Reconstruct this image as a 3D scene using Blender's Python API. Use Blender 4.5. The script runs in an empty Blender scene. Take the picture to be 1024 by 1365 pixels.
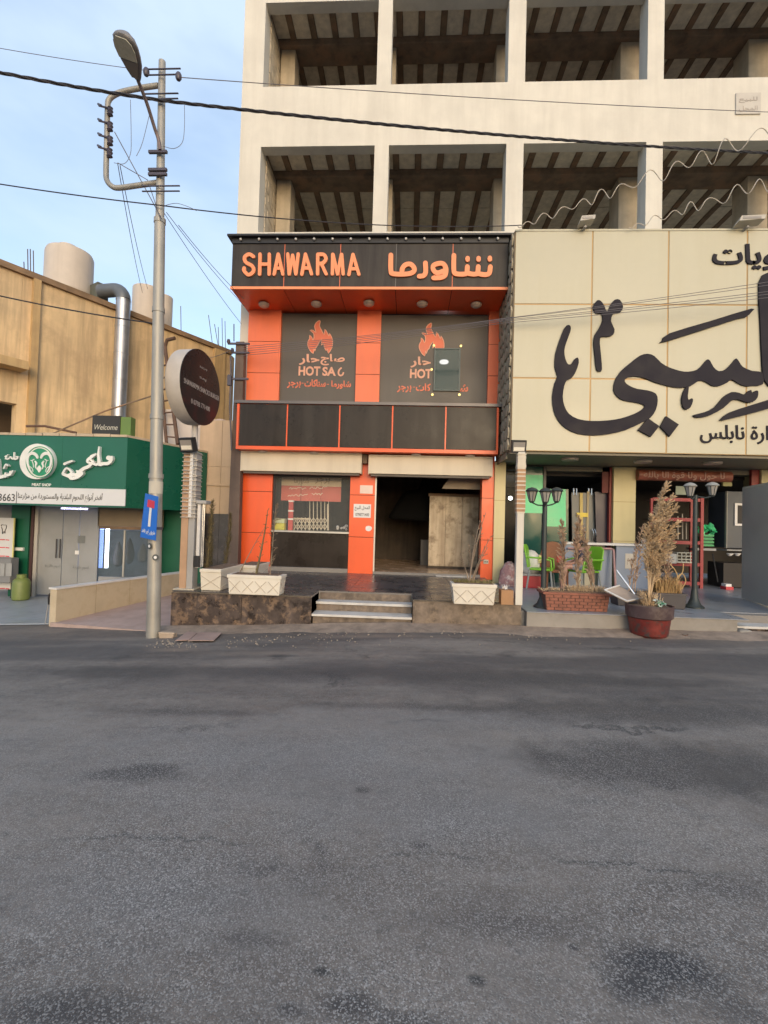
import bpy, math, random
from mathutils import Vector, Matrix
from mathutils.geometry import tessellate_polygon
random.seed(7)
S = bpy.context.scene
COL = S.collection
R = math.radians
# ------------------------------------------------------------------ camera
CAM = Vector((0, 0, 1.6)); YAW = R(2.95); PITCH = R(1.5); ROLL = R(1.6); FPX = 640.0; W, H = 1024.0, 1365.0
_f = Vector((-math.sin(YAW)*math.cos(PITCH), math.cos(YAW)*math.cos(PITCH), math.sin(PITCH)))
_r = Vector((math.cos(YAW), math.sin(YAW), 0)); _u = _r.cross(_f)
_R = _r*math.cos(ROLL) + _u*math.sin(ROLL); _U = _u*math.cos(ROLL) - _r*math.sin(ROLL)
cd = bpy.data.cameras.new('camera'); cam = bpy.data.objects.new('camera', cd); COL.objects.link(cam)
cd.sensor_fit = 'VERTICAL'; cd.sensor_height = 36; cd.lens = FPX/H*36; cd.clip_start = .05; cd.clip_end = 3000
M = Matrix((( _R.x, _U.x, -_f.x, CAM.x), (_R.y, _U.y, -_f.y, CAM.y), (_R.z, _U.z, -_f.z, CAM.z), (0, 0, 0, 1)))
cam.matrix_world = M
S.camera = cam
# ------------------------------------------------------------------ sky and sun
SUN_EL, SUN_AZ = 13.0, 164.0         # azimuth clockwise from +Y
wd = bpy.data.worlds.new('World'); S.world = wd; wd.use_nodes = True
nt = wd.node_tree; bg = nt.nodes['Background']
sky = nt.nodes.new('ShaderNodeTexSky'); sky.sky_type = 'NISHITA'; sky.sun_disc = False
sky.sun_elevation = R(SUN_EL); sky.sun_rotation = R(SUN_AZ); sky.air_density = 1.0; sky.dust_density = 2.0; sky.ozone_density = 1.0
# a thin even veil of evening haze with faint cloud over the clear sky
tc = nt.nodes.new('ShaderNodeTexCoord'); mpw = nt.nodes.new('ShaderNodeMapping'); mpw.inputs['Scale'].default_value = (1, 1, 2.6); nt.links.new(tc.outputs['Generated'], mpw.inputs[0])
cn = nt.nodes.new('ShaderNodeTexNoise'); cn.inputs['Scale'].default_value = 2.2; cn.inputs['Detail'].default_value = 5; cn.inputs['Roughness'].default_value = .5; nt.links.new(mpw.outputs[0], cn.inputs['Vector'])
cr_ = nt.nodes.new('ShaderNodeMapRange'); cr_.inputs[1].default_value = .40; cr_.inputs[2].default_value = .64; cr_.inputs[3].default_value = .34; cr_.inputs[4].default_value = .86; nt.links.new(cn.outputs['Fac'], cr_.inputs[0])
mx = nt.nodes.new('ShaderNodeMix'); mx.data_type = 'RGBA'; nt.links.new(cr_.outputs[0], mx.inputs[0]); nt.links.new(sky.outputs[0], mx.inputs[6]); mx.inputs[7].default_value = (2.4, 2.95, 3.75, 1)
nt.links.new(mx.outputs[2], bg.inputs[0]); bg.inputs[1].default_value = 0.15
sl = bpy.data.lights.new('sun', 'SUN'); sl.energy = 0.55; sl.angle = R(30); sl.color = (1.0, .78, .52)
so = bpy.data.objects.new('sun', sl); COL.objects.link(so)
sd = Vector((math.sin(R(SUN_AZ))*math.cos(R(SUN_EL)), math.cos(R(SUN_AZ))*math.cos(R(SUN_EL)), math.sin(R(SUN_EL))))
so.rotation_euler = (-sd).to_track_quat('-Z', 'Y').to_euler(); so.location = (0, 0, 30)
S.view_settings.view_transform = 'Standard'; S.view_settings.look = 'None'
S.view_settings.exposure = 1.12; S.view_settings.gamma = 1; S.view_settings.use_curve_mapping = False
S.render.engine = 'CYCLES'
S.cycles.max_bounces = 6; S.cycles.diffuse_bounces = 4; S.cycles.glossy_bounces = 3; S.cycles.transmission_bounces = 4
S.cycles.sample_clamp_indirect = 6; S.cycles.use_denoising = True
S.cycles.caustics_reflective = False; S.cycles.caustics_refractive = False

# ------------------------------------------------------------------ measuring helpers: a sight line met with a plane of the place
def ray(px, py): return _f*FPX + _R*(px-W/2) - _U*(py-H/2)
def P(px, py, Y): d = ray(px, py); return CAM + d*((Y-CAM.y)/d.y)
def G(px, py, z): d = ray(px, py); return CAM + d*((z-CAM.z)/d.z)
def PL(px, py, o, n): d = ray(px, py); return CAM + d*((o-CAM).dot(n)/d.dot(n))
def RC(l, r, t, b, Y):
    my, mx = (t+b)/2, (l+r)/2
    return P(l, my, Y).x, P(r, my, Y).x, P(mx, b, Y).z, P(mx, t, Y).z
def lerp(a, b, t): return a+(b-a)*t
# ------------------------------------------------------------------ materials
MATS = {}
def mat(name, col, rough=.6, var=.12, scale=2.5, metal=0, bump=0, bscale=60, streak=0, scol=None, spot=0, spotcol=None, spotscale=4, spec=.5, emit=None, estr=0, trans=0, alpha=1, coat=0):
    if name in MATS: return MATS[name]
    m = bpy.data.materials.new(name); m.use_nodes = True; t = m.node_tree; N = t.nodes; L = t.links
    b = N['Principled BSDF']; b.inputs['Roughness'].default_value = rough; b.inputs['Metallic'].default_value = metal
    b.inputs['Specular IOR Level'].default_value = spec; b.inputs['Transmission Weight'].default_value = trans; b.inputs['Alpha'].default_value = alpha
    b.inputs['Coat Weight'].default_value = coat
    geo = N.new('ShaderNodeNewGeometry'); pos = geo.outputs['Position']
    def noise(sc, det=5, rg=.55, vec=pos):
        n = N.new('ShaderNodeTexNoise'); n.inputs['Scale'].default_value = sc; n.inputs['Detail'].default_value = det; n.inputs['Roughness'].default_value = rg
        L.new(vec, n.inputs['Vector']); return n.outputs['Fac']
    def ramp(x, a, c):
        n = N.new('ShaderNodeMapRange'); n.inputs[1].default_value = a; n.inputs[2].default_value = c; n.inputs[3].default_value = 0; n.inputs[4].default_value = 1
        L.new(x, n.inputs[0]); return n.outputs[0]
    def mix(fac, a, c2, k=1.0):
        n = N.new('ShaderNodeMix'); n.data_type = 'RGBA'
        if k != 1:
            q = N.new('ShaderNodeMath'); q.operation = 'MULTIPLY'; L.new(fac, q.inputs[0]); q.inputs[1].default_value = k; fac = q.outputs[0]
        L.new(fac, n.inputs[0])
        for s, v in ((n.inputs[6], a), (n.inputs[7], c2)):
            if isinstance(v, tuple): s.default_value = (*v[:3], 1)
            else: L.new(v, s)
        return n.outputs[2]
    lo = tuple(max(0, c*(1-var)) for c in col); hi = tuple(min(1, c*(1+var)) for c in col)
    nf = noise(scale, 6, .6)
    c = mix(ramp(nf, .3, .7), lo, hi)
    if streak:
        mp = N.new('ShaderNodeMapping'); mp.inputs['Scale'].default_value = (3.2, 3.2, .25); L.new(pos, mp.inputs[0])
        c = mix(ramp(noise(1.3, 6, .62, mp.outputs[0]), .44, .66), c, scol or tuple(x*.45 for x in col), streak)
    if spot: c = mix(ramp(noise(spotscale, 7, .65), .50, .62), c, spotcol or tuple(x*.5 for x in col), spot)
    L.new(c, b.inputs['Base Color'])
    q = N.new('ShaderNodeMapRange'); q.inputs[1].default_value = .3; q.inputs[2].default_value = .7
    q.inputs[3].default_value = max(0.02, rough-.08); q.inputs[4].default_value = min(1, rough+.1); L.new(nf, q.inputs[0]); L.new(q.outputs[0], b.inputs['Roughness'])
    if bump:
        bn = N.new('ShaderNodeBump'); bn.inputs['Strength'].default_value = bump; bn.inputs['Distance'].default_value = .01
        L.new(noise(bscale, 4, .6), bn.inputs['Height']); L.new(bn.outputs[0], b.inputs['Normal'])
    if emit:
        b.inputs['Emission Color'].default_value = (*emit, 1); b.inputs['Emission Strength'].default_value = estr
    MATS[name] = m; return m
# ------------------------------------------------------------------ mesh builder
WPOS = {}
class MB:
    def __init__(s): s.v = []; s.f = []; s.xf = None
    def add(s, vs, fs):
        b = len(s.v)
        for v in vs:
            v = Vector(v); s.v.append(s.xf @ v if s.xf else v)
        s.f += [tuple(b+i for i in f) for f in fs]; return s
    def box(s, x0, x1, y0, y1, z0, z1):
        if x0 > x1: x0, x1 = x1, x0
        if y0 > y1: y0, y1 = y1, y0
        if z0 > z1: z0, z1 = z1, z0
        return s.add([(x0,y0,z0),(x1,y0,z0),(x1,y1,z0),(x0,y1,z0),(x0,y0,z1),(x1,y0,z1),(x1,y1,z1),(x0,y1,z1)],
              [(0,3,2,1),(4,5,6,7),(0,1,5,4),(1,2,6,5),(2,3,7,6),(3,0,4,7)])
    def hexa(s, b4, t4): return s.add(list(b4)+list(t4), [(0,3,2,1),(4,5,6,7),(0,1,5,4),(1,2,6,5),(2,3,7,6),(3,0,4,7)])
    def slab(s, pts, n):            # polygon extruded by vector n
        n = Vector(n); k = len(pts); pts = [Vector(p) for p in pts]
        tri = tessellate_polygon([pts])
        vs = pts+[p+n for p in pts]
        return s.add(vs, [tuple(t) for t in tri]+[tuple(i+k for i in reversed(t)) for t in tri]+[(i, (i+1) % k, (i+1) % k+k, i+k) for i in range(k)])
    def tube(s, pts, r, n=8, cap=True):
        pts = [Vector(p) for p in pts]; k = len(pts); rs = r if isinstance(r, (list, tuple)) else [r]*k
        vs = []; prev = None
        for i, p in enumerate(pts):
            d = (pts[min(i+1, k-1)]-pts[max(i-1, 0)]); d.normalize()
            if prev is None:
                a = Vector((0, 0, 1)) if abs(d.z) < .9 else Vector((1, 0, 0)); u = d.cross(a).normalized()
            else:
                u = (prev-d*prev.dot(d)).normalized()
            prev = u; w = d.cross(u)
            for j in range(n):
                a = 2*math.pi*j/n; vs.append(p+(u*math.cos(a)+w*math.sin(a))*rs[i])
        fs = [(i*n+j, i*n+(j+1) % n, (i+1)*n+(j+1) % n, (i+1)*n+j) for i in range(k-1) for j in range(n)]
        if cap: fs += [tuple(reversed(range(n))), tuple((k-1)*n+j for j in range(n))]
        return s.add(vs, fs)
    def lathe(s, prof, c, n=20, ax=None):   # prof: (r, h)
        c = Vector(c); vs = []; m = Matrix.Identity(3)
        if ax: m = Vector((0, 0, 1)).rotation_difference(Vector(ax)).to_matrix()
        for r, h in prof:
            for j in range(n): a = 2*math.pi*j/n; vs.append(c+m @ Vector((r*math.cos(a), r*math.sin(a), h)))
        k = len(prof)
        fs = [(i*n+j, i*n+(j+1) % n, (i+1)*n+(j+1) % n, (i+1)*n+j) for i in range(k-1) for j in range(n)]
        fs += [tuple(reversed(range(n))), tuple((k-1)*n+j for j in range(n))]
        return s.add(vs, fs)
    def ball(s, c, r, n=10, sz=1):
        return s.lathe([(max(.001, r*math.sin(math.pi*i/n)), -r*sz*math.cos(math.pi*i/n)) for i in range(n+1)], c, n*2)
    def build(s, name, m, parent=None, loc=None, bevel=0, smooth=False, label=None, stuff=False):
        off = WPOS[parent] if parent else Vector(loc or (0, 0, 0))
        me = bpy.data.meshes.new(name); me.from_pydata([v-off for v in s.v], [], s.f)
        if isinstance(m, (list, tuple)): [me.materials.append(x) for x in m]
        else: me.materials.append(m)
        import bmesh as bm_; b = bm_.new(); b.from_mesh(me); bm_.ops.recalc_face_normals(b, faces=b.faces); b.to_mesh(me); b.free()
        if smooth:
            for p in me.polygons: p.use_smooth = True
            try: me.set_sharp_from_angle(angle=R(40))
            except Exception: pass
        o = bpy.data.objects.new(name, me); COL.objects.link(o)
        if parent: o.parent = parent
        else: o.location = off
        WPOS[o] = off.copy()
        if bevel:
            bv = o.modifiers.new('bevel', 'BEVEL'); bv.width = bevel; bv.segments = 2; bv.limit_method = 'ANGLE'; bv.angle_limit = R(35)
        if label: o['label'] = label
        if stuff: o['kind'] = 'stuff'
        return o
def thing(name, label, cat, loc=(0, 0, 0), group=None):
    o = bpy.data.objects.new(name, None); COL.objects.link(o); o.location = loc; o.empty_display_size = .1
    o['label'] = label; o['category'] = cat
    if group: o['group'] = group
    WPOS[o] = Vector(loc); return o
def tag(o, label, cat, group=None):
    o['label'] = label; o['category'] = cat
    if group: o['group'] = group
    return o
def struct(o): o['kind'] = 'structure'; return o
def copy_thing(src, loc, label):
    c = src.copy(); COL.objects.link(c); c.location = loc; c['label'] = label; WPOS[c] = Vector(loc)
    for ch in src.children:
        d = ch.copy(); COL.objects.link(d); d.parent = c
        for g in ch.children:
            e = g.copy(); COL.objects.link(e); e.parent = d
    return c
def boxp(name, m, parent, x0, x1, y0, y1, z0, z1, bevel=0, **k): return MB().box(x0, x1, y0, y1, z0, z1).build(name, m, parent, bevel=bevel, **k)
# ---- lettering
FORMS = {'ا':'\ufe8d\ufe8e','أ':'\ufe83\ufe84','ب':'\ufe8f\ufe90\ufe91\ufe92','ة':'\ufe93\ufe94','ت':'\ufe95\ufe96\ufe97\ufe98','ج':'\ufe9d\ufe9e\ufe9f\ufea0','ح':'\ufea1\ufea2\ufea3\ufea4','خ':'\ufea5\ufea6\ufea7\ufea8','د':'\ufea9\ufeaa','ر':'\ufead\ufeae','ز':'\ufeaf\ufeb0','س':'\ufeb1\ufeb2\ufeb3\ufeb4','ش':'\ufeb5\ufeb6\ufeb7\ufeb8','ص':'\ufeb9\ufeba\ufebb\ufebc','ط':'\ufec1\ufec2\ufec3\ufec4','ع':'\ufec9\ufeca\ufecb\ufecc','ف':'\ufed1\ufed2\ufed3\ufed4','ق':'\ufed5\ufed6\ufed7\ufed8','ك':'\ufed9\ufeda\ufedb\ufedc','ل':'\ufedd\ufede\ufedf\ufee0','م':'\ufee1\ufee2\ufee3\ufee4','ن':'\ufee5\ufee6\ufee7\ufee8','ه':'\ufee9\ufeea\ufeeb\ufeec','و':'\ufeed\ufeee','ي':'\ufef1\ufef2\ufef3\ufef4'}
def shape(t):
    o = []
    for i, c in enumerate(t):
        if c not in FORMS: o.append(c); continue
        pj = i > 0 and len(FORMS.get(t[i-1], '')) == 4; nj = i+1 < len(t) and t[i+1] in FORMS; f = FORMS[c]
        if len(f) == 2: o.append(f[1] if pj else f[0])
        else: o.append(f[3] if pj and nj else f[1] if pj else f[2] if nj else f[0])
    return ''.join(reversed(o))
def glyphs(text, bold=0.0, shear=0):
    cu = bpy.data.curves.new('t', 'FONT'); cu.body = text; cu.size = 1; cu.extrude = .02; cu.offset = bold; cu.resolution_u = 3; cu.shear = shear
    o = bpy.data.objects.new('t', cu); COL.objects.link(o); dg = bpy.context.evaluated_depsgraph_get()
    me = bpy.data.meshes.new_from_object(o.evaluated_get(dg)); vs = [v.co.copy() for v in me.vertices]; fs = [tuple(p.vertices) for p in me.polygons]
    bpy.data.objects.remove(o); bpy.data.curves.remove(cu); bpy.data.meshes.remove(me); return vs, fs
def text_uv(mb, text, x0, x1, z0, z1, to, bold=0, depth=.01, shear=0):   # fills the box x0..x1, z0..z1; to(u, w, d) gives the place
    vs, fs = glyphs(text, bold, shear)
    if not vs: return
    a = min(v.x for v in vs); b = max(v.x for v in vs); c = min(v.y for v in vs); d = max(v.y for v in vs)
    mb.add([to(lerp(x0, x1, (v.x-a)/(b-a)), lerp(z0, z1, (v.y-c)/(d-c)), depth if v.z > 0 else 0.0) for v in vs], fs)
def text_px(mb, text, l, r, t, b, Y, bold=0, depth=.01, shear=0):
    x0, x1, z0, z1 = RC(l, r, t, b, Y); text_uv(mb, text, x0, x1, z0, z1, lambda u, w, d: (u, Y-d, w), bold, depth, shear)
def smoothpts(p, n=6, closed=False):
    k = len(p); out = []
    for i in range(k if closed else k-1):
        g = lambda j: Vector(p[j % k]) if closed else Vector(p[max(0, min(k-1, j))])
        a, b, c, d = g(i-1), g(i), g(i+1), g(i+2)
        for s in range(n):
            t = s/n; out.append(.5*((2*b)+(c-a)*t+(2*a-5*b+4*c-d)*t*t+(3*b-a-3*c+d)*t**3))
    if not closed: out.append(Vector(p[-1]))
    return out
EPS = [0]
def stroke(mb, pts, to, depth=.02, n=5, smooth=True, rnd=True):   # pts: (u, w, width); to(u, w, d)
    p = smoothpts(pts, n) if smooth and len(pts) > 2 else [Vector(q) for q in pts]
    k = len(p); Lf = []; Rt = []
    EPS[0] = (EPS[0]+1) % 12; d = depth+EPS[0]*.0006
    for i in range(k):
        t = Vector((p[min(i+1, k-1)].x-p[max(i-1, 0)].x, p[min(i+1, k-1)].y-p[max(i-1, 0)].y)); t.normalize(); nn = Vector((-t.y, t.x))
        Lf.append(Vector(p[i][:2])+nn*p[i][2]/2); Rt.append(Vector(p[i][:2])-nn*p[i][2]/2)
        if i == 0: t0 = t
        if i == k-1: t1 = t
    def cap(c, t, w, sgn):
        nn = Vector((-t.y, t.x)); return [Vector(c[:2])+(nn*math.cos(a)*1+t*math.sin(a)*1)*w/2 for a in [sgn*math.pi*j/6 for j in range(1, 6)]]
    vs = []; fs = []
    for i in range(k):
        e = d+i*.00002
        for q, dd in ((Lf[i], e), (Rt[i], e), (Lf[i], 0), (Rt[i], 0)): vs.append(to(q.x, q.y, dd))
        if i:
            a, b = (i-1)*4, i*4; fs += [(a, b, b+1, a+1), (a, a+2, b+2, b), (a+1, b+1, b+3, a+3)]
    if rnd:
        for c, t, w, sg, i in ((p[0], t0, p[0][2], -1, 0), (p[-1], t1, p[-1][2], 1, k-1)):
            e = d+i*.00002
            if sg == 1: ring = [Vector(c[:2])+(Vector((-t.y, t.x))*math.cos(math.pi*j/6)+t*math.sin(math.pi*j/6))*w/2 for j in range(7)]
            else: ring = [Vector(c[:2])+(Vector((-t.y, t.x))*math.cos(math.pi*j/6)-t*math.sin(math.pi*j/6))*w/2 for j in range(7)]
            b = len(vs)
            for q in ring: vs.append(to(q.x, q.y, e))
            for q in ring: vs.append(to(q.x, q.y, 0))
            fs.append(tuple(range(b, b+7))); fs += [(b+j, b+j+1, b+j+8, b+j+7) for j in range(6)]
    mb.add(vs, fs)
def blob(mb, pts, to, depth=.02, closed=True, n=3, smooth=True):
    p = smoothpts([(a, b, 0) for a, b in pts], n, True) if smooth else [Vector((a, b, 0)) for a, b in pts]
    k = len(p); tri = tessellate_polygon([p]); EPS[0] = (EPS[0]+1) % 12; d = depth+EPS[0]*.0006
    vs = [to(q.x, q.y, d) for q in p]+[to(q.x, q.y, 0) for q in p]
    mb.add(vs, [tuple(t) for t in tri]+[(i, (i+1) % k, (i+1) % k+k, i+k) for i in range(k)])
def plane_px(Y, ox=0, oy=0, sc=1.0):
    def to(u, w, d): q = P(ox+u/sc, oy+w/sc, Y); return (q.x, Y-d, q.z)
    return to
def pxw(Y): return Y/FPX           # metres per pixel
def strokes_px(mb, lst, Y, ox, oy, sc, depth=.02, w=None, smooth=True):   # lists in magnified picture units
    for s in lst:
        ww = [(q[0], q[1], q[2] if len(q) > 2 else w) for q in s]
        stroke(mb, ww, plane_px(Y, ox, oy, sc), depth, smooth=smooth)

# ================================================================== THE SETTING
def road_z(x, y):
    f = .03+.05*x if x < 0 else .03+.017*x
    f = max(-.38, min(.2, f))
    if y > 8.2 and x < -4.2: return -.9
    return f*max(0, min(1, (y-.5)/6.5))
def gridmesh(xs, ys, zf):
    mb = MB(); nx = len(xs)
    mb.add([(x, y, zf(x, y)) for y in ys for x in xs], [(j*nx+i, j*nx+i+1, (j+1)*nx+i+1, (j+1)*nx+i) for j in range(len(ys)-1) for i in range(nx-1)])
    return mb
xs = [-900, -300, -100, -40, -20]+[-14+i*.5 for i in range(57)]+[20, 40, 100, 300, 900]
ys = [-900, -200, -50, -10, -4]+[-1+i*.5 for i in range(28)]+[20, 40, 100, 300, 1200]
def asphalt():
    m = bpy.data.materials.new('worn_asphalt'); m.use_nodes = True; t = m.node_tree; N = t.nodes; L = t.links; b = N['Principled BSDF']
    geo = N.new('ShaderNodeNewGeometry'); pos = geo.outputs['Position']
    def node(k, **v):
        n = N.new(k)
        for a, c in v.items(): setattr(n, a, c)
        return n
    def noise(sc, det=5, rg=.55, vec=pos, dist=0):
        n = N.new('ShaderNodeTexNoise'); n.inputs['Scale'].default_value = sc; n.inputs['Detail'].default_value = det; n.inputs['Roughness'].default_value = rg; n.inputs['Distortion'].default_value = dist
        L.new(vec, n.inputs['Vector']); return n.outputs['Fac']
    def rg(x, a, c, o0=0., o1=1.):
        n = N.new('ShaderNodeMapRange'); n.inputs[1].default_value = a; n.inputs[2].default_value = c; n.inputs[3].default_value = o0; n.inputs[4].default_value = o1; L.new(x, n.inputs[0]); return n.outputs[0]
    def mth(op, a, c):
        n = node('ShaderNodeMath', operation=op)
        for s, v in zip(n.inputs, (a, c)):
            if isinstance(v, (int, float)): s.default_value = v
            else: L.new(v, s)
        return n.outputs[0]
    def mix(fac, a, c):
        n = node('ShaderNodeMix', data_type='RGBA'); L.new(fac, n.inputs[0])
        for s, v in ((n.inputs[6], a), (n.inputs[7], c)):
            if isinstance(v, tuple): s.default_value = (*v, 1)
            else: L.new(v, s)
        return n.outputs[2]
    def mapv(s, rot=0):
        n = N.new('ShaderNodeMapping'); n.inputs['Scale'].default_value = s; n.inputs['Rotation'].default_value = (0, 0, rot); L.new(pos, n.inputs[0]); return n.outputs[0]
    sx = N.new('ShaderNodeSeparateXYZ'); L.new(pos, sx.inputs[0]); Y = sx.outputs[1]; X = sx.outputs[0]
    c = mix(rg(noise(.8, 8, .68, mapv((.5, 1.3, 1), .1)), .38, .62), (.120, .100, .086), (.222, .190, .163))
    mf = rg(noise(14, 6, .75), .42, .62); c = mix(mth('MULTIPLY', mf, .30), c, (.26, .245, .23)); mf2 = rg(noise(9, 6, .75, mapv((.7, 1.2, 1))), .52, .66); c = mix(mth('MULTIPLY', mf2, .38), c, (.06, .058, .058))
    # the darker, smoother lane along the far side
    wob = mth('ADD', mth('ADD', Y, mth('MULTIPLY', noise(.55, 5, .6, mapv((1, 1, 1))), 2.6)), mth('MULTIPLY', X, .11))
    dark = mth('MULTIPLY', rg(wob, 5.6, 6.3), rg(noise(.9, 6, .6, mapv((.28, 1.5, 1), .05)), .40, .56))
    c = mix(mth('MULTIPLY', dark, .75), c, (.068, .062, .062))
    # oil and tyre blots
    bl = rg(noise(1.25, 4, .55, mapv((.9, 1.3, 1), .3), .4), .63, .72)
    c = mix(mth('MULTIPLY', bl, .85), c, (.045, .042, .042))
    bl2 = rg(noise(5.5, 3, .5, mapv((.8, 1.3, 1), .3)), .70, .75)
    c = mix(mth('MULTIPLY', bl2, .5), c, (.04, .04, .042))
    # individual stains and worn patches, each with a ragged edge
    nx_ = mth('MULTIPLY', mth('SUBTRACT', noise(2.3, 6, .65), .5), 1.5); ny_ = mth('MULTIPLY', mth('SUBTRACT', noise(3.1, 6, .65), .5), 1.5)
    def patch(pxa, pya, rx, ry, k, colr, soft=.5):
        nonlocal c
        g = G(pxa, pya, 0.03)
        dx = mth('DIVIDE', mth('SUBTRACT', X, g.x), rx); dy = mth('DIVIDE', mth('SUBTRACT', Y, g.y), ry)
        d = mth('SQRT', mth('ADD', mth('POWER', mth('ADD', dx, nx_), 2), mth('POWER', mth('ADD', dy, ny_), 2)), 0)
        c = mix(rg(d, 1-soft, 1, k, 0), c, colr)
    D_ = (.052, .047, .046); L_ = (.215, .208, .205)
    patch(420, 1000, 3.0, .9, .55, L_, .9); patch(640, 1090, 1.6, .35, .4, L_, .9); patch(200, 1180, .9, .4, .4, L_, .9); patch(700, 960, 2.2, .3, .45, L_, .9)
    patch(160, 882, 1.6, .40, .75, D_, .7); patch(175, 1020, .42, .13, .8, D_, .6); patch(205, 1012, .25, .07, .7, D_, .6); patch(700, 905, 2.6, .35, .7, D_, .7)
    patch(900, 1020, 1.5, .42, .8, D_, .5); patch(860, 950, 2.4, .35, .75, D_, .6); patch(400, 890, 1.1, .2, .6, D_, .7); patch(488, 1048, .07, .045, .8, D_, .6)
    patch(885, 1285, .26, .15, .95, (.035, .034, .037), .6); patch(850, 1310, .12, .07, .7, (.035, .034, .037), .6); patch(470, 1330, .15, .06, .9, D_, .7); patch(385, 1335, .06, .035, .75, D_, .7)
    patch(635, 1297, .04, .03, .85, (.03, .03, .03), .6); patch(430, 1285, .04, .025, .85, (.03, .03, .03), .6); patch(60, 1330, .3, .1, .7, D_, .8); patch(560, 1120, .08, .04, .7, D_, .7); patch(765, 1255, .03, .02, .8, D_, .6)
    for pa in ((500, 846, 1.6, .14, .7, (.25, .19, .145), .9), (235, 852, .5, .16, .7, (.25, .19, .145), .9), (900, 856, 1.2, .16, .7, (.25, .19, .145), .9), (350, 862, 1.2, .14, .45, (.24, .19, .15), .9), (650, 850, .8, .12, .6, (.25, .19, .145), .9)): patch(*pa)
    for pa in ((120, 1345, .35, .12, .7), (330, 1240, .2, .06, .5), (700, 1230, .5, .08, .4), (540, 1350, .2, .05, .6), (960, 1180, .4, .08, .5), (260, 940, .9, .1, .5), (560, 940, 1.2, .1, .5), (980, 1340, .15, .08, .6)): patch(*pa, D_, .7)
    # one long wandering crack across the lane
    g = G(600, 1142, 0); wy = mth('ADD', mth('MULTIPLY', mth('SUBTRACT', noise(1.6, 8, .72, mapv((1, .15, 1))), .5), .42), g.y)
    c = mix(mth('MULTIPLY', mth('MULTIPLY', rg(mth('ABSOLUTE', mth('SUBTRACT', Y, wy), 0), .003, .02, 1, 0), .7), rg(noise(1.3, 4), .44, .56)), c, (.05, .048, .046))
    # cracks: thin lines
    v = node('ShaderNodeTexVoronoi', feature='DISTANCE_TO_EDGE'); v.inputs['Scale'].default_value = .42
    wv = node('ShaderNodeVectorMath', operation='ADD'); nz = N.new('ShaderNodeTexNoise'); nz.inputs['Scale'].default_value = 2.2; nz.inputs['Detail'].default_value = 6; nz.inputs['Roughness'].default_value = .7; L.new(pos, nz.inputs['Vector'])
    sc = node('ShaderNodeVectorMath', operation='SCALE'); sc.inputs[3].default_value = .55; L.new(nz.outputs['Color'], sc.inputs[0])
    L.new(mapv((.35, 1, 1)), wv.inputs[0]); L.new(sc.outputs[0], wv.inputs[1]); L.new(wv.outputs[0], v.inputs['Vector'])
    cr = mth('MULTIPLY', rg(v.outputs['Distance'], .004, .014, 1, 0), rg(noise(.8, 3), .50, .60))
    c = mix(mth('MULTIPLY', cr, .75), c, (.035, .034, .035))
    # dust along the kerb side
    ed = mth('MULTIPLY', rg(mth('ADD', Y, mth('MULTIPLY', noise(1.4, 5, .65), 1.4)), 7.3, 8.0), rg(noise(3.5, 6, .7), .3, .62))
    c = mix(mth('MULTIPLY', ed, .75), c, (.20, .155, .12))
    # stones of the surface
    vo = N.new('ShaderNodeTexVoronoi'); vo.inputs['Scale'].default_value = 185; L.new(pos, vo.inputs['Vector'])
    st = node('ShaderNodeSeparateColor'); L.new(vo.outputs['Color'], st.inputs[0])
    expo = rg(noise(1.1, 4, .6), .3, .6, .25, 1.0)
    near = rg(Y, 5.5, 2.2, .12, 1.0)
    sp = mth('MULTIPLY', mth('MULTIPLY', rg(st.outputs[0], .55, .92), expo), near)
    c = mix(mth('MULTIPLY', sp, .75), c, (.44, .415, .39))
    sp2 = mth('MULTIPLY', mth('MULTIPLY', rg(st.outputs[1], .6, .95), expo), near)
    c = mix(mth('MULTIPLY', sp2, .65), c, (.045, .044, .046))
    L.new(c, b.inputs['Base Color']); L.new(rg(noise(2, 4), .3, .7, .62, .88), b.inputs['Roughness'])
    bn = N.new('ShaderNodeBump'); bn.inputs['Strength'].default_value = .4; bn.inputs['Distance'].default_value = .004
    hh = mth('ADD', mth('MULTIPLY', vo.outputs['Distance'], -1.0), mth('MULTIPLY', noise(30, 4, .7), .9)); L.new(mth('SUBTRACT', hh, mth('MULTIPLY', cr, 2)), bn.inputs['Height']); L.new(bn.outputs[0], b.inputs['Normal'])
    return m
struct(gridmesh(xs, ys, road_z).build('road', asphalt(), smooth=True))

Z1, Z2 = .46, .35                # shop terrace level, second shop terrace level
YF, YW = 7.5, 11.05              # terrace edge, shop front wall
SHOPX0, SHOPX1 = P(318, 700, YW).x, P(659, 700, YW).x
M_dtile = mat('dark_terrace_tile', (.075, .068, .070), rough=.28, var=.3, scale=3, spot=.4, spotcol=(.16, .14, .12), spotscale=6)
M_marb = mat('brown_veined_marble', (.060, .044, .038), rough=.30, var=.6, scale=7, spot=.55, spotcol=(.30, .20, .13), spotscale=9)
M_marbL = mat('grey_veined_marble', (.15, .115, .09), rough=.35, var=.5, scale=6, spot=.5, spotcol=(.28, .21, .15), spotscale=9)
M_whitest = mat('white_step_stone', (.55, .53, .50), rough=.5, var=.12, spot=.3, spotcol=(.3, .27, .23))
M_conc = mat('rough_concrete', (.30, .275, .245), rough=.9, var=.2, bump=.5, spot=.5, spotcol=(.18, .16, .14))
M_core = mat('terrace_core', (.22, .2, .18), rough=.9)
TX0 = G(212, 792, Z1).x
sxl, sxr = G(418, 792, Z1).x, G(550, 792, Z1).x
TX1 = G(703, 809, Z1).x
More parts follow.
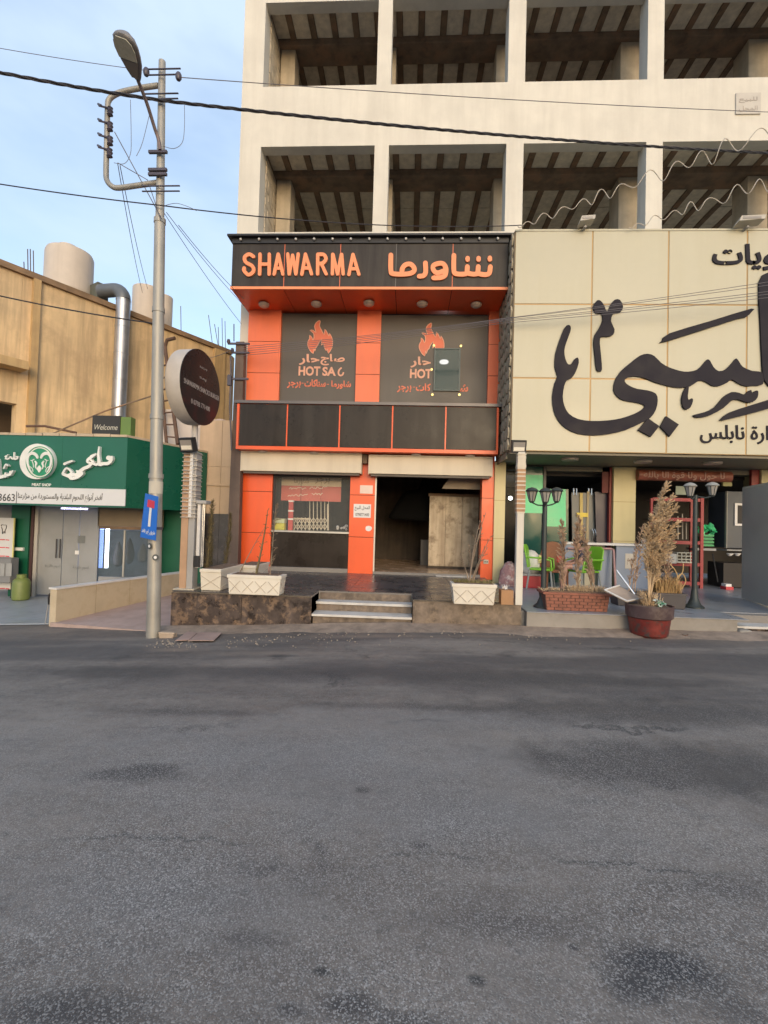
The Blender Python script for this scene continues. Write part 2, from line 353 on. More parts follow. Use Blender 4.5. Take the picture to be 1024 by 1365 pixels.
# shop terrace: core, then tiles as pieces
mb = MB(); yb = 13.8
mb.box(TX0, sxl, YF+.02, yb, -.6, Z1-.012); mb.box(sxl, sxr, 8.10, yb, -.6, Z1-.012); mb.box(sxr, TX1, YF+.02, yb, -.6, Z1-.012)
terr = struct(mb.build('shop_terrace', M_core, loc=(TX0, YF, 0)))
n = 12; tw = (TX1-TX0)/n
k = 0
yy = YF; row = 0
while yy < YW-.02:
    y2 = min(yy+.6, YW)
    for i in range(n):
        x0, x1 = TX0+i*tw+.003, TX0+(i+1)*tw-.003
        segs = [(x0, x1)]
        if yy < 8.0:
            segs = []
            if x0 < sxl: segs.append((x0, min(x1, sxl)))
            if x1 > sxr: segs.append((max(x0, sxr), x1))
            segs = [s for s in segs if s[1]-s[0] > .05]
        yb0 = yy
        for a, b_ in segs:
            MB().box(a, b_, yb0+.003 if row else yy-.03, y2-.003, Z1-.012, Z1+random.uniform(-.001, .001)).build('terrace_tile', M_dtile, terr)
    yy = y2; row += 1
# front cladding slabs
def clad(x0, x1, y, z0, z1, ms, w, name='cladding_slab', parent=None):
    n = max(1, round(abs(x1-x0)/w)); ww = (x1-x0)/n
    for i in range(n):
        MB().box(x0+i*ww+.003, x0+(i+1)*ww-.003, y-random.uniform(0, .003), y+.02, z0, z1).build(name, ms[i % len(ms)], parent)
clad(TX0, sxl, YF, -.5, Z1-.035, [M_marb, M_marb, M_marb], 1.1, parent=terr)
clad(sxr, TX1, YF, -.5, Z1-.035, [M_marbL, M_marbL], 1.25, parent=terr)
MB().box(TX0-.02, TX0-.0, YF, 10.9, -.5, Z1-.035).build('cladding_slab', M_marb, terr)
# side cheeks of the steps
MB().box(sxl-.02, sxl, YF+.02, 8.09, -.3, Z1-.035).build('cladding_slab', M_marb, terr)
MB().box(sxr, sxr+.02, YF+.02, 8.09, -.3, Z1-.035).build('cladding_slab', M_marbL, terr)
MB().box(sxl+.03, sxr-.03, 8.08, 8.098, -.3, Z1-.03).build('cladding_slab', M_marbL, terr)
st = struct(MB().box(sxl+.01, sxr-.01, 7.86, 8.075, -.3, .275).box(sxl+.01, sxr-.01, 7.57, 7.86, -.3, .13).build('entrance_steps', M_marbL, loc=(sxl, 7.7, 0)))
MB().box(sxl+.005, sxr-.005, 7.82, 8.075, .276, .315).build('step_tread', M_whitest, st, bevel=.004)
MB().box(sxl-.03, sxr-.005, 7.52, 7.855, .131, .168).build('step_tread', M_whitest, st, bevel=.004)
# second terrace (cream shop)
M_grtile = mat('grey_terrace_tile', (.27, .285, .31), rough=.33, var=.12, spot=.35, spotcol=(.2, .2, .21))
M_kslab = mat('beige_kerb_slab', (.27, .245, .215), rough=.7, var=.15, spot=.4, spotcol=(.18, .155, .13), spotscale=3)
UX0 = TX1+.06; UX1 = 11.5
YF2 = G(760, 817, Z2).y
USX0 = G(972, 822, Z2).x
mb = MB(); mb.box(UX0, USX0, YF2+.02, 14, -.5, Z2-.012); mb.box(USX0, UX1, YF2+.45, 14, -.5, Z2-.012)
terr2 = struct(mb.build('cream_shop_terrace', M_core, loc=(UX0, YF2, 0)))
nx = 12; tw = (UX1-UX0)/nx; yy = YF2; row = 0
while yy < 13.9:
    y2 = min(yy+.62, 13.9)
    for i in range(nx):
        a, b_ = UX0+i*tw+.002, UX0+(i+1)*tw-.002
        if row == 0 and a > USX0-.2: continue
        MB().box(a, b_, yy+(.002 if row else -.02), y2-.002, Z2-.012, Z2).build('terrace_tile', M_grtile, terr2)
    yy = y2; row += 1
clad(UX0, USX0, YF2, -.4, Z2-.014, [M_kslab], 1.3, parent=terr2)
MB().box(TX1+.002, UX0, YF+.03, 12, -.4, Z2-.02).build('joint_fill', M_conc, terr2)
st2 = struct(MB().box(USX0+.02, UX1, YF2+.14, YF2+.44, -.2, Z2-.16).box(USX0+.25, UX1, YF2-.16, YF2+.14, -.2, .13).build('side_steps', M_marb, loc=(USX0, YF2, 0)))
MB().box(USX0+.04, UX1, YF2+.12, YF2+.44, Z2-.159, Z2-.125).build('step_tread', M_whitest, st2)
MB().box(USX0+.0, USX0+.2, YF2-.05, YF2+.3, -.1, .2).build('broken_kerb', M_conc, st2, bevel=.04)
# left courtyard in front of the butcher, and the pinkish ramp
M_court = mat('courtyard_tile', (.33, .35, .37), rough=.4, var=.1, spot=.3)
M_ramp = mat('pink_ramp_paving', (.42, .31, .27), rough=.8, var=.12, spot=.4, spotcol=(.3, .22, .18))
LWA, LWB = Vector((P(66, 808, 7.85).x, 7.85, 0)), Vector((P(238, 780, 10.9).x, 10.9, 0))
ZC = -.42
def ramp_z(y): return lerp(-.27, ZC, max(0, min(1, (y-7.8)/3.5)))
def court_z(x, y): a = road_z(x, 8.0) if y < 8.1 or x > -4.2 else max(-.38, min(.2, .03+.05*x)); return a+.02+(ZC-a)*max(0, min(1, (y-8.0)/3.2))
cts = gridmesh([-16, -12]+[-11+i*.5 for i in range(11)]+[LWA.x+.02], [7.95, 8.3, 9, 10, 11.2, 14], lambda x, y: court_z(x, y)-.012)
court = struct(cts.build('butcher_courtyard', M_court, loc=(-8, 9, 0)))
for j in range(5):
    for i in range(11):
        a = -13.2+i*.72; y0 = 8.0+j*.66; xr_ = lerp(LWA.x, LWB.x, max(0, (y0-7.85))/3.05)-.02
        if a > xr_-.1: continue
        b_ = min(a+.715, xr_); z = court_z
        MB().slab([(a, y0, z(a, y0)), (b_, y0, z(b_, y0)), (b_, y0+.655, z(b_, y0+.655)), (a, y0+.655, z(a, y0+.655))], (0, 0, -.03)).build('courtyard_tile', M_court, court)
rp = MB(); rp.slab([(LWA.x+.06, 7.8, road_z(-5, 7.8)+.02), (TX0-.02, 7.3, road_z(-4, 7.3)+.012), (TX0-.02, 11.6, -.02), (LWB.x+.06, 11.6, -.06)], (0, 0, -.3))
struct(rp.build('access_ramp', M_ramp, loc=(TX0, 8, 0)))
# ================================================================== WHITE CONCRETE BUILDING
M_white = mat('white_painted_render', (.68, .64, .555), rough=.8, var=.08, scale=1.2, streak=.32, scol=(.52, .48, .41), bump=.3, bscale=12, spot=.12, spotcol=(.5, .46, .4), spotscale=1.5)
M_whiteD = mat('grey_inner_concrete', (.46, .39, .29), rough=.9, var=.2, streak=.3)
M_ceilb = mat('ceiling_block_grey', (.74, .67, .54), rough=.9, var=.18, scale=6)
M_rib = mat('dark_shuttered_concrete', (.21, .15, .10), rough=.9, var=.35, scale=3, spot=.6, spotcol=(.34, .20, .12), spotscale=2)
M_block = mat('hollow_block_masonry', (.58, .50, .38), rough=.95, var=.25, scale=4, bump=.4)
YB = 11.25
bldg = thing('concrete_building', 'unfinished white concrete building with open dark bays above the shops', 'building', (3, YB, 0))
bx = lambda px, py=250: P(px, py, YB).x
edges = [(bx(318, 250), bx(346)), (bx(498), bx(517)), (bx(674), bx(697)), (bx(861), bx(883)), (bx(1053), bx(1076)), (bx(1240), bx(1262))]
z_lt = P(600, 192.5, YB).z; z_us = P(600, 111, YB).z; z_ls = z_us-3.6; z_ut = z_lt+3.6
for a, b_ in edges: boxp('column', M_white, bldg, a, b_, YB, YB+.42, z_ls-1.3, z_ut+1.4)
for (a, b_), (c, d) in zip(edges, edges[1:]):
    boxp('spandrel', M_white, bldg, b_, c, YB, YB+.28, z_ls-1.3, z_ls); boxp('spandrel', M_white, bldg, b_, c, YB, YB+.28, z_lt, z_us)
    boxp('spandrel', M_white, bldg, b_, c, YB, YB+.28, z_ut, z_ut+1.4)
BX0, BX1 = edges[0][0], edges[-1][1]
boxp('lower_wall', M_white, bldg, P(316, 560, YB).x, P(332, 560, YB).x, YB, YB+.42, -.3, z_ls-1.302)
for zc in (z_lt+.3, z_ut+.3):
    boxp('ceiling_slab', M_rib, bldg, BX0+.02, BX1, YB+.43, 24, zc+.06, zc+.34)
    # ribs and infill blocks
    for (y0, y1) in ((YB+.45, 12.4), (13.15, 17.2), (17.95, 23)):
        x = BX0+.35
        while x < BX1-.3:
            if y0 > 17: 
                x += .57; continue
            yy = y0
            nseg = max(1, int((y1-y0)/.8)); dy = (y1-y0)/nseg
            for q in range(nseg):
                zj = random.uniform(0, .02)
                boxp('ceiling_block', M_ceilb, bldg, x+.085, x+.485, y0+q*dy+.01, y0+(q+1)*dy-.01, zc-.02-zj, zc+.055)
            x += .57
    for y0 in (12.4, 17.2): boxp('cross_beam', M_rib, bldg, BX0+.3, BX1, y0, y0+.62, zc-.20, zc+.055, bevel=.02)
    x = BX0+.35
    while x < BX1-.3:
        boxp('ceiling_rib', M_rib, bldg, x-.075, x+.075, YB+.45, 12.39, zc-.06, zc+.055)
        boxp('ceiling_rib', M_rib, bldg, x-.075, x+.075, 13.16, 17.19, zc-.06, zc+.055)
        x += .57
boxp('floor_slab', M_whiteD, bldg, BX0+.02, BX1, YB+.43, 24, z_ls-1.3, z_ls-1.0)  # no rear wall: unseen back left open so sky light reaches the ceilings
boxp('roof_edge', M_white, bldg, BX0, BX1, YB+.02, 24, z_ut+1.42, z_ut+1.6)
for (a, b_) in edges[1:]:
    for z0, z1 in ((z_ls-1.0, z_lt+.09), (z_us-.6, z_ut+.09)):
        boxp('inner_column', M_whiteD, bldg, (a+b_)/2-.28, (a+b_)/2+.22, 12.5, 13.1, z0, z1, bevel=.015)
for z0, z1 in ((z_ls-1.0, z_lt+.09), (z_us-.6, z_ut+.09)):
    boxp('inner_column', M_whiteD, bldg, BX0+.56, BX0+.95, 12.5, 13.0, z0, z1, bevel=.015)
    boxp('side_wall_core', M_rib, bldg, BX0+.02, BX0+.5, YB+.43, 22, z0-.3, z1+.2)
    rows = int((z1-z0)/.2)
    for r in range(rows+1):
        for c in range(14):
            y0 = YB+.46+c*.42-(.21 if r % 2 else 0)
            if y0 < YB+.44: y0 = YB+.45
            boxp('masonry_block', M_block, bldg, BX0+.501, BX0+.525+random.uniform(0, .012), y0, YB+.46+(c+1)*.42-(.21 if r % 2 else 0)-.012, z0+r*.2+.006, min(z1+.1, z0+r*.2+.194))
# rental plate on the facade
x0, x1, z0, z1 = RC(981, 1014, 124, 152, YB-.02)
pl = thing('notice_plate', 'faint grey notice plate fixed high on the white wall', 'sign', (x0, YB-.02, z0))
boxp('plate', mat('plate_grey', (.55, .51, .45), rough=.7), pl, x0, x1, YB-.03, YB-.002, z0, z1)
mb = MB(); text_px(mb, shape('للبيع'), 985, 1010, 129, 137, YB-.031, .01, .003); text_px(mb, shape('المحل'), 985, 1010, 141, 149, YB-.031, .01, .003)
mb.build('lettering', mat('plate_ink', (.40, .35, .31), rough=.8), pl)

# ================================================================== SHAWARMA SHOP
M_or = mat('orange_composite_panel', (.82, .105, .022), rough=.38, var=.06, scale=1.2, streak=.2, scol=(.55, .09, .03), coat=.1, bump=.35, bscale=2.2)
M_or2 = mat('faded_orange_composite_panel', (.80, .17, .065), rough=.42, var=.06, scale=1.2, streak=.25, scol=(.58, .14, .07), bump=.35, bscale=2.2)
M_orl = mat('salmon_orange_lettering', (.90, .30, .13), rough=.5, var=.05)
M_blk = mat('charcoal_composite_panel', (.040, .033, .029), spec=.22, rough=.42, var=.25, scale=1.5, streak=.35, scol=(.10, .09, .075), bump=.4, bscale=2)
M_blk2 = mat('black_glossy_panel', (.024, .018, .015), spec=.2, rough=.30, var=.3, scale=2, streak=.3, scol=(.07, .06, .05), bump=.4, bscale=2)
M_gro = mat('dark_groove', (.02, .012, .01), rough=.8)
M_cap = mat('black_metal_cap', (.03, .03, .033), rough=.45, metal=.3)
shop = thing('shawarma_shop', 'two storey shawarma shop with orange pillars and a dark open doorway', 'shop', ((SHOPX0+SHOPX1)/2, YW, Z1))
def pillar(l, r, t, b, Y, m, joints, depth=.3, parent=shop):
    x0, x1, z0, z1 = RC(l, r, t, b, Y)
    MB().box(x0+.006, x1-.006, Y+.012, Y+depth, z0, z1).build('pillar_core', M_gro, parent)
    zs = [z0]+[P((l+r)/2, j, Y).z for j in sorted(joints, reverse=True)]+[z1]
    for a, c in zip(zs, zs[1:]):
        MB().box(x0, x1, Y, Y+.011, a+.006, c-.006).box(x0, x0+.004, Y+.0115, Y+depth, a+.006, c-.006).box(x1-.004, x1, Y+.0115, Y+depth, a+.006, c-.006).build('cladding_panel', m, parent)
    return x0, x1, z0, z1
def zat(py, px, Y): return P(px, py, Y).z
# ground floor
p1 = pillar(318.5, 362, 604, 764, YW, M_or, [655, 710]); p2 = pillar(466, 499, 600, 768, YW, M_or, [660, 716]); p3 = pillar(642, 658, 606, 773, YW, M_or, [664, 720])
# upper floor
u1 = pillar(330, 373.5, 408, 536, YW, M_or2, [455, 497], .25); u2 = pillar(475, 507, 408, 538, YW, M_or2, [457, 499], .25); u3 = pillar(651, 668.5, 410, 541, YW, M_or2, [459, 501], .25)
zband0, zband1 = zat(604, 490, 10.5), zat(540, 490, 10.5)
# upper room, its floor and walls, ceiling lamp behind the opening
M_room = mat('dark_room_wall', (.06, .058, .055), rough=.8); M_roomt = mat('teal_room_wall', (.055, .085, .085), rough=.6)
zs_b = zat(537, 490, YW)-.08; zs_t = zat(395, 490, YW)+.2
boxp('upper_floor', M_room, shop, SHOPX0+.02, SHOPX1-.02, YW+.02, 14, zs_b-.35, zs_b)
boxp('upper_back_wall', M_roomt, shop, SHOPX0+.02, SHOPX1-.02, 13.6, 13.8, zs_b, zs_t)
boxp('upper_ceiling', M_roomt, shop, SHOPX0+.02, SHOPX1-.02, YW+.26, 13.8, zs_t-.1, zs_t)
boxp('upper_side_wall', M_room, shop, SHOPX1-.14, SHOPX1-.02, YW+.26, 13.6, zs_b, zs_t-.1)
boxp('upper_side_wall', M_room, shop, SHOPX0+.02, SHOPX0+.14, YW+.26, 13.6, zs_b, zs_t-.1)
lc = P(592, 484, 12.3)
MB().lathe([(.10, 0), (.12, .03), (.10, .06)], (lc.x, lc.y, lc.z), 20).build('ceiling_lamp', mat('lit_white_lamp', (.9, .9, .9), emit=(1, .98, .95), estr=5), shop)
# ground-floor room
RX0, RX1 = p1[0]+.05, p3[1]-.02; RZ1 = zat(600, 490, YW)+.2
M_rw = mat('dark_streaked_wall', (.085, .065, .050), rough=.8, var=.4, streak=.5, scol=(.01, .009, .008))  # dark wall colour with near-black vertical streaks
M_rf = mat('beige_shop_floor', (.58, .40, .26), rough=.22, var=.15, spot=.3)
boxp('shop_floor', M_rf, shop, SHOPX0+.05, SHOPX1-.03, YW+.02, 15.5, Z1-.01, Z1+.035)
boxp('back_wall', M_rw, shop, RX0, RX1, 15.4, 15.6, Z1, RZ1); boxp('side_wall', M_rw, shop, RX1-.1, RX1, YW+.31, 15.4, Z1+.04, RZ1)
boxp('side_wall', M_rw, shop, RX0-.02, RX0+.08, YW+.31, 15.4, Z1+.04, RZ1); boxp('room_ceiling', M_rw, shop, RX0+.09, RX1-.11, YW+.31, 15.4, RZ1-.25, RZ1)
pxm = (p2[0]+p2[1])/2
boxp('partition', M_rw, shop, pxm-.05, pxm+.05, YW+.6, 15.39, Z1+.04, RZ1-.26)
M_steel = mat('stained_steel_sheet', (.50, .42, .31), rough=.42, var=.3, scale=1.5, metal=.1, streak=.6, scol=(.16, .10, .06), spot=.75, spotcol=(.13, .085, .05), spotscale=2.6)
a = P(572, 700, 12.6); b_ = P(638, 700, 12.6)
sheet = thing('steel_partition', 'brown stained steel sheet wall standing inside the dark doorway', 'partition', (a.x, 12.6, Z1))
zz0, zz1 = Z1+.10, zat(662, 605, 12.6)
for i in range(3):
    w_ = (b_.x-a.x)/3; boxp('sheet_panel', M_steel, sheet, a.x+i*w_+.004, a.x+(i+1)*w_-.004, 12.6+.01*i, 12.66+.01*i, zz0, zz1)
boxp('top_rail', M_rib, sheet, a.x-.03, b_.x+.03, 12.58, 12.72, zz1+.002, zz1+.07); boxp('base', M_rw, sheet, a.x, b_.x, 12.62, 12.7, Z1+.036, zz0-.002)
# cream valance and dark extractor hood in the doorway
x0, x1, z0, z1 = RC(596, 643, 637, 652, 11.5)
mb = MB(); mb.slab([(x0-.12, 11.5, z0), (x1, 11.5, z0), (x1, 11.5, z1), (x0+.06, 11.5, z1)], (0, .04, 0)); tag(mb.build('hanging_sheet', mat('dusty_cream_board', (.35, .29, .22), rough=.8), loc=(x0, 11.5, z0)), 'pale torn board hanging in the top corner of the doorway', 'board')
hd = thing('extractor_hood', 'black extractor hood hanging deep in the dark shop', 'hood', P(560, 700, 13.2))
c0 = P(563, 676, 13.2)
M_flatblk = mat('flat_black', (.004, .004, .004), rough=.9, spec=.1)  # even, matte near-black
MB().hexa([(c0.x-.95, c0.y-.4, c0.z-.35), (c0.x+.75, c0.y-.4, c0.z-.42), (c0.x+.75, c0.y+.5, c0.z-.42), (c0.x-.95, c0.y+.5, c0.z-.35)], [(c0.x-.5, c0.y-.1, c0.z+.45), (c0.x+.6, c0.y-.1, c0.z+.6), (c0.x+.6, c0.y+.4, c0.z+.6), (c0.x-.5, c0.y+.4, c0.z+.45)]).build('hood', M_flatblk, hd, bevel=.12, smooth=True)
MB().tube([c0+Vector((.1, .1, .4)), c0+Vector((.25, .1, .9)), c0+Vector((.9, .1, 1.25))], .24, 16).build('flue', M_flatblk, hd, smooth=True)
x0, x1, z0, z1 = RC(561, 575, 720, 738, 13.6)
tag(boxp('storage_box', mat('grey_box', (.16, .15, .14)), None, x0, x1, 13.6, 14.1, Z1+.036, z1), 'low grey cabinet in the dark behind the doorway', 'cabinet')
# threshold strips
x0, x1, z0, z1 = RC(499, 642, 765, 771, YW)
boxp('threshold', mat('grey_threshold', (.22, .2, .18), rough=.6), shop, p2[1]+.003, p3[0]-.003, YW+.0, YW+.018, Z1-.01, Z1+.055)
boxp('threshold_patch', M_whitest, shop, P(581, 766, YW).x, P(632, 766, YW).x, YW-.12, YW-.004, Z1+.002, Z1+.02)
boxp('door_jamb', mat('brushed_aluminium', (.45, .44, .42), rough=.4, metal=.7), shop, p2[1]+.002, p2[1]+.035, YW+.02, YW+.1, Z1+.056, zat(632, 500, YW))
# serving window
cz = zat(708, 415, YW)
MBw = MB(); wx0, wx1 = p1[1]+.003, p2[0]-.003
boxp('counter_front', M_blk2, shop, wx0, wx1, YW+.06, YW+.1, Z1+.1, cz-.04)
boxp('counter_base', mat('grey_threshold', (0, 0, 0)), shop, wx0, wx1, YW-.05, YW+.2, Z1+.002, Z1+.098)
boxp('counter_top', mat('brushed_aluminium', (0, 0, 0)), shop, wx0, wx1, YW+.02, YW+.55, cz-.038, cz)
win = boxp('window_frame', M_cap, shop, wx0, wx0+.05, YW+.06, YW+.12, cz+.002, RZ1-.6)
boxp('window_frame', M_cap, shop, wx1-.03, wx1, YW+.06, YW+.12, cz+.002, RZ1-.6)
ztop = zat(633, 415, YW)
boxp('window_frame', M_cap, shop, wx0+.052, wx1-.032, YW+.06, YW+.12, ztop-.06, ztop+.3)
M_glass = mat('clear_window_glass', (.9, .95, .93), rough=.02, var=0, trans=0, alpha=.04, spec=.3)
boxp('window_pane', M_glass, shop, wx0+.052, wx1-.032, YW+.085, YW+.09, cz+.003, ztop-.062)
# menu board
x0, x1, z0, z1 = RC(375, 455, 633, 668, 11.6); zm = zat(648, 415, 11.6)
mbd = thing('menu_board', 'cream and red menu board hanging inside the serving window', 'sign', (x0, 11.6, z0))
for i in range(3):
    w_ = (x1-x0)/3
    boxp('board_top', mat('menu_cream', (.62, .50, .33), rough=.5), mbd, x0+i*w_+.004, x0+(i+1)*w_-.004, 11.6, 11.63, zm+.002, z1)
    boxp('board_bottom', mat('menu_red', (.50, .10, .07), rough=.5), mbd, x0+i*w_+.004, x0+(i+1)*w_-.004, 11.6, 11.63, z0, zm-.002)
mb = MB()
for k_ in range(2):
    for (l, r, t) in ((386, 408, 651), (413, 436, 650), (384, 410, 660), (416, 430, 659)):
        pts = [(lerp(l, r, i/14), t+random.uniform(-1.6, 1.6), .7) for i in range(15)]
        if k_ == 0: stroke(mb, [(a, b, c) for a, b, c in pts], plane_px(11.598), .004)
mb.build('script_lettering', mat('menu_white', (.7, .62, .5)), mbd)
mb = MB(); text_px(mb, shape('شاورما'), 392, 412, 637, 646, 11.598, .01, .004); text_px(mb, shape('برجر'), 420, 440, 637, 645, 11.598, .01, .004); mb.build('arabic_lettering', mat('menu_brown', (.35, .24, .15)), mbd)
# folding lattice gate
M_gate = mat('cream_gate_metal', (.62, .55, .42), rough=.45, metal=.2)
gx0, gx1, gz0, gz1 = RC(390, 437, 672, 706, 11.75)
gt = thing('folding_gate', 'cream folding lattice gate standing behind the serving counter', 'gate', (gx0, 11.75, gz0))
Yg = 11.75
for (l, r, t, b_, n_) in ((392, 412, 691, 706, 5), (413, 438, 666, 706, 6)):
    for i in range(n_):
        a = P(lerp(l, r, i/(n_-1)), t, Yg); c = P(lerp(l, r, i/(n_-1)), b_+1, Yg); MB().tube([a, c], .011, 6).build('gate_bar', M_gate, gt)
    for i in range(n_-1):
        la, lb = lerp(l, r, i/(n_-1)), lerp(l, r, (i+1)/(n_-1))
        for (ta, tb) in ((690, 698), (698, 706)):
            MB().tube([P(la, ta, Yg-.03), P(lb, tb, Yg-.03)], .009, 5).build('lattice_strip', M_gate, gt)
            MB().tube([P(lb, ta, Yg-.045), P(la, tb, Yg-.045)], .009, 5).build('lattice_strip', M_gate, gt)
for (px_) in (388, 437):
    MB().tube([P(px_, 672, 11.7), P(px_, 707, 11.7)], .02, 6).build('gate_post', M_gate, gt)
boxp('top_rail', M_gate, gt, P(390, 691, Yg).x, P(413, 691, Yg).x, Yg-.02, Yg+.01, P(400, 692, Yg).z, P(400, 690.5, Yg).z)
x0, x1, z0, z1 = RC(384.5, 390.5, 667, 707, 11.5)
rp_ = thing('red_post', 'red post with white bands behind the serving window', 'post', (x0, 11.5, z0))
boxp('post', mat('post_red', (.45, .06, .05)), rp_, x0, x1, 11.5, 11.56, cz+.002, z1)
for t_ in (668, 681, 692): q = P(388, t_, 11.5); boxp('band', mat('band_white', (.75, .72, .68)), rp_, x0-.008, x1+.008, 11.49, 11.57, q.z-.018, q.z+.018)
x0, x1, z0, z1 = RC(364, 379, 691, 707, 11.3)
bin_ = thing('sauce_tub', 'yellow and green plastic tub at the left end of the counter', 'tub', (x0, 11.3, cz))
mb = MB(); mb.box(x0, x1, 11.3, 11.5, cz+.002, lerp(z0, z1, .6)); mb.build('tub', mat('yellow_green_plastic', (.55, .52, .05), rough=.4), bin_, bevel=.01)
boxp('lid', mat('pale_green_plastic', (.45, .50, .30), rough=.4), bin_, x0-.005, x1+.005, 11.295, 11.505, lerp(z0, z1, .6)+.002, z1, bevel=.01)
mb = MB()
for _ in range(14):
    c_ = P(random.uniform(448, 466), random.uniform(701, 707), 11.45); mb.ball((c_.x, c_.y, max(c_.z, cz+.03)), random.uniform(.02, .045), 4)
tag(mb.build('plastic_bag', mat('crumpled_clear_plastic', (.45, .43, .40), rough=.3), loc=(P(456, 706, 11.45).x, 11.45, cz), smooth=True), 'crumpled pale plastic bag lying at the right end of the counter', 'bag')
# socket, papers, stickers on pillars
def plate(name, label, cat, l, r, t, b, Y, m, lines=None, ink=None):
    x0, x1, z0, z1 = RC(l, r, t, b, Y); o = thing(name, label, cat, (x0, Y, z0))
    boxp('sheet', m, o, x0, x1, Y-.008, Y-.001, z0, z1)
    if lines:
        mb = MB()
        for (s, a, c, d, e) in lines: text_px(mb, s, a, c, d, e, Y-.0085, .008, .002)
        mb.build('lettering', ink, o)
    return o
M_ink = mat('black_ink', (.03, .03, .035), rough=.6); M_paper = mat('white_paper', (.72, .70, .68), rough=.7, var=.04)
plate('for_sale_notice', 'white handwritten for-sale paper on the middle orange pillar', 'notice', 471.5, 494.5, 672, 690, YW, M_paper,
      [(shape('المحل للبيع'), 473, 493, 674, 681, ), ('0798771400', 474, 492, 684, 688)], M_ink)
plate('metal_name_plate', 'small grey plate above the white paper on the middle pillar', 'plate', 480, 497, 647, 658, YW, mat('pinkish_metal_plate', (.55, .44, .40), rough=.4, metal=.3),)
mb = MB(); blob(mb, [(488, 702), (493, 701), (496, 704), (493, 708), (488, 707)], plane_px(YW), .004)
tag(mb.build('round_sticker', M_paper, loc=P(491, 704, YW)), 'torn pale sticker low on the middle orange pillar', 'sticker')
x0, x1, z0, z1 = RC(644.5, 651, 746, 751.5, YW); sk = thing('power_socket', 'small wall socket on the narrow right orange pillar', 'socket', (x0, YW, z0))
boxp('socket_box', mat('socket_cream', (.55, .5, .4)), sk, x0, x1, YW-.03, YW-.001, z0, z1, bevel=.004); boxp('socket_hole', M_ink, sk, x0+.02, x0+.045, YW-.033, YW-.0302, z0+.03, z1-.03); boxp('socket_hole', M_ink, sk, x0+.065, x0+.09, YW-.033, YW-.0302, z0+.03, z1-.03)
# shutter boxes
M_shb = mat('cream_shutter_box', (.62, .545, .42), rough=.55, var=.06, streak=.25, scol=(.42, .35, .26))
def shutter(l, r, t, b, label):
    x0, x1, z0, z1 = RC(l, r, t, b, 10.75); o = thing('shutter_box', label, 'shutter box', (x0, 10.75, z0), 'cream shutter boxes over the shop openings')
    MB().box(x0, x1, 10.75, YW-.002, z0, z1).build('housing', M_shb, o, bevel=.008)
    boxp('bottom_rail', mat('shutter_slat_dark', (.10, .085, .07), rough=.5), o, x0+.04, x1-.04, 10.8, 11.0, z0-.05, z0-.002)
    boxp('top_flange', M_shb, o, x0-.01, x1+.01, 10.73, YW-.003, z1+.001, z1+.03)
    for xx in (x0, x1): boxp('end_plate', M_shb, o, xx-.012, xx+.012, 10.74, YW-.004, z0-.01, z1+.0)
shutter(321.5, 481.5, 604.5, 629, 'cream roller shutter box above the serving window'); shutter(492, 656, 609.5, 633, 'cream roller shutter box above the wide dark doorway')
boxp('junction_box', mat('rusty_bracket', (.12, .08, .05)), shop, P(484, 612, 10.9).x, P(490, 612, 10.9).x, 10.85, YW-.01, P(487, 618, 10.9).z, P(487, 606, 10.9).z)
# blank band sign
YBD = 10.5
x0, x1, z0, z1 = RC(315.5, 664.5, 539, 602, YBD)
band = thing('blank_band_sign', 'blank black panel band with orange edges above the shutters', 'sign', (x0, YBD, z0))
boxp('casing', M_or, band, x0, x1, YBD+.02, YW-.004, z0+.0, z1-.02)
js = [x0+.045, P(382.5, 575, YBD).x, P(452.5, 572, YBD).x, P(523, 572, YBD).x, P(594, 573, YBD).x, x1-.03]
for a, c in zip(js, js[1:]): boxp('black_panel', M_blk2, band, a+.018, c-.018, YBD-.004, YBD+.018, z0+.085, z1-.03)
boxp('edge_trim', M_or, band, x0, x1, YBD-.012, YBD+.018, z0, z0+.075)
boxp('edge_trim', M_or, band, x0, x0+.05, YBD-.012, YBD+.018, z0+.077, z1-.03); boxp('edge_trim', M_or, band, x1-.04, x1, YBD-.012, YBD+.018, z0+.077, z1-.03)
for a in js[1:-1]: boxp('divider', M_or, band, a-.014, a+.014, YBD-.01, YBD+.018, z0+.077, z1-.03)
boxp('top_cap', mat('grey_metal_cap', (.12, .11, .11), rough=.4, metal=.4), band, x0-.06, x1+.06, YBD-.05, YW+.0, z1-.018, z1+.045)
for px_ in (350, 419, 555, 627): q = P(px_, 601, 10.7); MB().lathe([(.10, 0), (.11, .02), (.11, .035)], (q.x, 10.75, z0-.036), 14).build('recessed_light', mat('lamp_shell', (.55, .5, .45), rough=.4), band)
# main sign
YS = 10.05
x0, x1, z0, z1 = RC(309, 677.5, 317, 387, YS)
zb = zat(386.0, 493, YS); zt = zat(317, 493, YS); zcap = zt-.02
sg = thing('shawarma_sign', 'large black shop sign with orange SHAWARMA and Arabic letters', 'sign', (x0, YS, zb))
boxp('sign_box', M_blk, sg, x0+.005, x1-.005, YS+.02, YB-.004, zb+.10, zcap-.02)
js = [x0, P(379, 355, YS).x, P(453.5, 355, YS).x, P(528, 355, YS).x, P(603.5, 355, YS).x, x1]
for i, (a, c) in enumerate(zip(js, js[1:])): boxp('black_panel', M_blk, sg, a+.008, c-.008, YS, YS+.018, zb+.065, zt-.13)
for i, a in enumerate(js[1:-1]): boxp('joint_strip', M_or2 if i != 2 else mat('grey_strip', (.15, .14, .13)), sg, a-.007, a+.007, YS+.002, YS+.016, zb+.065, zt-.13)
boxp('bottom_trim', M_orl, sg, x0-.01, x1+.01, YS-.015, YS+.018, zb, zb+.055)
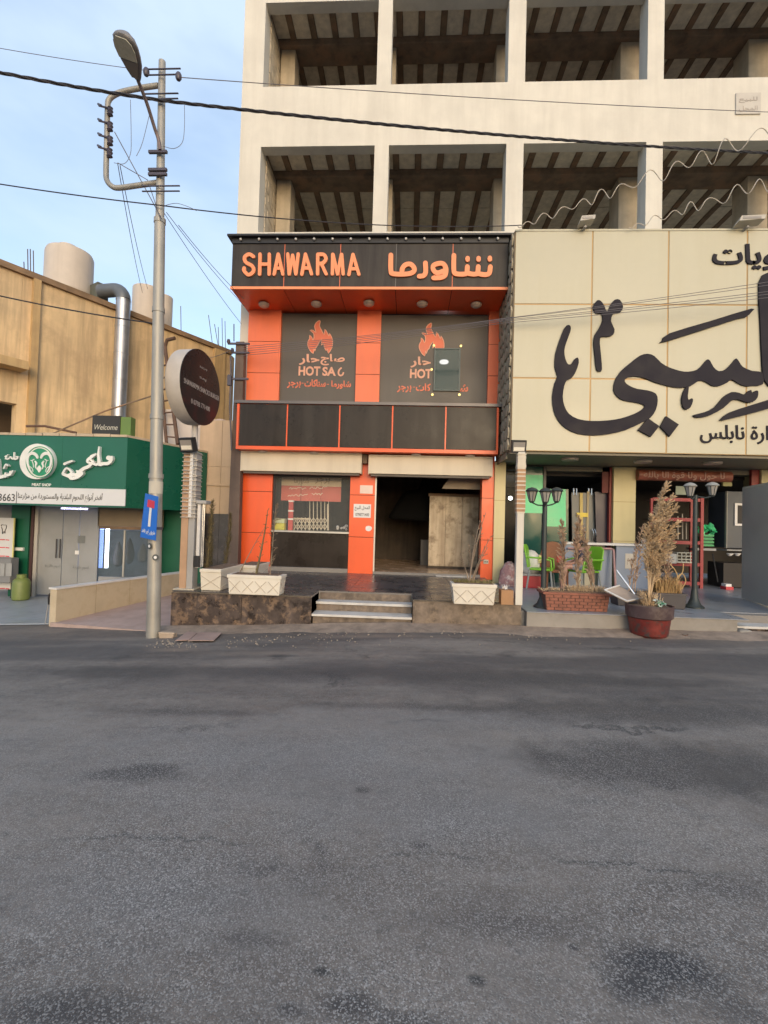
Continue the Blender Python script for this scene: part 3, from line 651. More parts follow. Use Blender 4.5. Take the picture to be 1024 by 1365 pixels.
boxp('top_cornice', M_cap, sg, x0-.08, x1+.08, YS-.12, YB-.005, zt-.015, zt+.03, bevel=.006); boxp('cornice_face', M_cap, sg, x0, x1, YS-.03, YS+.018, zt-.125, zt-.017)
M_bulb = mat('small_round_lamp', (.6, .58, .55), rough=.3)
for i in range(15):
    q = P(lerp(321, 663.5, i/14), 321, YS-.06); MB().ball((q.x, YS-.065, zt-.062), .028, 6).build('cornice_lamp', M_bulb, sg, smooth=True)
# sloping soffit
zw = zat(416, 493, YW)
fb = YW+.0
mb_pts = [x0, P(387.5, 400, 10.5).x, P(456.5, 400, 10.5).x, P(528.3, 400, 10.5).x, P(600, 400, 10.5).x, x1]
sp0 = [x0, js[1], js[2], js[3], js[4], x1]
zse = zb+.0
for a, c, in zip(sp0, sp0[1:]):
    MB().hexa([(a+.006, YS+.02, zb+.001), (c-.006, YS+.02, zb+.001), (c-.006, YB-.01, zb+.001), (a+.006, YB-.01, zb+.001)], [(a+.006, YS+.02, zb+.02), (c-.006, YS+.02, zb+.02), (c-.006, YB-.01, zb+.02), (a+.006, YB-.01, zb+.02)]).build('soffit_panel', M_or, sg)
boxp('soffit_core', M_gro, sg, x0+.01, x1-.01, YS+.02, YB-.01, zb+.022, zb+.09)
M_lamp = mat('round_bulkhead_lamp', (.50, .42, .35), rough=.35); M_lampg = mat('frosted_lamp_glass', (.62, .52, .42), rough=.3)
for px_, py_ in ((352, 407), (422, 406), (492, 405), (563, 406), (635, 407)):
    q = G(px_, py_-3, zb)
    l_ = MB().lathe([(.095, 0), (.125, -.02), (.12, -.06), (.09, -.085)][::-1], (q.x, q.y, zb), 20).build('bulkhead_lamp', M_lamp, sg, smooth=True)
    MB().lathe([(.02, -.105), (.06, -.10), (.088, -.086)], (q.x, q.y, zb), 20).build('lamp_glass', M_lampg, l_, smooth=True)
# wall between soffit and pillars top
# SHAWARMA letters (picture read at 5.851x from 315,325)
A1 = dict(S=[[(138,100),(105,82),(70,105),(80,145),(130,175),(138,215),(100,242),(66,210),(66,190)]],
 H=[[(190,82),(186,238)],[(262,82),(260,238)],[(190,160),(262,160)]],
 A=[[(331,82),(299,238)],[(331,82),(367,238)],[(310,190),(356,190)]],
 W=[[(405,80),(416,236)],[(416,236),(443,90)],[(443,90),(468,236)],[(468,236),(486,80)]])
seqs = [('S', A1['S']), ('H', A1['H']), ('A', A1['A']), ('W', A1['W']),
 ('A', [[(543,82),(514,238)],[(543,82),(590,236)],[(526,190),(576,190)]]),
 ('R', [[(638,84),(637,236)],[(640,84),(685,86),(702,118),(680,150),(645,158)],[(668,160),(704,236)]]),
 ('M', [[(752,236),(755,84)],[(757,84),(792,236)],[(792,236),(822,84)],[(824,84),(836,236)]]),
 ('A', [[(912,84),(880,240)],[(912,84),(958,238)],[(893,195),(945,195)]])]
for nm, ss in seqs:
    mb = MB()
    for s in ss: strokes_px(mb, [s], YS, 315, 326, 5.851, .035, 26 if len(s) == 2 else 28)
    mb.build('letter', M_orl, sg)
ar = [[(98,92),(98,215),(122,242),(230,243),(278,225),(284,195),(255,165),(215,170),(190,200),(186,238)],
      [(374,155),(376,225),(360,255),(325,262)],
      [(530,255),(540,205),(520,165),(485,158),(440,175),(438,210),(470,235),(530,215)],
      [(540,215),(530,255),(495,272),(440,275)],
      [(602,95),(602,215),(622,242),(690,244),(706,225),(710,185)],
      [(706,235),(760,246),(790,235),(797,185)], [(790,238),(850,248),(885,235),(894,185)]]
mb = MB(); strokes_px(mb, ar, YS, 505, 326, 6.024, .035, 38)
for (a, b_) in ((712, 122), (800, 122), (890, 120)): strokes_px(mb, [[(a, b_-6), (a, b_+6)]], YS, 505, 326, 6.024, .035, 36)
mb.build('arabic_lettering', M_orl, sg)
# banners on the upper floor
M_ban = mat('brown_grey_banner', (.088, .074, .062), rough=.5, var=.12, scale=1.0, streak=.15, scol=(.13, .11, .09))
M_pink = mat('peach_print', (.72, .36, .24), rough=.5); M_flame = mat('flame_orange_print', (.68, .16, .08), rough=.5)
FL = [(525,115),(530,140),(522,180),(545,230),(580,290),(590,225),(620,270),(640,310),(645,275),(672,320),(685,370),(678,450),(630,525),(622,470),(605,490),(580,440),(570,390),(545,430),(550,345),(510,400),(500,430),(480,450),(465,495),(455,460),(445,525),(400,480),(375,420),(380,375),(400,340),(400,300),(430,330),(440,360),(455,320),(445,270),(405,238),(445,238),(480,265),(460,190),(485,140)]
def banner(l, r, t, b, ox, oy, sc, fx, label, hole=None, clip=None):
    Yb = YW+.08
    x0, x1, z0, z1 = RC(l, r, t, b, Yb); o = thing('window_banner', label, 'banner', (x0, Yb, z0), 'dark printed banners on the upper floor')
    if hole:
        hx0, hx1, hz0, hz1 = RC(*hole, Yb)
        MB().box(x0, hx0, Yb, Yb+.02, z0, z1).box(hx1, x1, Yb, Yb+.02, z0, z1).box(hx0, hx1, Yb, Yb+.02, z0, hz0).box(hx0, hx1, Yb, Yb+.02, hz1, z1).build('banner_sheet', M_ban, o)
        for (a, c, d, e) in ((hx0-.0, hx0+.025, hz0, hz1), (hx1-.025, hx1, hz0, hz1), (hx0+.026, hx1-.026, hz0, hz0+.02), (hx0+.026, hx1-.026, hz1-.02, hz1)): boxp('opening_frame', mat('steel_blue_frame', (.07, .10, .10), rough=.4), o, a, c, Yb-.045, Yb-.001, d, e)
        boxp('glass_pane', mat('teal_glass', (.03, .07, .075), rough=.06, var=0, alpha=.72, spec=.25), o, hx0+.002, hx1-.002, Yb-.030, Yb-.024, hz0+.002, hz1-.002)
    else: boxp('banner_sheet', M_ban, o, x0, x1, Yb, Yb+.02, z0, z1)
    def T(u, w, d): q = P(ox+fx[0]+u/sc, oy+fx[1]+w/sc, Yb); return (q.x, Yb-d, q.z)
    mb = MB(); blob(mb, FL, T, .003, n=2); mb.build('flame_print', M_flame, o)
    mb = MB(); k = FL+[FL[0]]
    sm = smoothpts([(a, b_, 0) for a, b_ in FL], 2, True); sm.append(sm[0])
    stroke(mb, [(q.x, q.y, 8) for q in sm], T, .011, smooth=False); mb.build('flame_outline', M_pink, o)
    def tx(s, a, c, d, e, bold, m):
        mb = MB(); ax0 = ox+fx[0]+a/sc; ax1 = ox+fx[0]+c/sc; ay0 = oy+fx[1]+d/sc; ay1 = oy+fx[1]+e/sc
        vx = RC(ax0, ax1, ay0, ay1, Yb); text_uv(mb, s, *vx, lambda u, w, dd: (u, Yb-.001-dd, w), bold, .004)
        mb.build('lettering', m, o)
    if not hole:
        tx(shape('صاج'), 535, 835, 530, 672, .03, M_pink); tx(shape('حار'), 268, 520, 530, 668, .03, M_pink)
        tx('HOT', 262, 532, 682, 800, .035, M_pink); 
        tx('SA', 558, 725, 690, 802, .035, M_pink)
        mb = MB(); stroke(mb, [(790, 705, 20), (765, 730, 20), (757, 770, 20), (775, 796, 20), (805, 790, 20), (818, 765, 20)], T, .004); mb.build('lettering', M_pink, o)
        tx(shape('شاورما'), 668, 912, 860, 965, .03, M_flame); tx('-', 612, 640, 902, 910, .0, M_flame); tx(shape('سناكات'), 335, 598, 845, 938, .03, M_flame)
        tx('-', 298, 325, 888, 896, .0, M_flame); tx(shape('برجر'), 118, 290, 868, 955, .03, M_flame)
    else:
        tx(shape('حار'), 268, 520, 530, 668, .03, M_pink); tx('HOT', 262, 532, 682, 800, .035, M_pink)
        tx(shape('شا'), 845, 985, 865, 965, .03, M_flame); tx(shape('كات'), 335, 520, 862, 958, .03, M_flame); tx('-', 298, 325, 905, 913, .0, M_flame); tx(shape('برجر'), 100, 280, 885, 975, .03, M_flame)
        for (px_, py_) in ((578.5, 460.5), (614.5, 461), (575.5, 492.5), (576.5, 526), (612.5, 526)):
            q = P(px_, py_, Yb-.02); MB().lathe([(.028, 0), (.028, .02)], (q.x, Yb-.001, q.z), 10, (0, -1, 0)).build('fixing_bolt', mat('brass_fixing', (.75, .6, .25), rough=.3, metal=.5), o)
    return o
banner(373.5, 475, 418, 536, 370, 415, 9.31, (0, 0), 'dark banner with flame logo and HOT SAJ in full')
banner(507, 651, 420, 540, 370, 415, 9.31, (148.5, 3.5), 'dark banner with a glazed opening cut through the HOT SAJ print', hole=(578.5, 613.5, 465, 521.5))
# cable conduit at the right pillar and cobweb of ivy? none

# ================================================================== CREAM SHOP (right)
M_cream = mat('cream_sign_panel', (.47, .44, .325), rough=.40, var=.07, scale=.8, bump=.4, bscale=1.6, streak=.3, scol=(.44, .40, .27))
M_gold = mat('gold_joint_strip', (.34, .22, .09), rough=.45, metal=.2)
M_navy = mat('dark_navy_lettering', (.014, .012, .020), rough=.5, var=.1, spec=.15)
M_yel = mat('yellow_cream_cladding', (.60, .52, .28), rough=.45, var=.05, streak=.2, scol=(.45, .38, .2))
YC = 9.7
cs = thing('cream_sign', 'huge cream panel sign with dark Arabic calligraphy', 'sign', (P(680, 600, YC).x, YC, P(680, 600, YC).z))
cx = [P(684, 455, YC).x, P(788, 455, YC).x, P(890, 455, YC).x, P(995.5, 455, YC).x]
w_ = cx[3]-cx[2]; cx += [cx[3]+w_, cx[3]+2*w_, cx[3]+2.5*w_]
# zs measured at x=850
czs = [P(850, 604, YC).z, P(850, 505.5, YC).z, P(850, 406, YC).z, P(850, 307, YC).z]
for a, c in zip(cx, cx[1:]):
    for d, e in zip(czs, czs[1:]):
        MB().box(a+.016, c-.016, YC, YC+.02, d+.016, e-.016).build('cream_panel', M_cream, cs)
boxp('joint_backing', M_gold, cs, cx[0]+.01, cx[-1], YC+.008, YC+.03, czs[0]+.004, czs[-1]-.004)
boxp('sign_frame', mat('cream_sign_body', (.3, .27, .2)), cs, cx[0]+.02, cx[-1], YC+.032, YB-.01, czs[0]+.02, czs[-1]-.02)
boxp('top_edge', M_cream, cs, cx[0], cx[-1], YC-.01, YB-.02, czs[-1]-.012, czs[-1]+.025)
# stone-patterned left flank
M_stn = mat('irregular_flank_stone', (.36, .31, .22), rough=.8, var=.3, bump=.3); M_mort = mat('flank_mortar', (.16, .13, .09), rough=.9)
boxp('flank_wall', M_mort, cs, cx[0]-.02, cx[0]+.008, YC+.01, YB-.005, czs[0]+.0, czs[-1]-.013)
for r in range(18):
    for c in range(5):
        y0 = YC+.02+c*.3-(.15 if r % 2 else 0); y1 = y0+.28; y0 = max(y0, YC+.02); y1 = min(y1, YB-.02)
        if y1-y0 < .05: continue
        z0 = czs[0]+.02+r*.247; z1 = z0+.23
        if z1 > czs[-1]-.02: continue
        j = lambda: random.uniform(-.02, .02)
        c0_ = ((y0+y1)/2, (z0+z1)/2); pts = [(y0+j(), c0_[1]+j()), (lerp(y0, y1, .25), z0+j()), (lerp(y0, y1, .75), z0+j()), (y1+j(), c0_[1]+j()), (lerp(y0, y1, .75), z1+j()), (lerp(y0, y1, .25), z1+j())]
        MB().slab([(cx[0]-.022, a, b_) for a, b_ in pts], (-.02-random.uniform(0, .015), 0, 0)).build('flank_stone', M_stn, cs)
# calligraphy traced at 2.813x from 660,280
tC = plane_px(YC, 660, 280, 2.813)
body = [(1000,612),(960,605),(925,590),(912,572),(900,558),(888,572),(862,598),(835,606),(815,590),(803,568),(792,562),(778,578),(755,600),(720,608),(690,605),(650,592),(620,575),(595,550),(570,541),(540,548),(505,575),(470,605),(448,640),(442,675),(455,700),(480,715),(520,722),(545,728),(558,735),(550,748),(520,765),(470,782),(420,790),(360,792),(310,785),(275,765),(258,735),(252,700),(258,660),(268,640),(285,632),(300,610),(312,575),(308,555),(295,562),(285,578),(272,580),(262,560),(258,530),(265,500),(280,460),(282,440),(272,433),(258,445),(240,490),(225,540),(222,590),(232,625),(222,650),(213,700),(218,750),(235,790),(265,820),(310,840),(370,846),(430,840),(490,825),(545,800),(580,780),(600,750),(607,715),(600,690),(570,678),(530,672),(500,660),(484,645),(490,632),(520,625),(560,632),(590,645),(640,660),(690,668),(730,662),(760,642),(785,645),(810,660),(835,662),(865,650),(885,637),(905,650),(935,662),(965,660),(1000,655)]
shapes = [body, [(985,275),(1018,238),(1050,262),(1075,300),(1075,640),(1040,668),(1005,640),(996,560),(990,420)], [(625,490),(650,465),(800,420),(955,373),(957,385),(935,405),(900,412),(640,495)],
 [(365,365),(380,342),(395,345),(408,365),(418,385),(430,360),(445,340),(465,340),(477,365),(468,385),(450,388),(438,395),(432,420),(445,450),(440,470),(420,477),(395,478),(390,500),(395,550),(398,600),(390,607),(378,600),(372,550),(367,500),(372,470),(385,450),(398,425),(402,405),(395,390),(375,388)],
 [(716,662),(722,668),(718,700),(722,715),(732,708),(738,715),(728,742),(712,750),(700,738),(696,712),(702,685)],
 [(740,770),(780,760),(820,740),(850,705),(880,685),(910,688),(930,695),(945,680),(955,678),(958,690),(970,680),(980,682),(978,705),(960,722),(935,722),(905,712),(880,718),(850,745),(800,772),(755,780)],
 [(843,785),(875,760),(950,735),(1024,712),(1090,692),(1090,722),(1024,745),(940,768),(850,790)]]
for i, s in enumerate(shapes):
    mb = MB(); blob(mb, s, tC, .03+.004*i, n=2); mb.build('calligraphy_stroke', M_navy, cs)
for s in ([(533,826),(570,783),(611,812),(580,852)], [(615,814),(637,775),(684,806),(650,851)]):
    mb = MB(); blob(mb, s, tC, .05, smooth=False); mb.build('calligraphy_dot', M_navy, cs)
mb = MB(); text_px(mb, shape('حلويات'), 949, 1073, 326, 361, YC, .022, .03); mb.build('arabic_lettering', M_navy, cs)
mb = MB(); text_px(mb, shape('حوارة نابلس'), 933, 1052, 567, 592, YC, .012, .02); mb.build('arabic_lettering', M_navy, cs)
# building body: soffit, pilasters, inner rooms
cream = thing('cream_shop', 'cream clad sweet shop with glass front under the big sign', 'shop', (6, YW, Z2))
CX0 = P(657.5, 690, YW-.05).x
M_sof = mat('brown_grey_soffit', (.20, .175, .125), rough=.6)
zso = czs[0]+.0
boxp('soffit', M_sof, cream, cx[0]-.0, cx[-1], YC+.06, 11.9, zso-.05, zso-.003)
boxp('soffit_step', M_sof, cream, SHOPX1+.02, cx[0]-.003, YC+.3, 11.9, zso-.12, zso-.003)
for px_, py_ in ((760, 611), (857, 614), (950, 616)):
    q = G(px_, py_, zso-.05); 
    l_ = MB().lathe([(.10, -.05), (.17, -.045), (.18, 0)], (q.x, q.y, zso-.051), 20).build('soffit_lamp', M_lamp, cream, smooth=True)
def creampil(l, r, t, b, Y, js, dpt=.5, m=M_yel):
    x0, x1, z0, z1 = RC(l, r, t, b, Y); z0 = Z2 if b > 760 else z0; z1 = zso-.06
    MB().box(x0+.006, x1-.006, Y+.012, Y+dpt, z0, z1).build('pilaster_core', M_gold, cream)
    zz = [z0]+[P((l+r)/2, j, Y).z for j in sorted(js, reverse=True)]+[z1]
    for a, c in zip(zz, zz[1:]): MB().box(x0, x1, Y, Y+.011, a+.005, c-.005).box(x0, x0+.004, Y+.0115, Y+dpt, a+.005, c-.005).box(x1-.004, x1, Y+.0115, Y+dpt, a+.005, c-.005).build('pilaster_panel', m, cream)
creampil(658.5, 673, 612, 775, YW-.06, [667, 718]); creampil(817.5, 847, 615, 780, 11.35, [669, 721.5], .6); creampil(1015, 1050, 617, 780, 11.35, [669, 721.5], .6)
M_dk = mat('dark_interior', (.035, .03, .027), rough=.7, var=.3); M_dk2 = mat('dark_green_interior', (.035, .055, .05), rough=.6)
cx1 = 11.3
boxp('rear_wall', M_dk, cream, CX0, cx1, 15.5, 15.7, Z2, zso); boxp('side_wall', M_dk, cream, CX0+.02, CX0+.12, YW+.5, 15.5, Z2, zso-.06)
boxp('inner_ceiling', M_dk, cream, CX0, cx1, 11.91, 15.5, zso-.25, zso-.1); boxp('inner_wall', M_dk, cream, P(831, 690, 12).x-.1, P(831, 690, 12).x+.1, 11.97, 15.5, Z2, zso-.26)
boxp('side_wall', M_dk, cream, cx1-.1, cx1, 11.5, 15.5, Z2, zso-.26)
# lintel band
boxp('lintel', M_sof, cream, CX0+.25, cx1, 11.5, 11.9, zat(628, 760, 11.5), zso-.06)
# glass front left bay
M_gf = mat('dark_green_glass', (.022, .085, .070), rough=.12, var=.1, spec=.3); M_sheen = mat('bright_green_sheen', (.10, .62, .30), rough=.35, var=.12, scale=2)  # lighter sheet paints the bright reflection at the top of the panes
def sheetpx(name, l, r, t, b, Y, m, parent, th=.02, lean=0, zb_=None, **k):
    x0, x1, z0, z1 = RC(l, r, t, b, Y)
    if zb_ is not None: z0 = zb_
    return MB().hexa([(x0, Y, z0), (x1, Y, z0), (x1, Y+th, z0), (x0, Y+th, z0)], [(x0+lean, Y, z1), (x1+lean, Y, z1), (x1+lean, Y+th, z1), (x0+lean, Y+th, z1)]).build(name, m, parent, **k)
gl = thing('green_glass_pane', 'tall green glass pane with a painted bright sheen beside the white post', 'glass', P(712, 780, 11.45), 'green glass panes of the sweet shop front')
sheetpx('glass', 697, 726, 622, 781, 11.45, M_gf, gl, zb_=Z2); sheetpx('painted_sheen', 698, 725, 633, 684, 11.43, M_sheen, gl, .012); sheetpx('frame', 723.5, 727, 622, 781, 11.40, M_cap, gl, .04, zb_=Z2)
gl2 = thing('green_glass_pane', 'lower green glass pane leaning to the right of the lamp post', 'glass', P(742, 780, 11.55), 'green glass panes of the sweet shop front')
sheetpx('glass', 729, 759, 652, 781, 11.55, M_gf, gl2, zb_=Z2, lean=-.04); sheetpx('painted_sheen', 728.5, 755, 652, 702, 11.53, M_sheen, gl2, .012, lean=-.02)
q = P(680.5, 664, 13.5); tag(MB().ball(q, .05, 6).build('ceiling_bulb', mat('cold_white_bulb', (.9, .9, .9), emit=(.85, .95, 1), estr=25), loc=q), 'small lit white bulb glowing in the dark narrow bay', 'lamp')
boxp('narrow_bay_glass', mat('black_glass', (.01, .012, .012), rough=.08, var=0, alpha=.35, spec=.1), cream, P(673.5, 690, 11.4).x, P(696, 690, 11.4).x, 11.4, 11.41, Z2, zso-.06)
# doors leaning inside the left bay
M_gdoor = mat('grey_steel_door', (.13, .14, .14), rough=.4, var=.15); M_pack = mat('yellow_packing_strip', (.58, .45, .16), rough=.6)
dr = thing('glazed_door', 'grey door leaf with yellow packing strip leaning in the bay', 'door', P(778, 780, 11.7))
sheetpx('leaf', 765, 795, 657, 781, 11.7, M_gdoor, dr, .05, zb_=Z2, lean=-.07); sheetpx('packing_strip', 774, 778, 657, 740, 11.67, M_pack, dr, .02, lean=-.03)
sheetpx('packing_strip', 782, 785, 655, 735, 11.68, mat('tan_strip', (.4, .33, .2)), dr, .012); sheetpx('yellow_label', 769, 784, 683.5, 689, 11.66, mat('yellow_label', (.75, .6, .1)), dr, .01)
for px_ in (790.5, 793.5):
    mb = MB(); mb.tube([P(px_-.6, 705, 11.64), P(px_+1, 709, 11.6), P(px_+1.4, 714, 11.6), P(px_+.8, 721, 11.64)], .014, 6); mb.build('handle', mat('chrome', (.7, .7, .7), rough=.2, metal=.9), dr, smooth=True)
for px_ in (765, 769, 785, 789): MB().tube([P(px_, 651, 11.7), P(px_, 660, 11.7)], .018, 6).build('hinge_clip', mat('chrome', (0, 0, 0)), dr)
dp = thing('dark_sheet', 'dark purple board leaning against the red door frame', 'board', P(805, 780, 11.6)); sheetpx('board', 798, 815, 656, 781, 11.6, mat('dark_purple_board', (.055, .045, .065), rough=.4), dp, .04, zb_=Z2, lean=-.1)
rf = thing('red_door_frame', 'dark red door frame beside the yellow pillar', 'door frame', P(812, 780, 11.45))
M_red = mat('dull_red_metal', (.28, .035, .03), rough=.45, var=.15)
sheetpx('upright', 812.5, 817, 623, 722, 11.45, M_red, rf, .1); sheetpx('panel', 803, 812, 623, 657, 11.5, mat('deep_red_panel', (.14, .02, .018)), rf, .05); sheetpx('upright', 811, 817, 722, 781, 11.46, M_red, rf, .08, zb_=Z2)
# counter run: white top, pale blue fronts
M_bl = mat('pale_blue_grey_panel', (.24, .29, .38), rough=.45, var=.06); M_wtop = mat('white_counter_top', (.60, .60, .60), rough=.4)
ct = thing('service_counter', 'pale blue-grey counter with a white top behind the dry grass', 'counter', P(810, 785, 10.9))
x0, x1, z0, z1 = RC(753, 872, 724, 789, 10.9)
boxp('counter_top', M_wtop, ct, x0, x1+.05, 10.85, 11.33, z1-.05, z1); 
boxp('side_panel', M_bl, ct, x0, x0+.25, 10.9, 10.95, Z2, z1-.052); boxp('cream_back_panel', mat('cream_board', (.50, .47, .36)), ct, x0+.252, P(813, 750, 10.9).x, 11.2, 11.24, Z2, z1-.052)
boxp('front_panel', M_bl, ct, P(800, 750, 10.92).x, P(818, 750, 10.92).x, 11.0, 11.04, Z2, z1-.12); boxp('front_panel', M_bl, ct, P(821, 750, 10.92).x, x1, 10.9, 10.95, Z2, z1-.052)
MB().tube([P(757, 731, 10.85), P(815, 731.5, 10.85), P(818, 733, 10.85), P(821, 790, 10.7)], .025, 8).build('pipe_frame', mat('pinkish_pipe', (.42, .25, .24), rough=.5), ct, smooth=True)
ps = thing('paper_notice', 'torn cream paper taped to the blue counter front', 'notice', P(841, 750, 10.89)); x0, x1, z0, z1 = RC(833.5, 848.5, 738, 758, 10.895)
boxp('sheet', mat('cream_paper', (.6, .55, .47)), ps, x0, x1, 10.89, 10.896, z0, z1)
mb = MB(); text_px(mb, shape('خصم'), 836, 846, 742, 753, 10.889, .01, .002); mb.build('lettering', mat('brown_ink', (.3, .2, .15)), ps)
tag(MB().lathe([(.09, 0), (.12, .06), (.08, .13), (.02, .15)], (P(865, 724, 11.0).x, 11.1, P(812, 724, 10.9).z), 12).build('plastic_sack', mat('white_plastic', (.6, .58, .58), rough=.4), smooth=True, loc=P(865, 724, 11.0)), 'crumpled white sack on the end of the blue counter', 'sack')
# roller tube with Arabic text above right bay
rt = thing('printed_roll', 'rolled copper-red banner with Arabic print under the soffit', 'banner', P(910, 635, 11.3))
a = P(849, 633, 11.3); b_ = P(973, 636, 11.3)
MB().tube([a, b_], .125, 14).build('roll', mat('copper_red_banner', (.30, .10, .065), rough=.4, var=.3, scale=4), rt, smooth=True)
mb = MB(); text_px(mb, shape('لا حول ولا قوة الا بالله'), 858, 966, 629, 640, 11.17, .01, .004); mb.build('lettering', mat('pale_pink_print', (.5, .3, .24)), rt)
boxp('end_tape', mat('olive_tape', (.3, .28, .12)), rt, P(964, 645, 11.2).x, P(976, 645, 11.2).x, 11.2, 11.25, P(970, 648, 11.2).z, P(970, 643, 11.2).z)
tag(sheetpx('green_white_board', 901, 917, 648, 659.5, 11.5, mat('pale_green_board', (.32, .38, .31)), None), 'small pale green board behind the double garden lamp', 'board')
boxp('red_return', M_red, cream, P(1003, 630, 11.4).x, P(1014, 630, 11.4).x, 11.42, 11.5, P(1008, 652, 11.4).z, zso-.06)
# red rack
M_rack = mat('red_painted_rack', (.28, .022, .030), rough=.45, var=.15)
rk = thing('red_shelf_rack', 'red metal shelving rack in the dark right bay', 'rack', P(905, 780, 11.3))
for (px_, w_) in ((868.5, 1.5), (922, 1.7), (936, 2.0)):
    x0, x1, z0, z1 = RC(px_-w_, px_+w_, 664, 780, 11.3 if px_ != 922 else 11.8); Yk = 11.3 if px_ != 922 else 11.8; boxp('upright', M_rack, rk, x0, x1, Yk, Yk+.05, Z2, z1)
for py_ in (666, 692.5, 723, 752, 777):
    x0, x1, z0, z1 = RC(870, 934, py_-2.2, py_+2.2, 11.31); boxp('shelf_rail', M_rack, rk, x0+.02, x1, 11.31, 11.35, z0, z1); boxp('shelf_board', mat('dark_shelf', (.06, .04, .035)), rk, x0+.02, x1, 11.36, 11.8, z0+.02, z0+.045)
for px_, t_, b_ in ((904, 688, 719), (910, 685, 719), (915, 690, 719)): tag(MB().tube([P(px_, b_, 11.6), P(px_-.3, t_, 11.6)], .012, 6).build('metal_rod', mat('pale_rod', (.4, .36, .3)), loc=P(px_, b_, 11.6)), {904: 'short pale rod standing furthest left on the red rack', 910: 'tallest pale rod on the red rack', 915: 'right one of the pale rods on the red rack'}[px_], 'rod')
def wirebox(l, r, t, b, Y, m, name, label, cat, dpt=.4, nx=4, nz=3):
    x0, x1, z0, z1 = RC(l, r, t, b, Y); o = thing(name, label, cat, (x0, Y, z0))
    for i in range(nz+1):
        z = lerp(z0, z1, i/nz); MB().box(x0, x1, Y, Y+.01, z-.009, z+.009).box(x0, x0+.01, Y+.011, Y+dpt, z-.009, z+.009).box(x1-.01, x1, Y+.011, Y+dpt, z-.009, z+.009).build('rail', m, o)
    for i in range(nx+1): x = lerp(x0, x1, i/nx); boxp('slat', m, o, x-.008, x+.008, Y-.008, Y-.001, z0, z1)
    boxp('base', m, o, x0+.012, x1-.012, Y+.012, Y+dpt, z0+.0, z0+.02); return o
wirebox(903, 926, 737, 750, 11.15, mat('cream_plastic', (.5, .48, .4)), 'plastic_crate', 'cream slatted crate on the red rack', 'crate')
x0, x1, z0, z1 = RC(887, 902.5, 738, 751, 11.1); tag(boxp('white_carton', mat('white_carton', (.6, .56, .48)), None, x0, x1, 11.1, 11.4, z0, z1, bevel=.01), 'white carton left of the slatted crate', 'carton')
gc = thing('green_crate', 'green plastic basket holding green bags on a dark stand', 'crate', P(941, 720, 11.6)); x0, x1, z0, z1 = RC(934, 952, 714, 727, 11.6)
M_gp = mat('green_plastic', (.03, .30, .10), rough=.4)
for i in range(4): z = lerp(z0, z1, i/3); MB().box(x0, x1, 11.6, 11.62, z-.02, z+.02).build('band', M_gp, gc)
boxp('body', mat('dark_green_plastic', (.015, .12, .05)), gc, x0+.01, x1-.01, 11.63, 11.95, z0, z1-.02)
gb = MB()
for _ in range(16): c_ = P(random.uniform(932, 951), random.uniform(702, 713), 11.7); gb.add([c_+Vector((random.uniform(-.1, .1), random.uniform(-.08, .08), random.uniform(-.1, .12))) for _ in range(4)], [(0, 1, 2), (0, 2, 3), (1, 2, 3)])
tag(gb.build('green_bag', mat('bright_green_plastic_bag', (.06, .50, .22), rough=.35), loc=P(941, 713, 11.7)), 'crumpled bright green bags heaped on the green basket', 'bag')
stl = thing('folding_stand', 'dark folding stand under the green basket', 'stand', P(943, 775, 11.7)); boxp('shelf', mat('grey_metal', (.3, .3, .3)), stl, x0-.1, x1+.02, 11.55, 12, z0-.12, z0-.07)
for (a1, a2) in ((936, 931), (950, 957)):
    MB().tube([P(a1, 738, 11.6), P(a2, 776, 11.6)], .015, 6).build('leg', M_cap, stl)
fr = thing('display_fridge', 'dark cabinet with a white framed window at the right bay', 'cabinet', P(979, 760, 11.5)); x0, x1, z0, z1 = RC(969, 1000, 655, 731, 11.5)
boxp('cabinet', mat('blue_black_cabinet', (.05, .06, .075), rough=.4), fr, x0, x1, 11.5, 12.2, z0, z1, bevel=.01); boxp('edge', mat('pale_edge', (.35, .33, .28)), fr, x0-.015, x0-.002, 11.48, 11.55, z0, z1)
x0_, x1_, z0_, z1_ = RC(979, 1000, 671, 701, 11.49); boxp('window_frame', M_paper, fr, x0_, x1_, 11.47, 11.498, z0_, z1_); boxp('window_pane', M_dk, fr, x0_+.06, x1_, 11.46, 11.469, z0_+.05, z1_-.05)
boxp('glass_shelf', mat('grey_metal', (0, 0, 0)), fr, x0+.01, x1, 11.5, 11.9, z0-.06, z0-.03); boxp('lower_case', M_dk, fr, x0, x1, 11.6, 12.2, Z2+.02, z0-.35)
for px_ in (973, 983): q = P(px_, 741, 11.55); MB().lathe([(.03, 0), (.07, .05), (.07, .06)], (q.x, q.y, q.z), 12).build('bowl', M_paper, fr)
x0, x1, z0, z1 = RC(968, 978, 774, 782, 11.2); sb = thing('shoe_box', 'small red and white box lying on the floor of the right bay', 'box', (x0, 11.2, Z2)); boxp('tray', mat('box_red', (.5, .05, .06)), sb, x0, x1, 11.2, 11.4, Z2+.001, Z2+.07); boxp('lid', M_paper, sb, x0+.01, x1-.03, 11.22, 11.38, Z2+.071, Z2+.13)
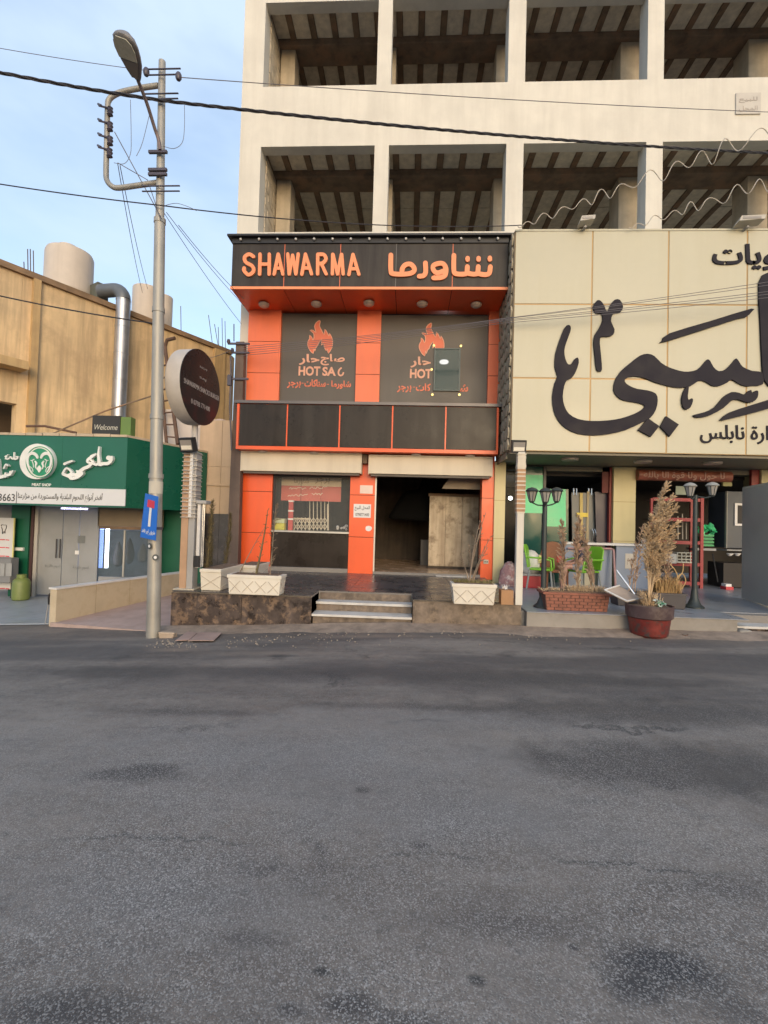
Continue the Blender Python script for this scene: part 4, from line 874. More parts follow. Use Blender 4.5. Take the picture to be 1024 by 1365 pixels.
# grey steel container door standing open at right
A_, B_ = G(988.5, 798, Z2), G(1060, 822, Z2)
cd_ = thing('grey_steel_door', 'large plain grey steel door leaf standing open on the right terrace', 'door', A_)
hz = P(988.5, 653, A_.y).z; dv = (B_-A_); dv.z = 0; nn_ = Vector((dv.y, -dv.x, 0)).normalized()*.06
M_gs = mat('scuffed_grey_steel', (.34, .34, .32), rough=.45, var=.12, scale=1.2, metal=.1, spot=.25, spotcol=(.28, .27, .24), spotscale=1.2)
MB().slab([A_+Vector((0, 0, .02)), B_+Vector((0, 0, .02)), Vector((B_.x, B_.y, hz)), Vector((A_.x, A_.y, hz))], nn_*-1).build('leaf', M_gs, cd_)
MB().slab([Vector((A_.x, A_.y, hz+.002)), Vector((B_.x, B_.y, hz+.002)), Vector((B_.x, B_.y, hz+.05)), Vector((A_.x, A_.y, hz+.05))], nn_*-1.1).build('top_rail', mat('pale_edge', (0, 0, 0)), cd_)
# interior glow in right shop
# ================================================================== LEFT: long ochre building
M_och = mat('stained_ochre_render', (.74, .54, .31), rough=.9, var=.16, scale=.8, streak=.65, scol=(.38, .27, .165), bump=.35, bscale=25, spot=.5, spotcol=(.46, .32, .19), spotscale=.9)
M_och2 = mat('ochre_pilaster_render', (.55, .38, .19), rough=.9, var=.12, streak=.5, scol=(.33, .21, .10))
M_cop = mat('brown_coping', (.26, .17, .10), rough=.9, var=.25, scale=3)
Aw = P(0, 350, 11.8); zt_ = Aw.z; Bw = G(308, 470, zt_)
dw = (Bw-Aw).normalized(); nw = Vector((dw.y, -dw.x, 0))   # towards the street
if nw.dot(CAM-Aw) < 0: nw = -nw
def WP(px, py, off=0): return PL(px, py, Aw+nw*off, nw)
ob = thing('ochre_building', 'long stained ochre building with a sloping roofline at the left', 'building', (Aw.x, Aw.y, 0))
def wslab(name, pxa, pxb, z0, z1, off, th, m, parent=ob, py=500):
    a = WP(pxa, py, off); c = WP(pxb, py, off)
    return MB().slab([(a.x, a.y, z0), (c.x, c.y, z0), (c.x, c.y, z1), (a.x, a.y, z1)], -nw*th).build(name, m, parent)
wslab('wall_panel', -260, 24, 4.55, zt_-.1, 0, .3, M_och); wslab('wall_panel', 24.2, 44, 2.2, zt_-.1, 0, .3, M_och)
wslab('wall_panel', 44.3, 152, 2.2, zt_-.1, 0, .3, M_och); wslab('wall_panel', 152.3, 230, 2.2, zt_-.1, 0, .3, M_och); wslab('wall_panel', 230.3, 308, 2.2, zt_-.1, 0, .3, M_och)
for a, c in ((40, 50), (286, 300)): wslab('pilaster', a, c, 2.2, zt_-.1, .12, .118, M_och2)
wslab('coping', -260, 309, zt_-.098, zt_+.06, .1, .5, M_cop)
zb_ = P(20, 484, WP(20, 484).y).z
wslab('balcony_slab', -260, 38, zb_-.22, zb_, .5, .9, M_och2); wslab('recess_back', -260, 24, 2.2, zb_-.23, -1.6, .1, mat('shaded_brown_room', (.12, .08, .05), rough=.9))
a = WP(308, 500); MB().slab([(a.x, a.y, 2.2), (a.x, a.y, zt_-.1), (a.x-3, a.y+2.4, zt_-.1), (a.x-3, a.y+2.4, 2.2)], (.0, .3, 0)).build('end_wall', M_och, ob)
for (px_, t_, b_) in ((37, 332, 362), (40.5, 332, 363), (44.5, 334, 364), (32, 349, 360), (241, 408, 437), (286, 432, 466), (291, 436, 466), (296, 424, 466), (300, 428, 466), (278, 420, 463)):
    b0 = WP(px_+ (6 if px_ in (278, 286) else 1), b_, -.1); MB().tube([(b0.x, b0.y, zt_-.05), WP(px_, t_, -.1)], .012, 5).build('rebar', mat('rusty_rebar', (.10, .06, .04), rough=.9), ob)
# water tanks on the roof
M_tank = mat('dusty_white_tank', (.58, .50, .42), rough=.6, var=.06, streak=.3, scol=(.42, .35, .28))
def tank(l, r, t, b, d, label, flat=False):
    cpt = WP((l+r)/2, (t+b)/2, -d); s_ = (cpt-CAM).dot(_f)/FPX; rr = (r-l)/2*s_; z1 = WP((l+r)/2, t, -d).z; z0 = zt_-.5
    o = thing('water_tank', label, 'water tank', (cpt.x, cpt.y, z0), 'pale water tanks on the ochre building roof')
    pr = [(rr, 0), (rr, (z1-z0)*.40), (rr*1.012, (z1-z0)*.41), (rr, (z1-z0)*.42)]
    pr += [(rr, (z1-z0)*.86), (rr*.94, (z1-z0)*.9), (rr*.5, (z1-z0)*.955)] if not flat else [(rr, (z1-z0)*.96), (rr*.98, (z1-z0)*.97)]
    MB().lathe(pr, (cpt.x, cpt.y, z0), 28).build('tank_body', M_tank, o, smooth=True)
    MB().lathe([(rr*.42, 0), (rr*.42, (z1-z0)*.035), (rr*.1, (z1-z0)*.05)], (cpt.x-rr*.1, cpt.y, z0+(z1-z0)*(.95 if not flat else .971)), 18).build('lid', M_tank, o, smooth=True)
tank(64.5, 120.5, 327, 395, 1.6, 'big domed pale water tank near the left end of the roof'); tank(178, 213, 383, 430, 1.6, 'flat topped pale tank left of the street lamp pole', True); tank(205, 229, 393, 440, 2.8, 'smaller pale tank half hidden by the street lamp pole', True)
q0 = WP(130, 384, -.6); q1 = WP(145, 384, -.6); zz = WP(137, 378, -.6).z
tag(MB().slab([(q0.x, q0.y, zt_-.3), (q1.x, q1.y, zt_-.3), (q1.x, q1.y, zz), (q0.x, q0.y, zz)], -nw*.5).build('roof_vent_box', mat('grey_green_metal', (.12, .13, .11)), loc=q0), 'small dark vent box on the roof beside the silver duct', 'vent')
# silver duct
du = thing('exhaust_duct', 'silver round exhaust duct running up the ochre wall', 'duct', WP(160, 576, .3))
M_duct = mat('galvanised_duct', (.46, .46, .48), rough=.38, var=.12, metal=.75, streak=.3)
q = WP(160.5, 500, .32); rr = .205; zd0 = WP(160, 578, .32).z; zd1 = WP(160, 398, .32).z
nseg = 5
for i in range(nseg):
    a, c = lerp(zd0, zd1, i/nseg), lerp(zd0, zd1, (i+1)/nseg); MB().lathe([(rr, 0), (rr, c-a-.03), (rr*1.05, c-a-.028), (rr*1.05, c-a-.002)], (q.x, q.y, a), 22).build('duct_section', M_duct, du, smooth=True)
pts = [Vector((q.x, q.y, zd1))+(-nw*.34-dw*.12)*(1-math.cos(t))+Vector((0, 0, .34*math.sin(t))) for t in [i*math.pi/2/6 for i in range(7)]]+[Vector((q.x, q.y, zd1+.34))-nw*.8-dw*.3]
MB().tube(pts, rr, 20).build('elbow', mat('dark_grey_duct_elbow', (.16, .17, .18), rough=.5, metal=.4), du, smooth=True)
# ladder
ld = thing('rusty_ladder', 'rusty brown ladder standing on the butcher roof against the wall', 'ladder', G(236, 596, 3.4))
M_rust = mat('rust_brown_metal', (.13, .075, .05), rough=.8, var=.3)
La, Lb = P(237, 592, 11.9), P(220, 462, 12.8); off = Vector((-.0, .55, 0))
la2, lb2 = P(222, 590, 12.1), P(211, 470, 13.0)
mb = MB(); mb.tube([La, Lb, Lb+Vector((.05, .0, .18)), Lb+Vector((.30, -.05, .22))], .05, 8); mb.build('rail', M_rust, ld); MB().tube([la2, lb2], .045, 8).build('rail', M_rust, ld)
for i in range(8): t = (i+.5)/8; MB().tube([La.lerp(Lb, t), la2.lerp(lb2, t)], .022, 6).build('rung', M_rust, ld)
# ================================================================== green butcher shop
M_grn = mat('bottle_green_panel', (.008, .110, .065), rough=.30, var=.08, scale=.8, streak=.15, scol=(.02, .12, .09)); M_grnD = mat('bottle_green_wall', (.006, .095, .048), rough=.4, var=.12)
M_strip = mat('white_sign_strip', (.60, .60, .60), rough=.5, var=.04); M_ltr = mat('white_raised_letter', (.70, .70, .66), rough=.45)
YG = 10.0; CG = P(170.5, 583, YG); zg1 = CG.z; zg0 = P(169.5, 677, YG).z; DG = G(277, 604, zg1)
sgn = thing('butcher_sign', 'long green butcher sign with white Arabic letters and ram emblem', 'sign', (CG.x, YG, zg0))
gx = [-13.0, P(-60, 630, YG).x, P(82, 630, YG).x, CG.x]
for a, c in zip(gx, gx[1:]): boxp('green_panel', M_grn, sgn, a+.0015, c-.0015, YG, YG+.08, zg0, zg1)
gdir = (DG-CG); gdir.z = 0; gn = Vector((gdir.y, -gdir.x, 0)).normalized()
for i in range(3):
    a = CG+gdir*(i/3); c = CG+gdir*((i+1)/3); a = a+gdir*.002; c = c-gdir*.002
    MB().slab([(a.x, a.y, zg0), (c.x, c.y, zg0), (c.x, c.y, zg1), (a.x, a.y, zg1)], -gn*.08).build('green_panel', M_grn, sgn)
x0, x1, z0, z1 = RC(-60, 168, 650.5, 673.5, YG-.01); zs0 = P(85, 672.5, YG).z; zs1 = P(85, 650.5, YG).z
boxp('white_strip', M_strip, sgn, gx[1], P(168, 662, YG).x, YG-.025, YG-.001, zs0, zs1)
mb = MB(); Y_ = YG-.026
text_px(mb, shape('أفخر أنواع اللحوم البلدية والمستوردة من مزارعنا'), 24, 137, 656, 669, Y_, .006, .004, .15); mb.build('lettering', mat('dark_grey_print', (.06, .06, .06)), sgn)
mb = MB(); text_px(mb, '83663', -8, 20, 658, 668, Y_, .01, .004); mb.box(P(21.8, 662, Y_).x, P(22.6, 662, Y_).x, Y_-.004, Y_-.001, P(22, 671, Y_).z, P(22, 655, Y_).z); mb.build('lettering', mat('dark_grey_print', (0, 0, 0)), sgn)
# big word (traced at 5.689x from 0,580)
tG = lambda u, w, d: plane_px(YG, 0, 580, 5.689)(u, w, d)
def gst(mb, ss, w, dep=.07):
    for s in ss: stroke(mb, [(q[0], q[1], q[2] if len(q) > 2 else w) for q in [(z[0], z[1], (z[2] if len(z) > 2 else w)*1.2) for z in s]], tG, dep)
mb = MB(); gst(mb, [[(865,165,8),(858,185,22),(830,178,16),(838,165,10),(862,180,18),(840,215,20),(800,220,20),(770,225,20),(766,190,18),(762,150,14),(768,95,9)],
   [(768,218,18),(735,225,14),(700,170,9),(745,145,7)], [(740,150,12),(690,185,18),(680,205,14),(700,215,14),(735,222,14)], [(725,205,14),(690,240,20),(650,258,20),(610,290,20),(600,300,16),(560,305,24),(555,330,18),(600,322,20),(640,290,18),(600,275,12)],
   [(560,325,16),(515,305,18),(495,295,14),(520,255,12),(545,265,12),(560,290,14),(530,310,14)], [(508,222,16),(530,212,14),(565,200,12)]], 18)
mb.build('arabic_lettering', M_ltr, sgn)
mb = MB(); gst(mb, [[(60,165,8),(55,180,8),(75,182,8),(90,165,6),(100,180,8),(115,182,8)], [(118,135,7),(120,182,8),(140,180,9),(146,165,7),(130,168,6)], [(50,165,6),(60,158,6)], [(68,152,5),(74,152,5)]], 7, .04)
mb.build('arabic_lettering', M_ltr, sgn)
mb = MB(); gst(mb, [[(0,190,16),(5,240,16),(10,305,18),(20,322,18),(60,310,18),(95,300,14),(115,275,10)], [(60,318,14),(62,290,10)], [(95,305,12),(98,280,10)], [(50,255,9),(65,225,9),(80,235,9)], [(-60,300,16),(-20,320,16),(10,318,16)]], 14)
mb.build('arabic_lettering', M_ltr, sgn)
mb = MB(); text_px(mb, 'MEAT SHOP', 43, 68.5, 644.3, 648.3, YG-.0, .02, .01); mb.build('lettering', M_ltr, sgn)
# emblem (read at 14.63x from 20,585)
ce = P(20+490/14.63, 585+452/14.63, YG); re = 350/14.63*pxw(YG+.3)
em = MB().lathe([(re, 0), (re, .09), (re*.985, .1)], (ce.x, YG-.001, ce.z), 40, (0, -1, 0)).build('emblem_disc', M_ltr, sgn, smooth=True)
M_eg = mat('emblem_green', (.02, .24, .12), rough=.4)
tE = plane_px(YG-.1, 20, 585, 14.63)
def circ(cx_, cy_, rx, ry, n=36): return [(cx_+rx*math.cos(2*math.pi*i/n), cy_+ry*math.sin(2*math.pi*i/n)) for i in range(n)]
mb = MB(); stroke(mb, [(a, b_, 14) for a, b_ in circ(490, 455, 265, 300)+[circ(490, 455, 265, 300)[0]]], tE, .006, smooth=False); mb.build('emblem_ring', M_eg, em)
mb = MB(); blob(mb, circ(490, 455, 225, 270), tE, .002, smooth=False); mb.build('emblem_field', M_eg, em)
mb = MB()
for s_ in (1, -1):
    X_ = lambda x: 490+s_*(x-490)
    stroke(mb, [(X_(455), 370, 40), (X_(430), 320, 55), (X_(370), 285, 60), (X_(300), 305, 55), (X_(262), 380, 50), (X_(262), 470, 42), (X_(285), 550, 34), (X_(320), 620, 20), (X_(350), 660, 14)], tE, .02)
    stroke(mb, [(X_(385), 400, 14), (X_(345), 425, 16), (X_(320), 420, 10)], tE, .02); stroke(mb, [(X_(345), 425, 12), (X_(370), 500, 12), (X_(372), 560, 10)], tE, .02)
    stroke(mb, [(X_(405), 440, 26), (X_(430), 480, 36), (X_(415), 540, 26), (X_(435), 590, 14)], tE, .02); stroke(mb, [(X_(300), 540, 10), (X_(350), 580, 12), (X_(365), 640, 10)], tE, .02)
stroke(mb, [(490, 530, 18), (490, 580, 80), (490, 625, 55), (490, 650, 20)], tE, .022)
mb.build('ram_head', M_ltr, em)
# roof and coping of the butcher shop
bs = thing('butcher_shop', 'green fronted butcher shop with glass door below the green sign', 'shop', (-8, 11.5, ZC))
M_bcop = mat('beige_coping_tile', (.48, .38, .27), rough=.8, var=.15)
for i in range(9):
    a = lerp(-9.5, CG.x, i/9); c = lerp(-9.5, CG.x, (i+1)/9); boxp('coping_tile', M_bcop, bs, a+.008, c-.008, YG-.02, YG+.4, zg1+.002, zg1+.06+random.uniform(-.012, .012))
MB().slab([(CG.x, CG.y, zg1+.002), (DG.x, DG.y, zg1+.002), (DG.x-.3, DG.y, zg1+.002), (CG.x-.3, CG.y+.1, zg1+.002)], (0, 0, .05)).build('coping_tile', M_bcop, bs)
MB().slab([(-13, YG+.42, zg1-.1), (CG.x-.25, YG+.42, zg1-.1), (DG.x-.2, DG.y, zg1-.1), (DG.x-.5, 15.5, zg1-.1), (-13, 12, zg1-.1)], (0, 0, .08)).build('roof_slab', M_conc, bs)
M_ceil = mat('dark_canopy_ceiling', (.10, .09, .085), rough=.7)
MB().slab([(-13, YG+.09, zg0+.05), (CG.x-.1, YG+.09, zg0+.05), (DG.x-.1, DG.y, zg0+.05), (DG.x-.2, 12.6, zg0+.05), (-13, 12.6, zg0+.05)], (0, 0, .06)).build('canopy_ceiling', M_ceil, bs)
YG2 = 11.5
def gp(name, l, r, t, b, m, Y=YG2, th=.05, zb_=None, zt=None, parent=bs, **k):
    x0, x1, z0, z1 = RC(l, r, t, b, Y)
    if zb_ is not None: z0 = zb_
    if zt is not None: z1 = zt
    return boxp(name, m, parent, x0, x1, Y, Y+th, z0, z1, **k)
zcl = zg0+.045
gp('green_pier', 13, 37, 690, 795, M_grnD, zb_=ZC, zt=zcl, th=.2, Y=11.35); gp('green_side_wall', 214, 270, 690, 770, M_grnD, zb_=ZC, zt=zcl, Y=11.9)
gp('brown_jamb', 37.2, 42.5, 690, 798, mat('dark_brown_jamb', (.07, .035, .035)), zb_=ZC, zt=zcl, Y=11.4, th=.15)
M_fr = mat('frosted_shop_glass', (.42, .42, .41), rough=.16, var=.12, scale=1.5, spot=.2, spotcol=(.24, .28, .27), spotscale=1.5, alpha=.62); M_frf = mat('pale_door_frame', (.42, .40, .36), rough=.5)
gp('door_frame', 43, 48.5, 690, 797, M_frf, zb_=ZC+.0, zt=zcl, Y=11.44)
for l, r in ((49, 82), (83, 104), (105, 130)): gp('glass_panel', l, r, 690, 796, M_fr, zb_=ZC+.05, zt=zcl, th=.02)
for px_ in (75, 80): q = P(px_, 732, YG2-.06); MB().tube([(q.x, q.y, q.z-.22), (q.x, q.y, q.z+.25)], .015, 6).build('door_handle', M_cap, bs)
for (l, r, t, b) in ((103.5, 113, 714, 724), ): gp('door_notice', l, r, t, b, mat('grey_notice', (.16, .17, .17)), Y=YG2-.01, th=.008)
gp('door_notice', 100, 105, 734, 739, M_paper, Y=YG2-.01, th=.008)
for (l, r, y_) in ((60, 80, 752), (97, 118, 754)):
    mb = MB(); text_px(mb, shape('لحوم طازجة'), l, r, y_, y_+6, YG2-.004, 0, .003); mb.build('door_lettering', mat('grey_notice', (0, 0, 0)), bs)
gp('lintel', 130.5, 213, 683, 702, mat('beige_lintel', (.26, .20, .13)), Y=YG2, th=.2, zt=zcl)
gp('lintel_shadow_strip', 130.5, 213, 702.3, 706, M_rib, Y=YG2+.05, th=.1)
gp('window_sill', 130.5, 213, 770, 800, mat('grey_sill', (.3, .3, .3)), zb_=ZC)
pn = gp('shop_window', 132, 213, 707, 769, mat('blue_grey_glass', (.10, .13, .15), rough=.07, var=.1, alpha=.45, spec=.6), Y=YG2+.02, th=.012)
gp('interior_back', 30, 216, 690, 800, mat('grey_teal_interior', (.34, .38, .40), rough=.5, var=.3, scale=3), Y=13.0, zb_=ZC, zt=zcl)
gp('display_case', 52, 74, 745, 800, mat('grey_machine', (.2, .2, .2)), Y=12.4, zb_=ZC)
gp('display_case', 106, 128, 735, 800, mat('pale_case', (.4, .4, .42)), Y=12.5, zb_=ZC)
gp('window_mullion', 164, 166, 707, 769, M_frf, Y=YG2, th=.03)
x0, x1, z0, z1 = RC(140.0, 145.5, 705, 757, 11.9)
q_ = P(98, 686, 12.3); tag(boxp('ceiling_tube', mat('lit_violet_white', (.9, .9, .9), emit=(.62, .60, 1), estr=7), None, q_.x-.35, q_.x+.35, 12.3, 12.36, zcl-.08, zcl-.03), 'violet white ceiling tube glowing behind the butcher door', 'lamp')
tag(MB().tube([((x0+x1)/2, 11.9, z0), ((x0+x1)/2, 11.9, z1)], (x1-x0)/2.4, 10).build('tube_light', mat('lit_tube', (.9, .9, .9), emit=(.75, .88, 1), estr=6), loc=(x0, 11.9, z0)), 'lit white tube light standing in the butcher window', 'lamp')
x0, x1, z0, z1 = RC(132.5, 137, 705, 757, 11.95)
tag(boxp('blue_light_strip', mat('lit_blue', (.3, .4, .8), emit=(.25, .4, 1), estr=1.6), None, x0, x1, 11.95, 11.97, z0, z1), 'blue glowing strip left of the tube light in the window', 'lamp')
for (px_, t_, b_, l_) in ((157, 722, 756, 'dark hanging meat left of the window middle'), (172, 717, 752, 'dark hanging meat right of the window middle'), (190, 724, 750, 'pale bundle hanging at the right end of the window')):
    q = P(px_, t_, 12.2); q2 = P(px_, b_, 12.2); h_ = q.z-q2.z
    tag(MB().lathe([(.01, 0), (.10, .1*h_), (.13, .4*h_), (.07, .8*h_), (.015, h_)], q2, 10).build('hanging_meat', mat('dull_meat' if px_ < 180 else 'pale_meat', (.12, .10, .10) if px_ < 180 else (.35, .33, .3)), loc=q2, smooth=True), l_, 'meat')
boxp('back_wall', M_dk2, bs, -12.5, -5.0, 13.5, 13.6, ZC, zcl)
gp('left_wall', -60, 12.5, 690, 800, mat('grey_sill', (0, 0, 0)), Y=12.2, zb_=ZC, zt=zcl)
# poster at left edge
po = thing('dental_poster', 'white poster with a tooth drawing and red lines at the left edge', 'poster', P(5, 770, 11.2))
x0, x1, z0, z1 = RC(-22, 16, 690, 785, 11.2); boxp('sheet', M_strip, po, x0, x1, 11.2, 11.23, z0, z1); boxp('yellow_edge', mat('yellow_edge', (.7, .66, .25)), po, x1+.002, x1+.025, 11.2, 11.23, z0, z1)
mb = MB(); T_ = plane_px(11.199, 0, 690, 7.877); stroke(mb, [(18, 90, 5), (20, 75, 5), (45, 78, 5), (68, 80, 5), (68, 110, 5), (58, 130, 5), (55, 165, 5), (45, 145, 5), (30, 170, 5), (28, 130, 5), (18, 100, 5)], T_, .003); mb.build('tooth_drawing', M_ink, po)
mb = MB()
for y_ in (233, 315, 405, 745): stroke(mb, [(-60, y_, 10), (50, y_-2, 10)], T_, .003); stroke(mb, [(65, y_, 10), (95, y_+3, 10)], T_, .003)
mb.build('red_print', mat('red_print', (.6, .05, .08)), po)
mb = MB(); x0, x1, z0, z1 = RC(-25, 18.5, 743, 776, 11.0); mc = thing('grey_cooler', 'grey machine with rounded vents standing before the poster', 'machine', (x0, 11, ZC))
boxp('body', mat('grey_machine', (.17, .17, .165), rough=.5), mc, x0, x1, 10.9, 11.15, z0, z1, bevel=.02); 
for l, r in ((0, 6), (8, 15.5)): gp('vent_plate', l, r, 751, 768, mat('pale_grey_machine', (.3, .3, .29)), Y=10.885, th=.01, parent=mc, bevel=.008)
gp('leg', -20, -17, 776, 800, M_cap, Y=11.0, parent=mc, zb_=ZC); gp('leg', 14, 16, 776, 800, M_cap, Y=11.0, parent=mc, zb_=ZC)
q = P(26.3, 734, 11.33); x0, x1, z0, z1 = RC(18, 34.5, 729.5, 734.5, 11.34)
tag(MB().tube([(x0+.04, 11.33, (z0+z1)/2), (x1-.04, 11.33, (z0+z1)/2)], .045, 10).build('wall_lamp', M_ltr, loc=(x0, 11.3, z0), smooth=True), 'small white pill shaped wall lamp on the green pier', 'lamp')
# gas cylinder
q = G(27.5, 801, ZC+.0); q.z = ZC+.02; s_ = (q-CAM).dot(_f)/FPX
gcx = thing('gas_cylinder', 'olive green gas cylinder beside the butcher door', 'gas cylinder', q)
MB().lathe([(.15, 0), (.18, .03), (.18, .40), (.16, .47), (.10, .52), (.05, .54)], q, 18).build('body', mat('olive_green_paint', (.17, .21, .055), rough=.5, var=.2), gcx, smooth=True)
MB().lathe([(.10, .50), (.10, .60)], q, 14).build('collar', mat('olive_green_paint', (0, 0, 0)), gcx, smooth=True); MB().lathe([(.03, .54), (.03, .58)], q, 8).build('valve', M_cap, gcx)
# welcome board
x0, x1, z0, z1 = RC(123, 160, 554, 578, 10.4)
wb = thing('welcome_board', 'black Welcome board with a green side on the butcher roof', 'sign', (x0, 10.4, z0)); zr = zg1+.061
boxp('board', mat('chalk_black', (.03, .03, .03), rough=.7), wb, x0, x1, 10.4, 10.45, zr, z1); boxp('side_panel', mat('moss_green', (.12, .20, .05)), wb, x1+.002, x1+.24, 10.42, 10.6, zr, z1-.02)
mb = MB(); text_px(mb, 'Welcome', 126, 157, 566, 573, 10.399, 0, .004, .25); mb.build('lettering', mat('chalk', (.5, .48, .4)), wb)
tag(MB().tube([P(35, 568, 10.5), P(60, 568, 10.6), P(102, 577, 10.7)], .03, 6).build('scrap_bar', M_rust, loc=P(60, 568, 10.6)), 'rusty bar lying on the butcher roof left of the Welcome board', 'bar')
tag(MB().tube([P(70, 578, 10.6), P(140, 548, 10.8), P(205, 527, 11.2)], .018, 6).build('roof_cable', M_rib, loc=P(140, 548, 10.8)), 'dark cable slanting up from the butcher roof', 'cable')
# ================================================================== beige wall with granite base between the shops
M_bei = mat('beige_stone_wall', (.55, .40, .27), rough=.8, var=.08, streak=.2); M_gran = mat('dark_polished_granite', (.060, .054, .056), rough=.25, var=.3, spot=.25, spotcol=(.12, .11, .11), spotscale=5)
bw = thing('beige_boundary_wall', 'beige stone wall with dark granite base behind the planters', 'wall', (P(295, 770, 12.2).x, 12.2, -.2))
x0 = P(262, 700, 12.2).x; x1 = P(322, 700, 12.2).x; zz = [zat(y_, 290, 12.2) for y_ in (685, 646, 622, 560)]
for i in range(2):
    a, c = lerp(x0, x1, i/2), lerp(x0, x1, (i+1)/2)
    boxp('granite_slab', M_gran, bw, a+.003, c-.003, 12.2, 12.3, -.2, zz[0]-.003)
    for d, e in zip(zz, zz[1:]): boxp('stone_slab', M_bei, bw, a+.003, c-.003, 12.2+.003*i, 12.3, d+.003, e-.003)
boxp('ledge', M_bei, bw, x0, x1, 12.16, 12.199, zz[1]-.03, zz[1]+.03)
M_wh = mat('whitewashed_wall', (.62, .55, .50), rough=.8, var=.06)
x0_, x1_, z0_, z1_ = RC(214, 272, 546, 610, 12.5); tag(boxp('whitewashed_parapet', M_wh, None, x0_, x1_, 12.5, 12.8, z0_-.3, z1_), 'low whitewashed wall behind the round sign column', 'wall')
cc = P(294, 590, 12.9); ztk = P(294, 561, 12.9).z
wt = thing('water_tank', 'pale pinkish water tank behind the dark utility pole', 'water tank', (cc.x, 12.9, cc.z-.6))
MB().lathe([(.32, -.6), (.32, ztk-cc.z-.06), (.27, ztk-cc.z-.02), (.1, ztk-cc.z)], cc, 24).build('tank_body', mat('pinkish_white_tank', (.62, .50, .43), rough=.6), wt, smooth=True)
MB().lathe([(.12, 0), (.12, .03)], (cc.x, cc.y, ztk), 16).build('lid', mat('pinkish_white_tank', (0, 0, 0)), wt)
# low ramp wall
M_lw = mat('cream_marble_wall', (.52, .43, .30), rough=.6, var=.1, spot=.45, spotcol=(.36, .28, .18), spotscale=2.5); M_lwt = mat('white_marble_cap', (.64, .61, .58), rough=.4)
lw = thing('low_ramp_wall', 'low cream marble wall with white cap beside the ramp', 'wall', (LWA.x, LWA.y, -.3))
d_ = (LWB-LWA); nl = Vector((d_.y, -d_.x, 0)).normalized()*.1; ztw = P(70, 783, 7.85).z
for i in range(4):
    a = LWA+d_*(i/4+.0015); c = LWA+d_*((i+1)/4-.0015)
    MB().slab([(a.x, a.y, -.6), (c.x, c.y, -.6), (c.x, c.y, ztw-.032), (a.x, a.y, ztw-.032)], nl*1.4).build('marble_slab', M_lw, lw)
MB().slab([LWA+Vector((0, -.02, ztw-.03))-nl*.15, LWB+Vector((0, 0, ztw-.03))-nl*.15, LWB+Vector((0, 0, ztw-.03))+nl*1.55, LWA+Vector((0, -.02, ztw-.03))+nl*1.55], (0, 0, .03)).build('cap', M_lwt, lw)
# small black frame trolley by the wall end
tr = thing('black_handle_trolley', 'black looped handle on a thin grey leg by the low wall', 'trolley', G(61, 832, -.3))
MB().tube([P(72, 791, 8), P(66, 792, 8), P(65, 797, 8), P(65, 805, 8), P(72, 806, 8)], .016, 7).build('handle', M_cap, tr, smooth=True); MB().tube([P(64.5, 806, 8), P(60, 834, 8)], .01, 6).build('leg', mat('grey_metal', (0, 0, 0)), tr)
# ================================================================== STREET LAMP POLE
M_pole = mat('weathered_galvanised_pole', (.36, .34, .30), rough=.5, var=.15, scale=3, metal=.35, streak=.35, scol=(.22, .20, .17)); M_ins = mat('dark_insulator', (.07, .06, .08), rough=.4)
YP = G(205, 850, road_z(-3.7, 6.9)).y; YP = 6.95
pb = Vector((P(205, 850, YP).x, YP, P(205, 850, YP).z)); pt = P(216.3, 82, YP); 
ptx = (pb.x+pt.x)/2
# keep the pole on one straight slightly leaning axis
def pole_at(py): t = (850-py)/(850-82); return pb.lerp(pt, t)
poleT = thing('street_lamp_pole', 'tall weathered galvanised street lamp and power pole at the kerb', 'street lamp', pb)
s_ = pxw(YP)
MB().tube([pb-Vector((0, 0, .3)), pole_at(640)], [9.2*s_, 8.4*s_], 20).build('pole', M_pole, poleT, smooth=True); MB().tube([pole_at(640), pole_at(300)], [8.2*s_, 7.0*s_], 20).build('pole', M_pole, poleT, smooth=True); MB().tube([pole_at(300), pt], [5.8*s_, 4.6*s_], 20).build('pole', M_pole, poleT, smooth=True)
for y_, r_ in ((640, 9.6), (562, 9.0), (300, 7.8), (420, 8.2)): q = pole_at(y_); MB().tube([q-Vector((0, 0, .035)), q+Vector((0, 0, .035))], r_*s_, 20).build('collar_band', M_pole, poleT, smooth=True)
# C-shaped bracket
Q = lambda x, y: P(x, y, YP+.02)
br = [Q(211, 114), Q(190, 117), Q(165, 122), Q(152, 127), Q(145, 134), Q(143.5, 145), Q(142.5, 190), Q(141.5, 230), Q(143, 241), Q(149, 248), Q(158, 250.5), Q(185, 247), Q(212, 243)]
brs = smoothpts(br, 4)
MB().tube(brs, 3.6*s_, 14).build('bracket_tube', M_pole, poleT, smooth=True)
# lamp arm and head
arm = smoothpts([P(213.5, 200, YP-.12), P(211, 185, YP-.13), P(206, 170, YP-.2), P(196, 138, YP-.4), P(184, 107, YP-.62)], 5)
MB().tube(arm, 2.3*s_, 12).build('lamp_arm', mat('brownish_arm', (.20, .15, .14), rough=.5, metal=.3), poleT, smooth=True)
for y_ in (213, 237, 243): q = pole_at(y_); MB().box(q.x-.13, q.x+.15, q.y-.12, q.y-.08, q.z-.02, q.z+.02).build('clamp', M_ins, poleT)
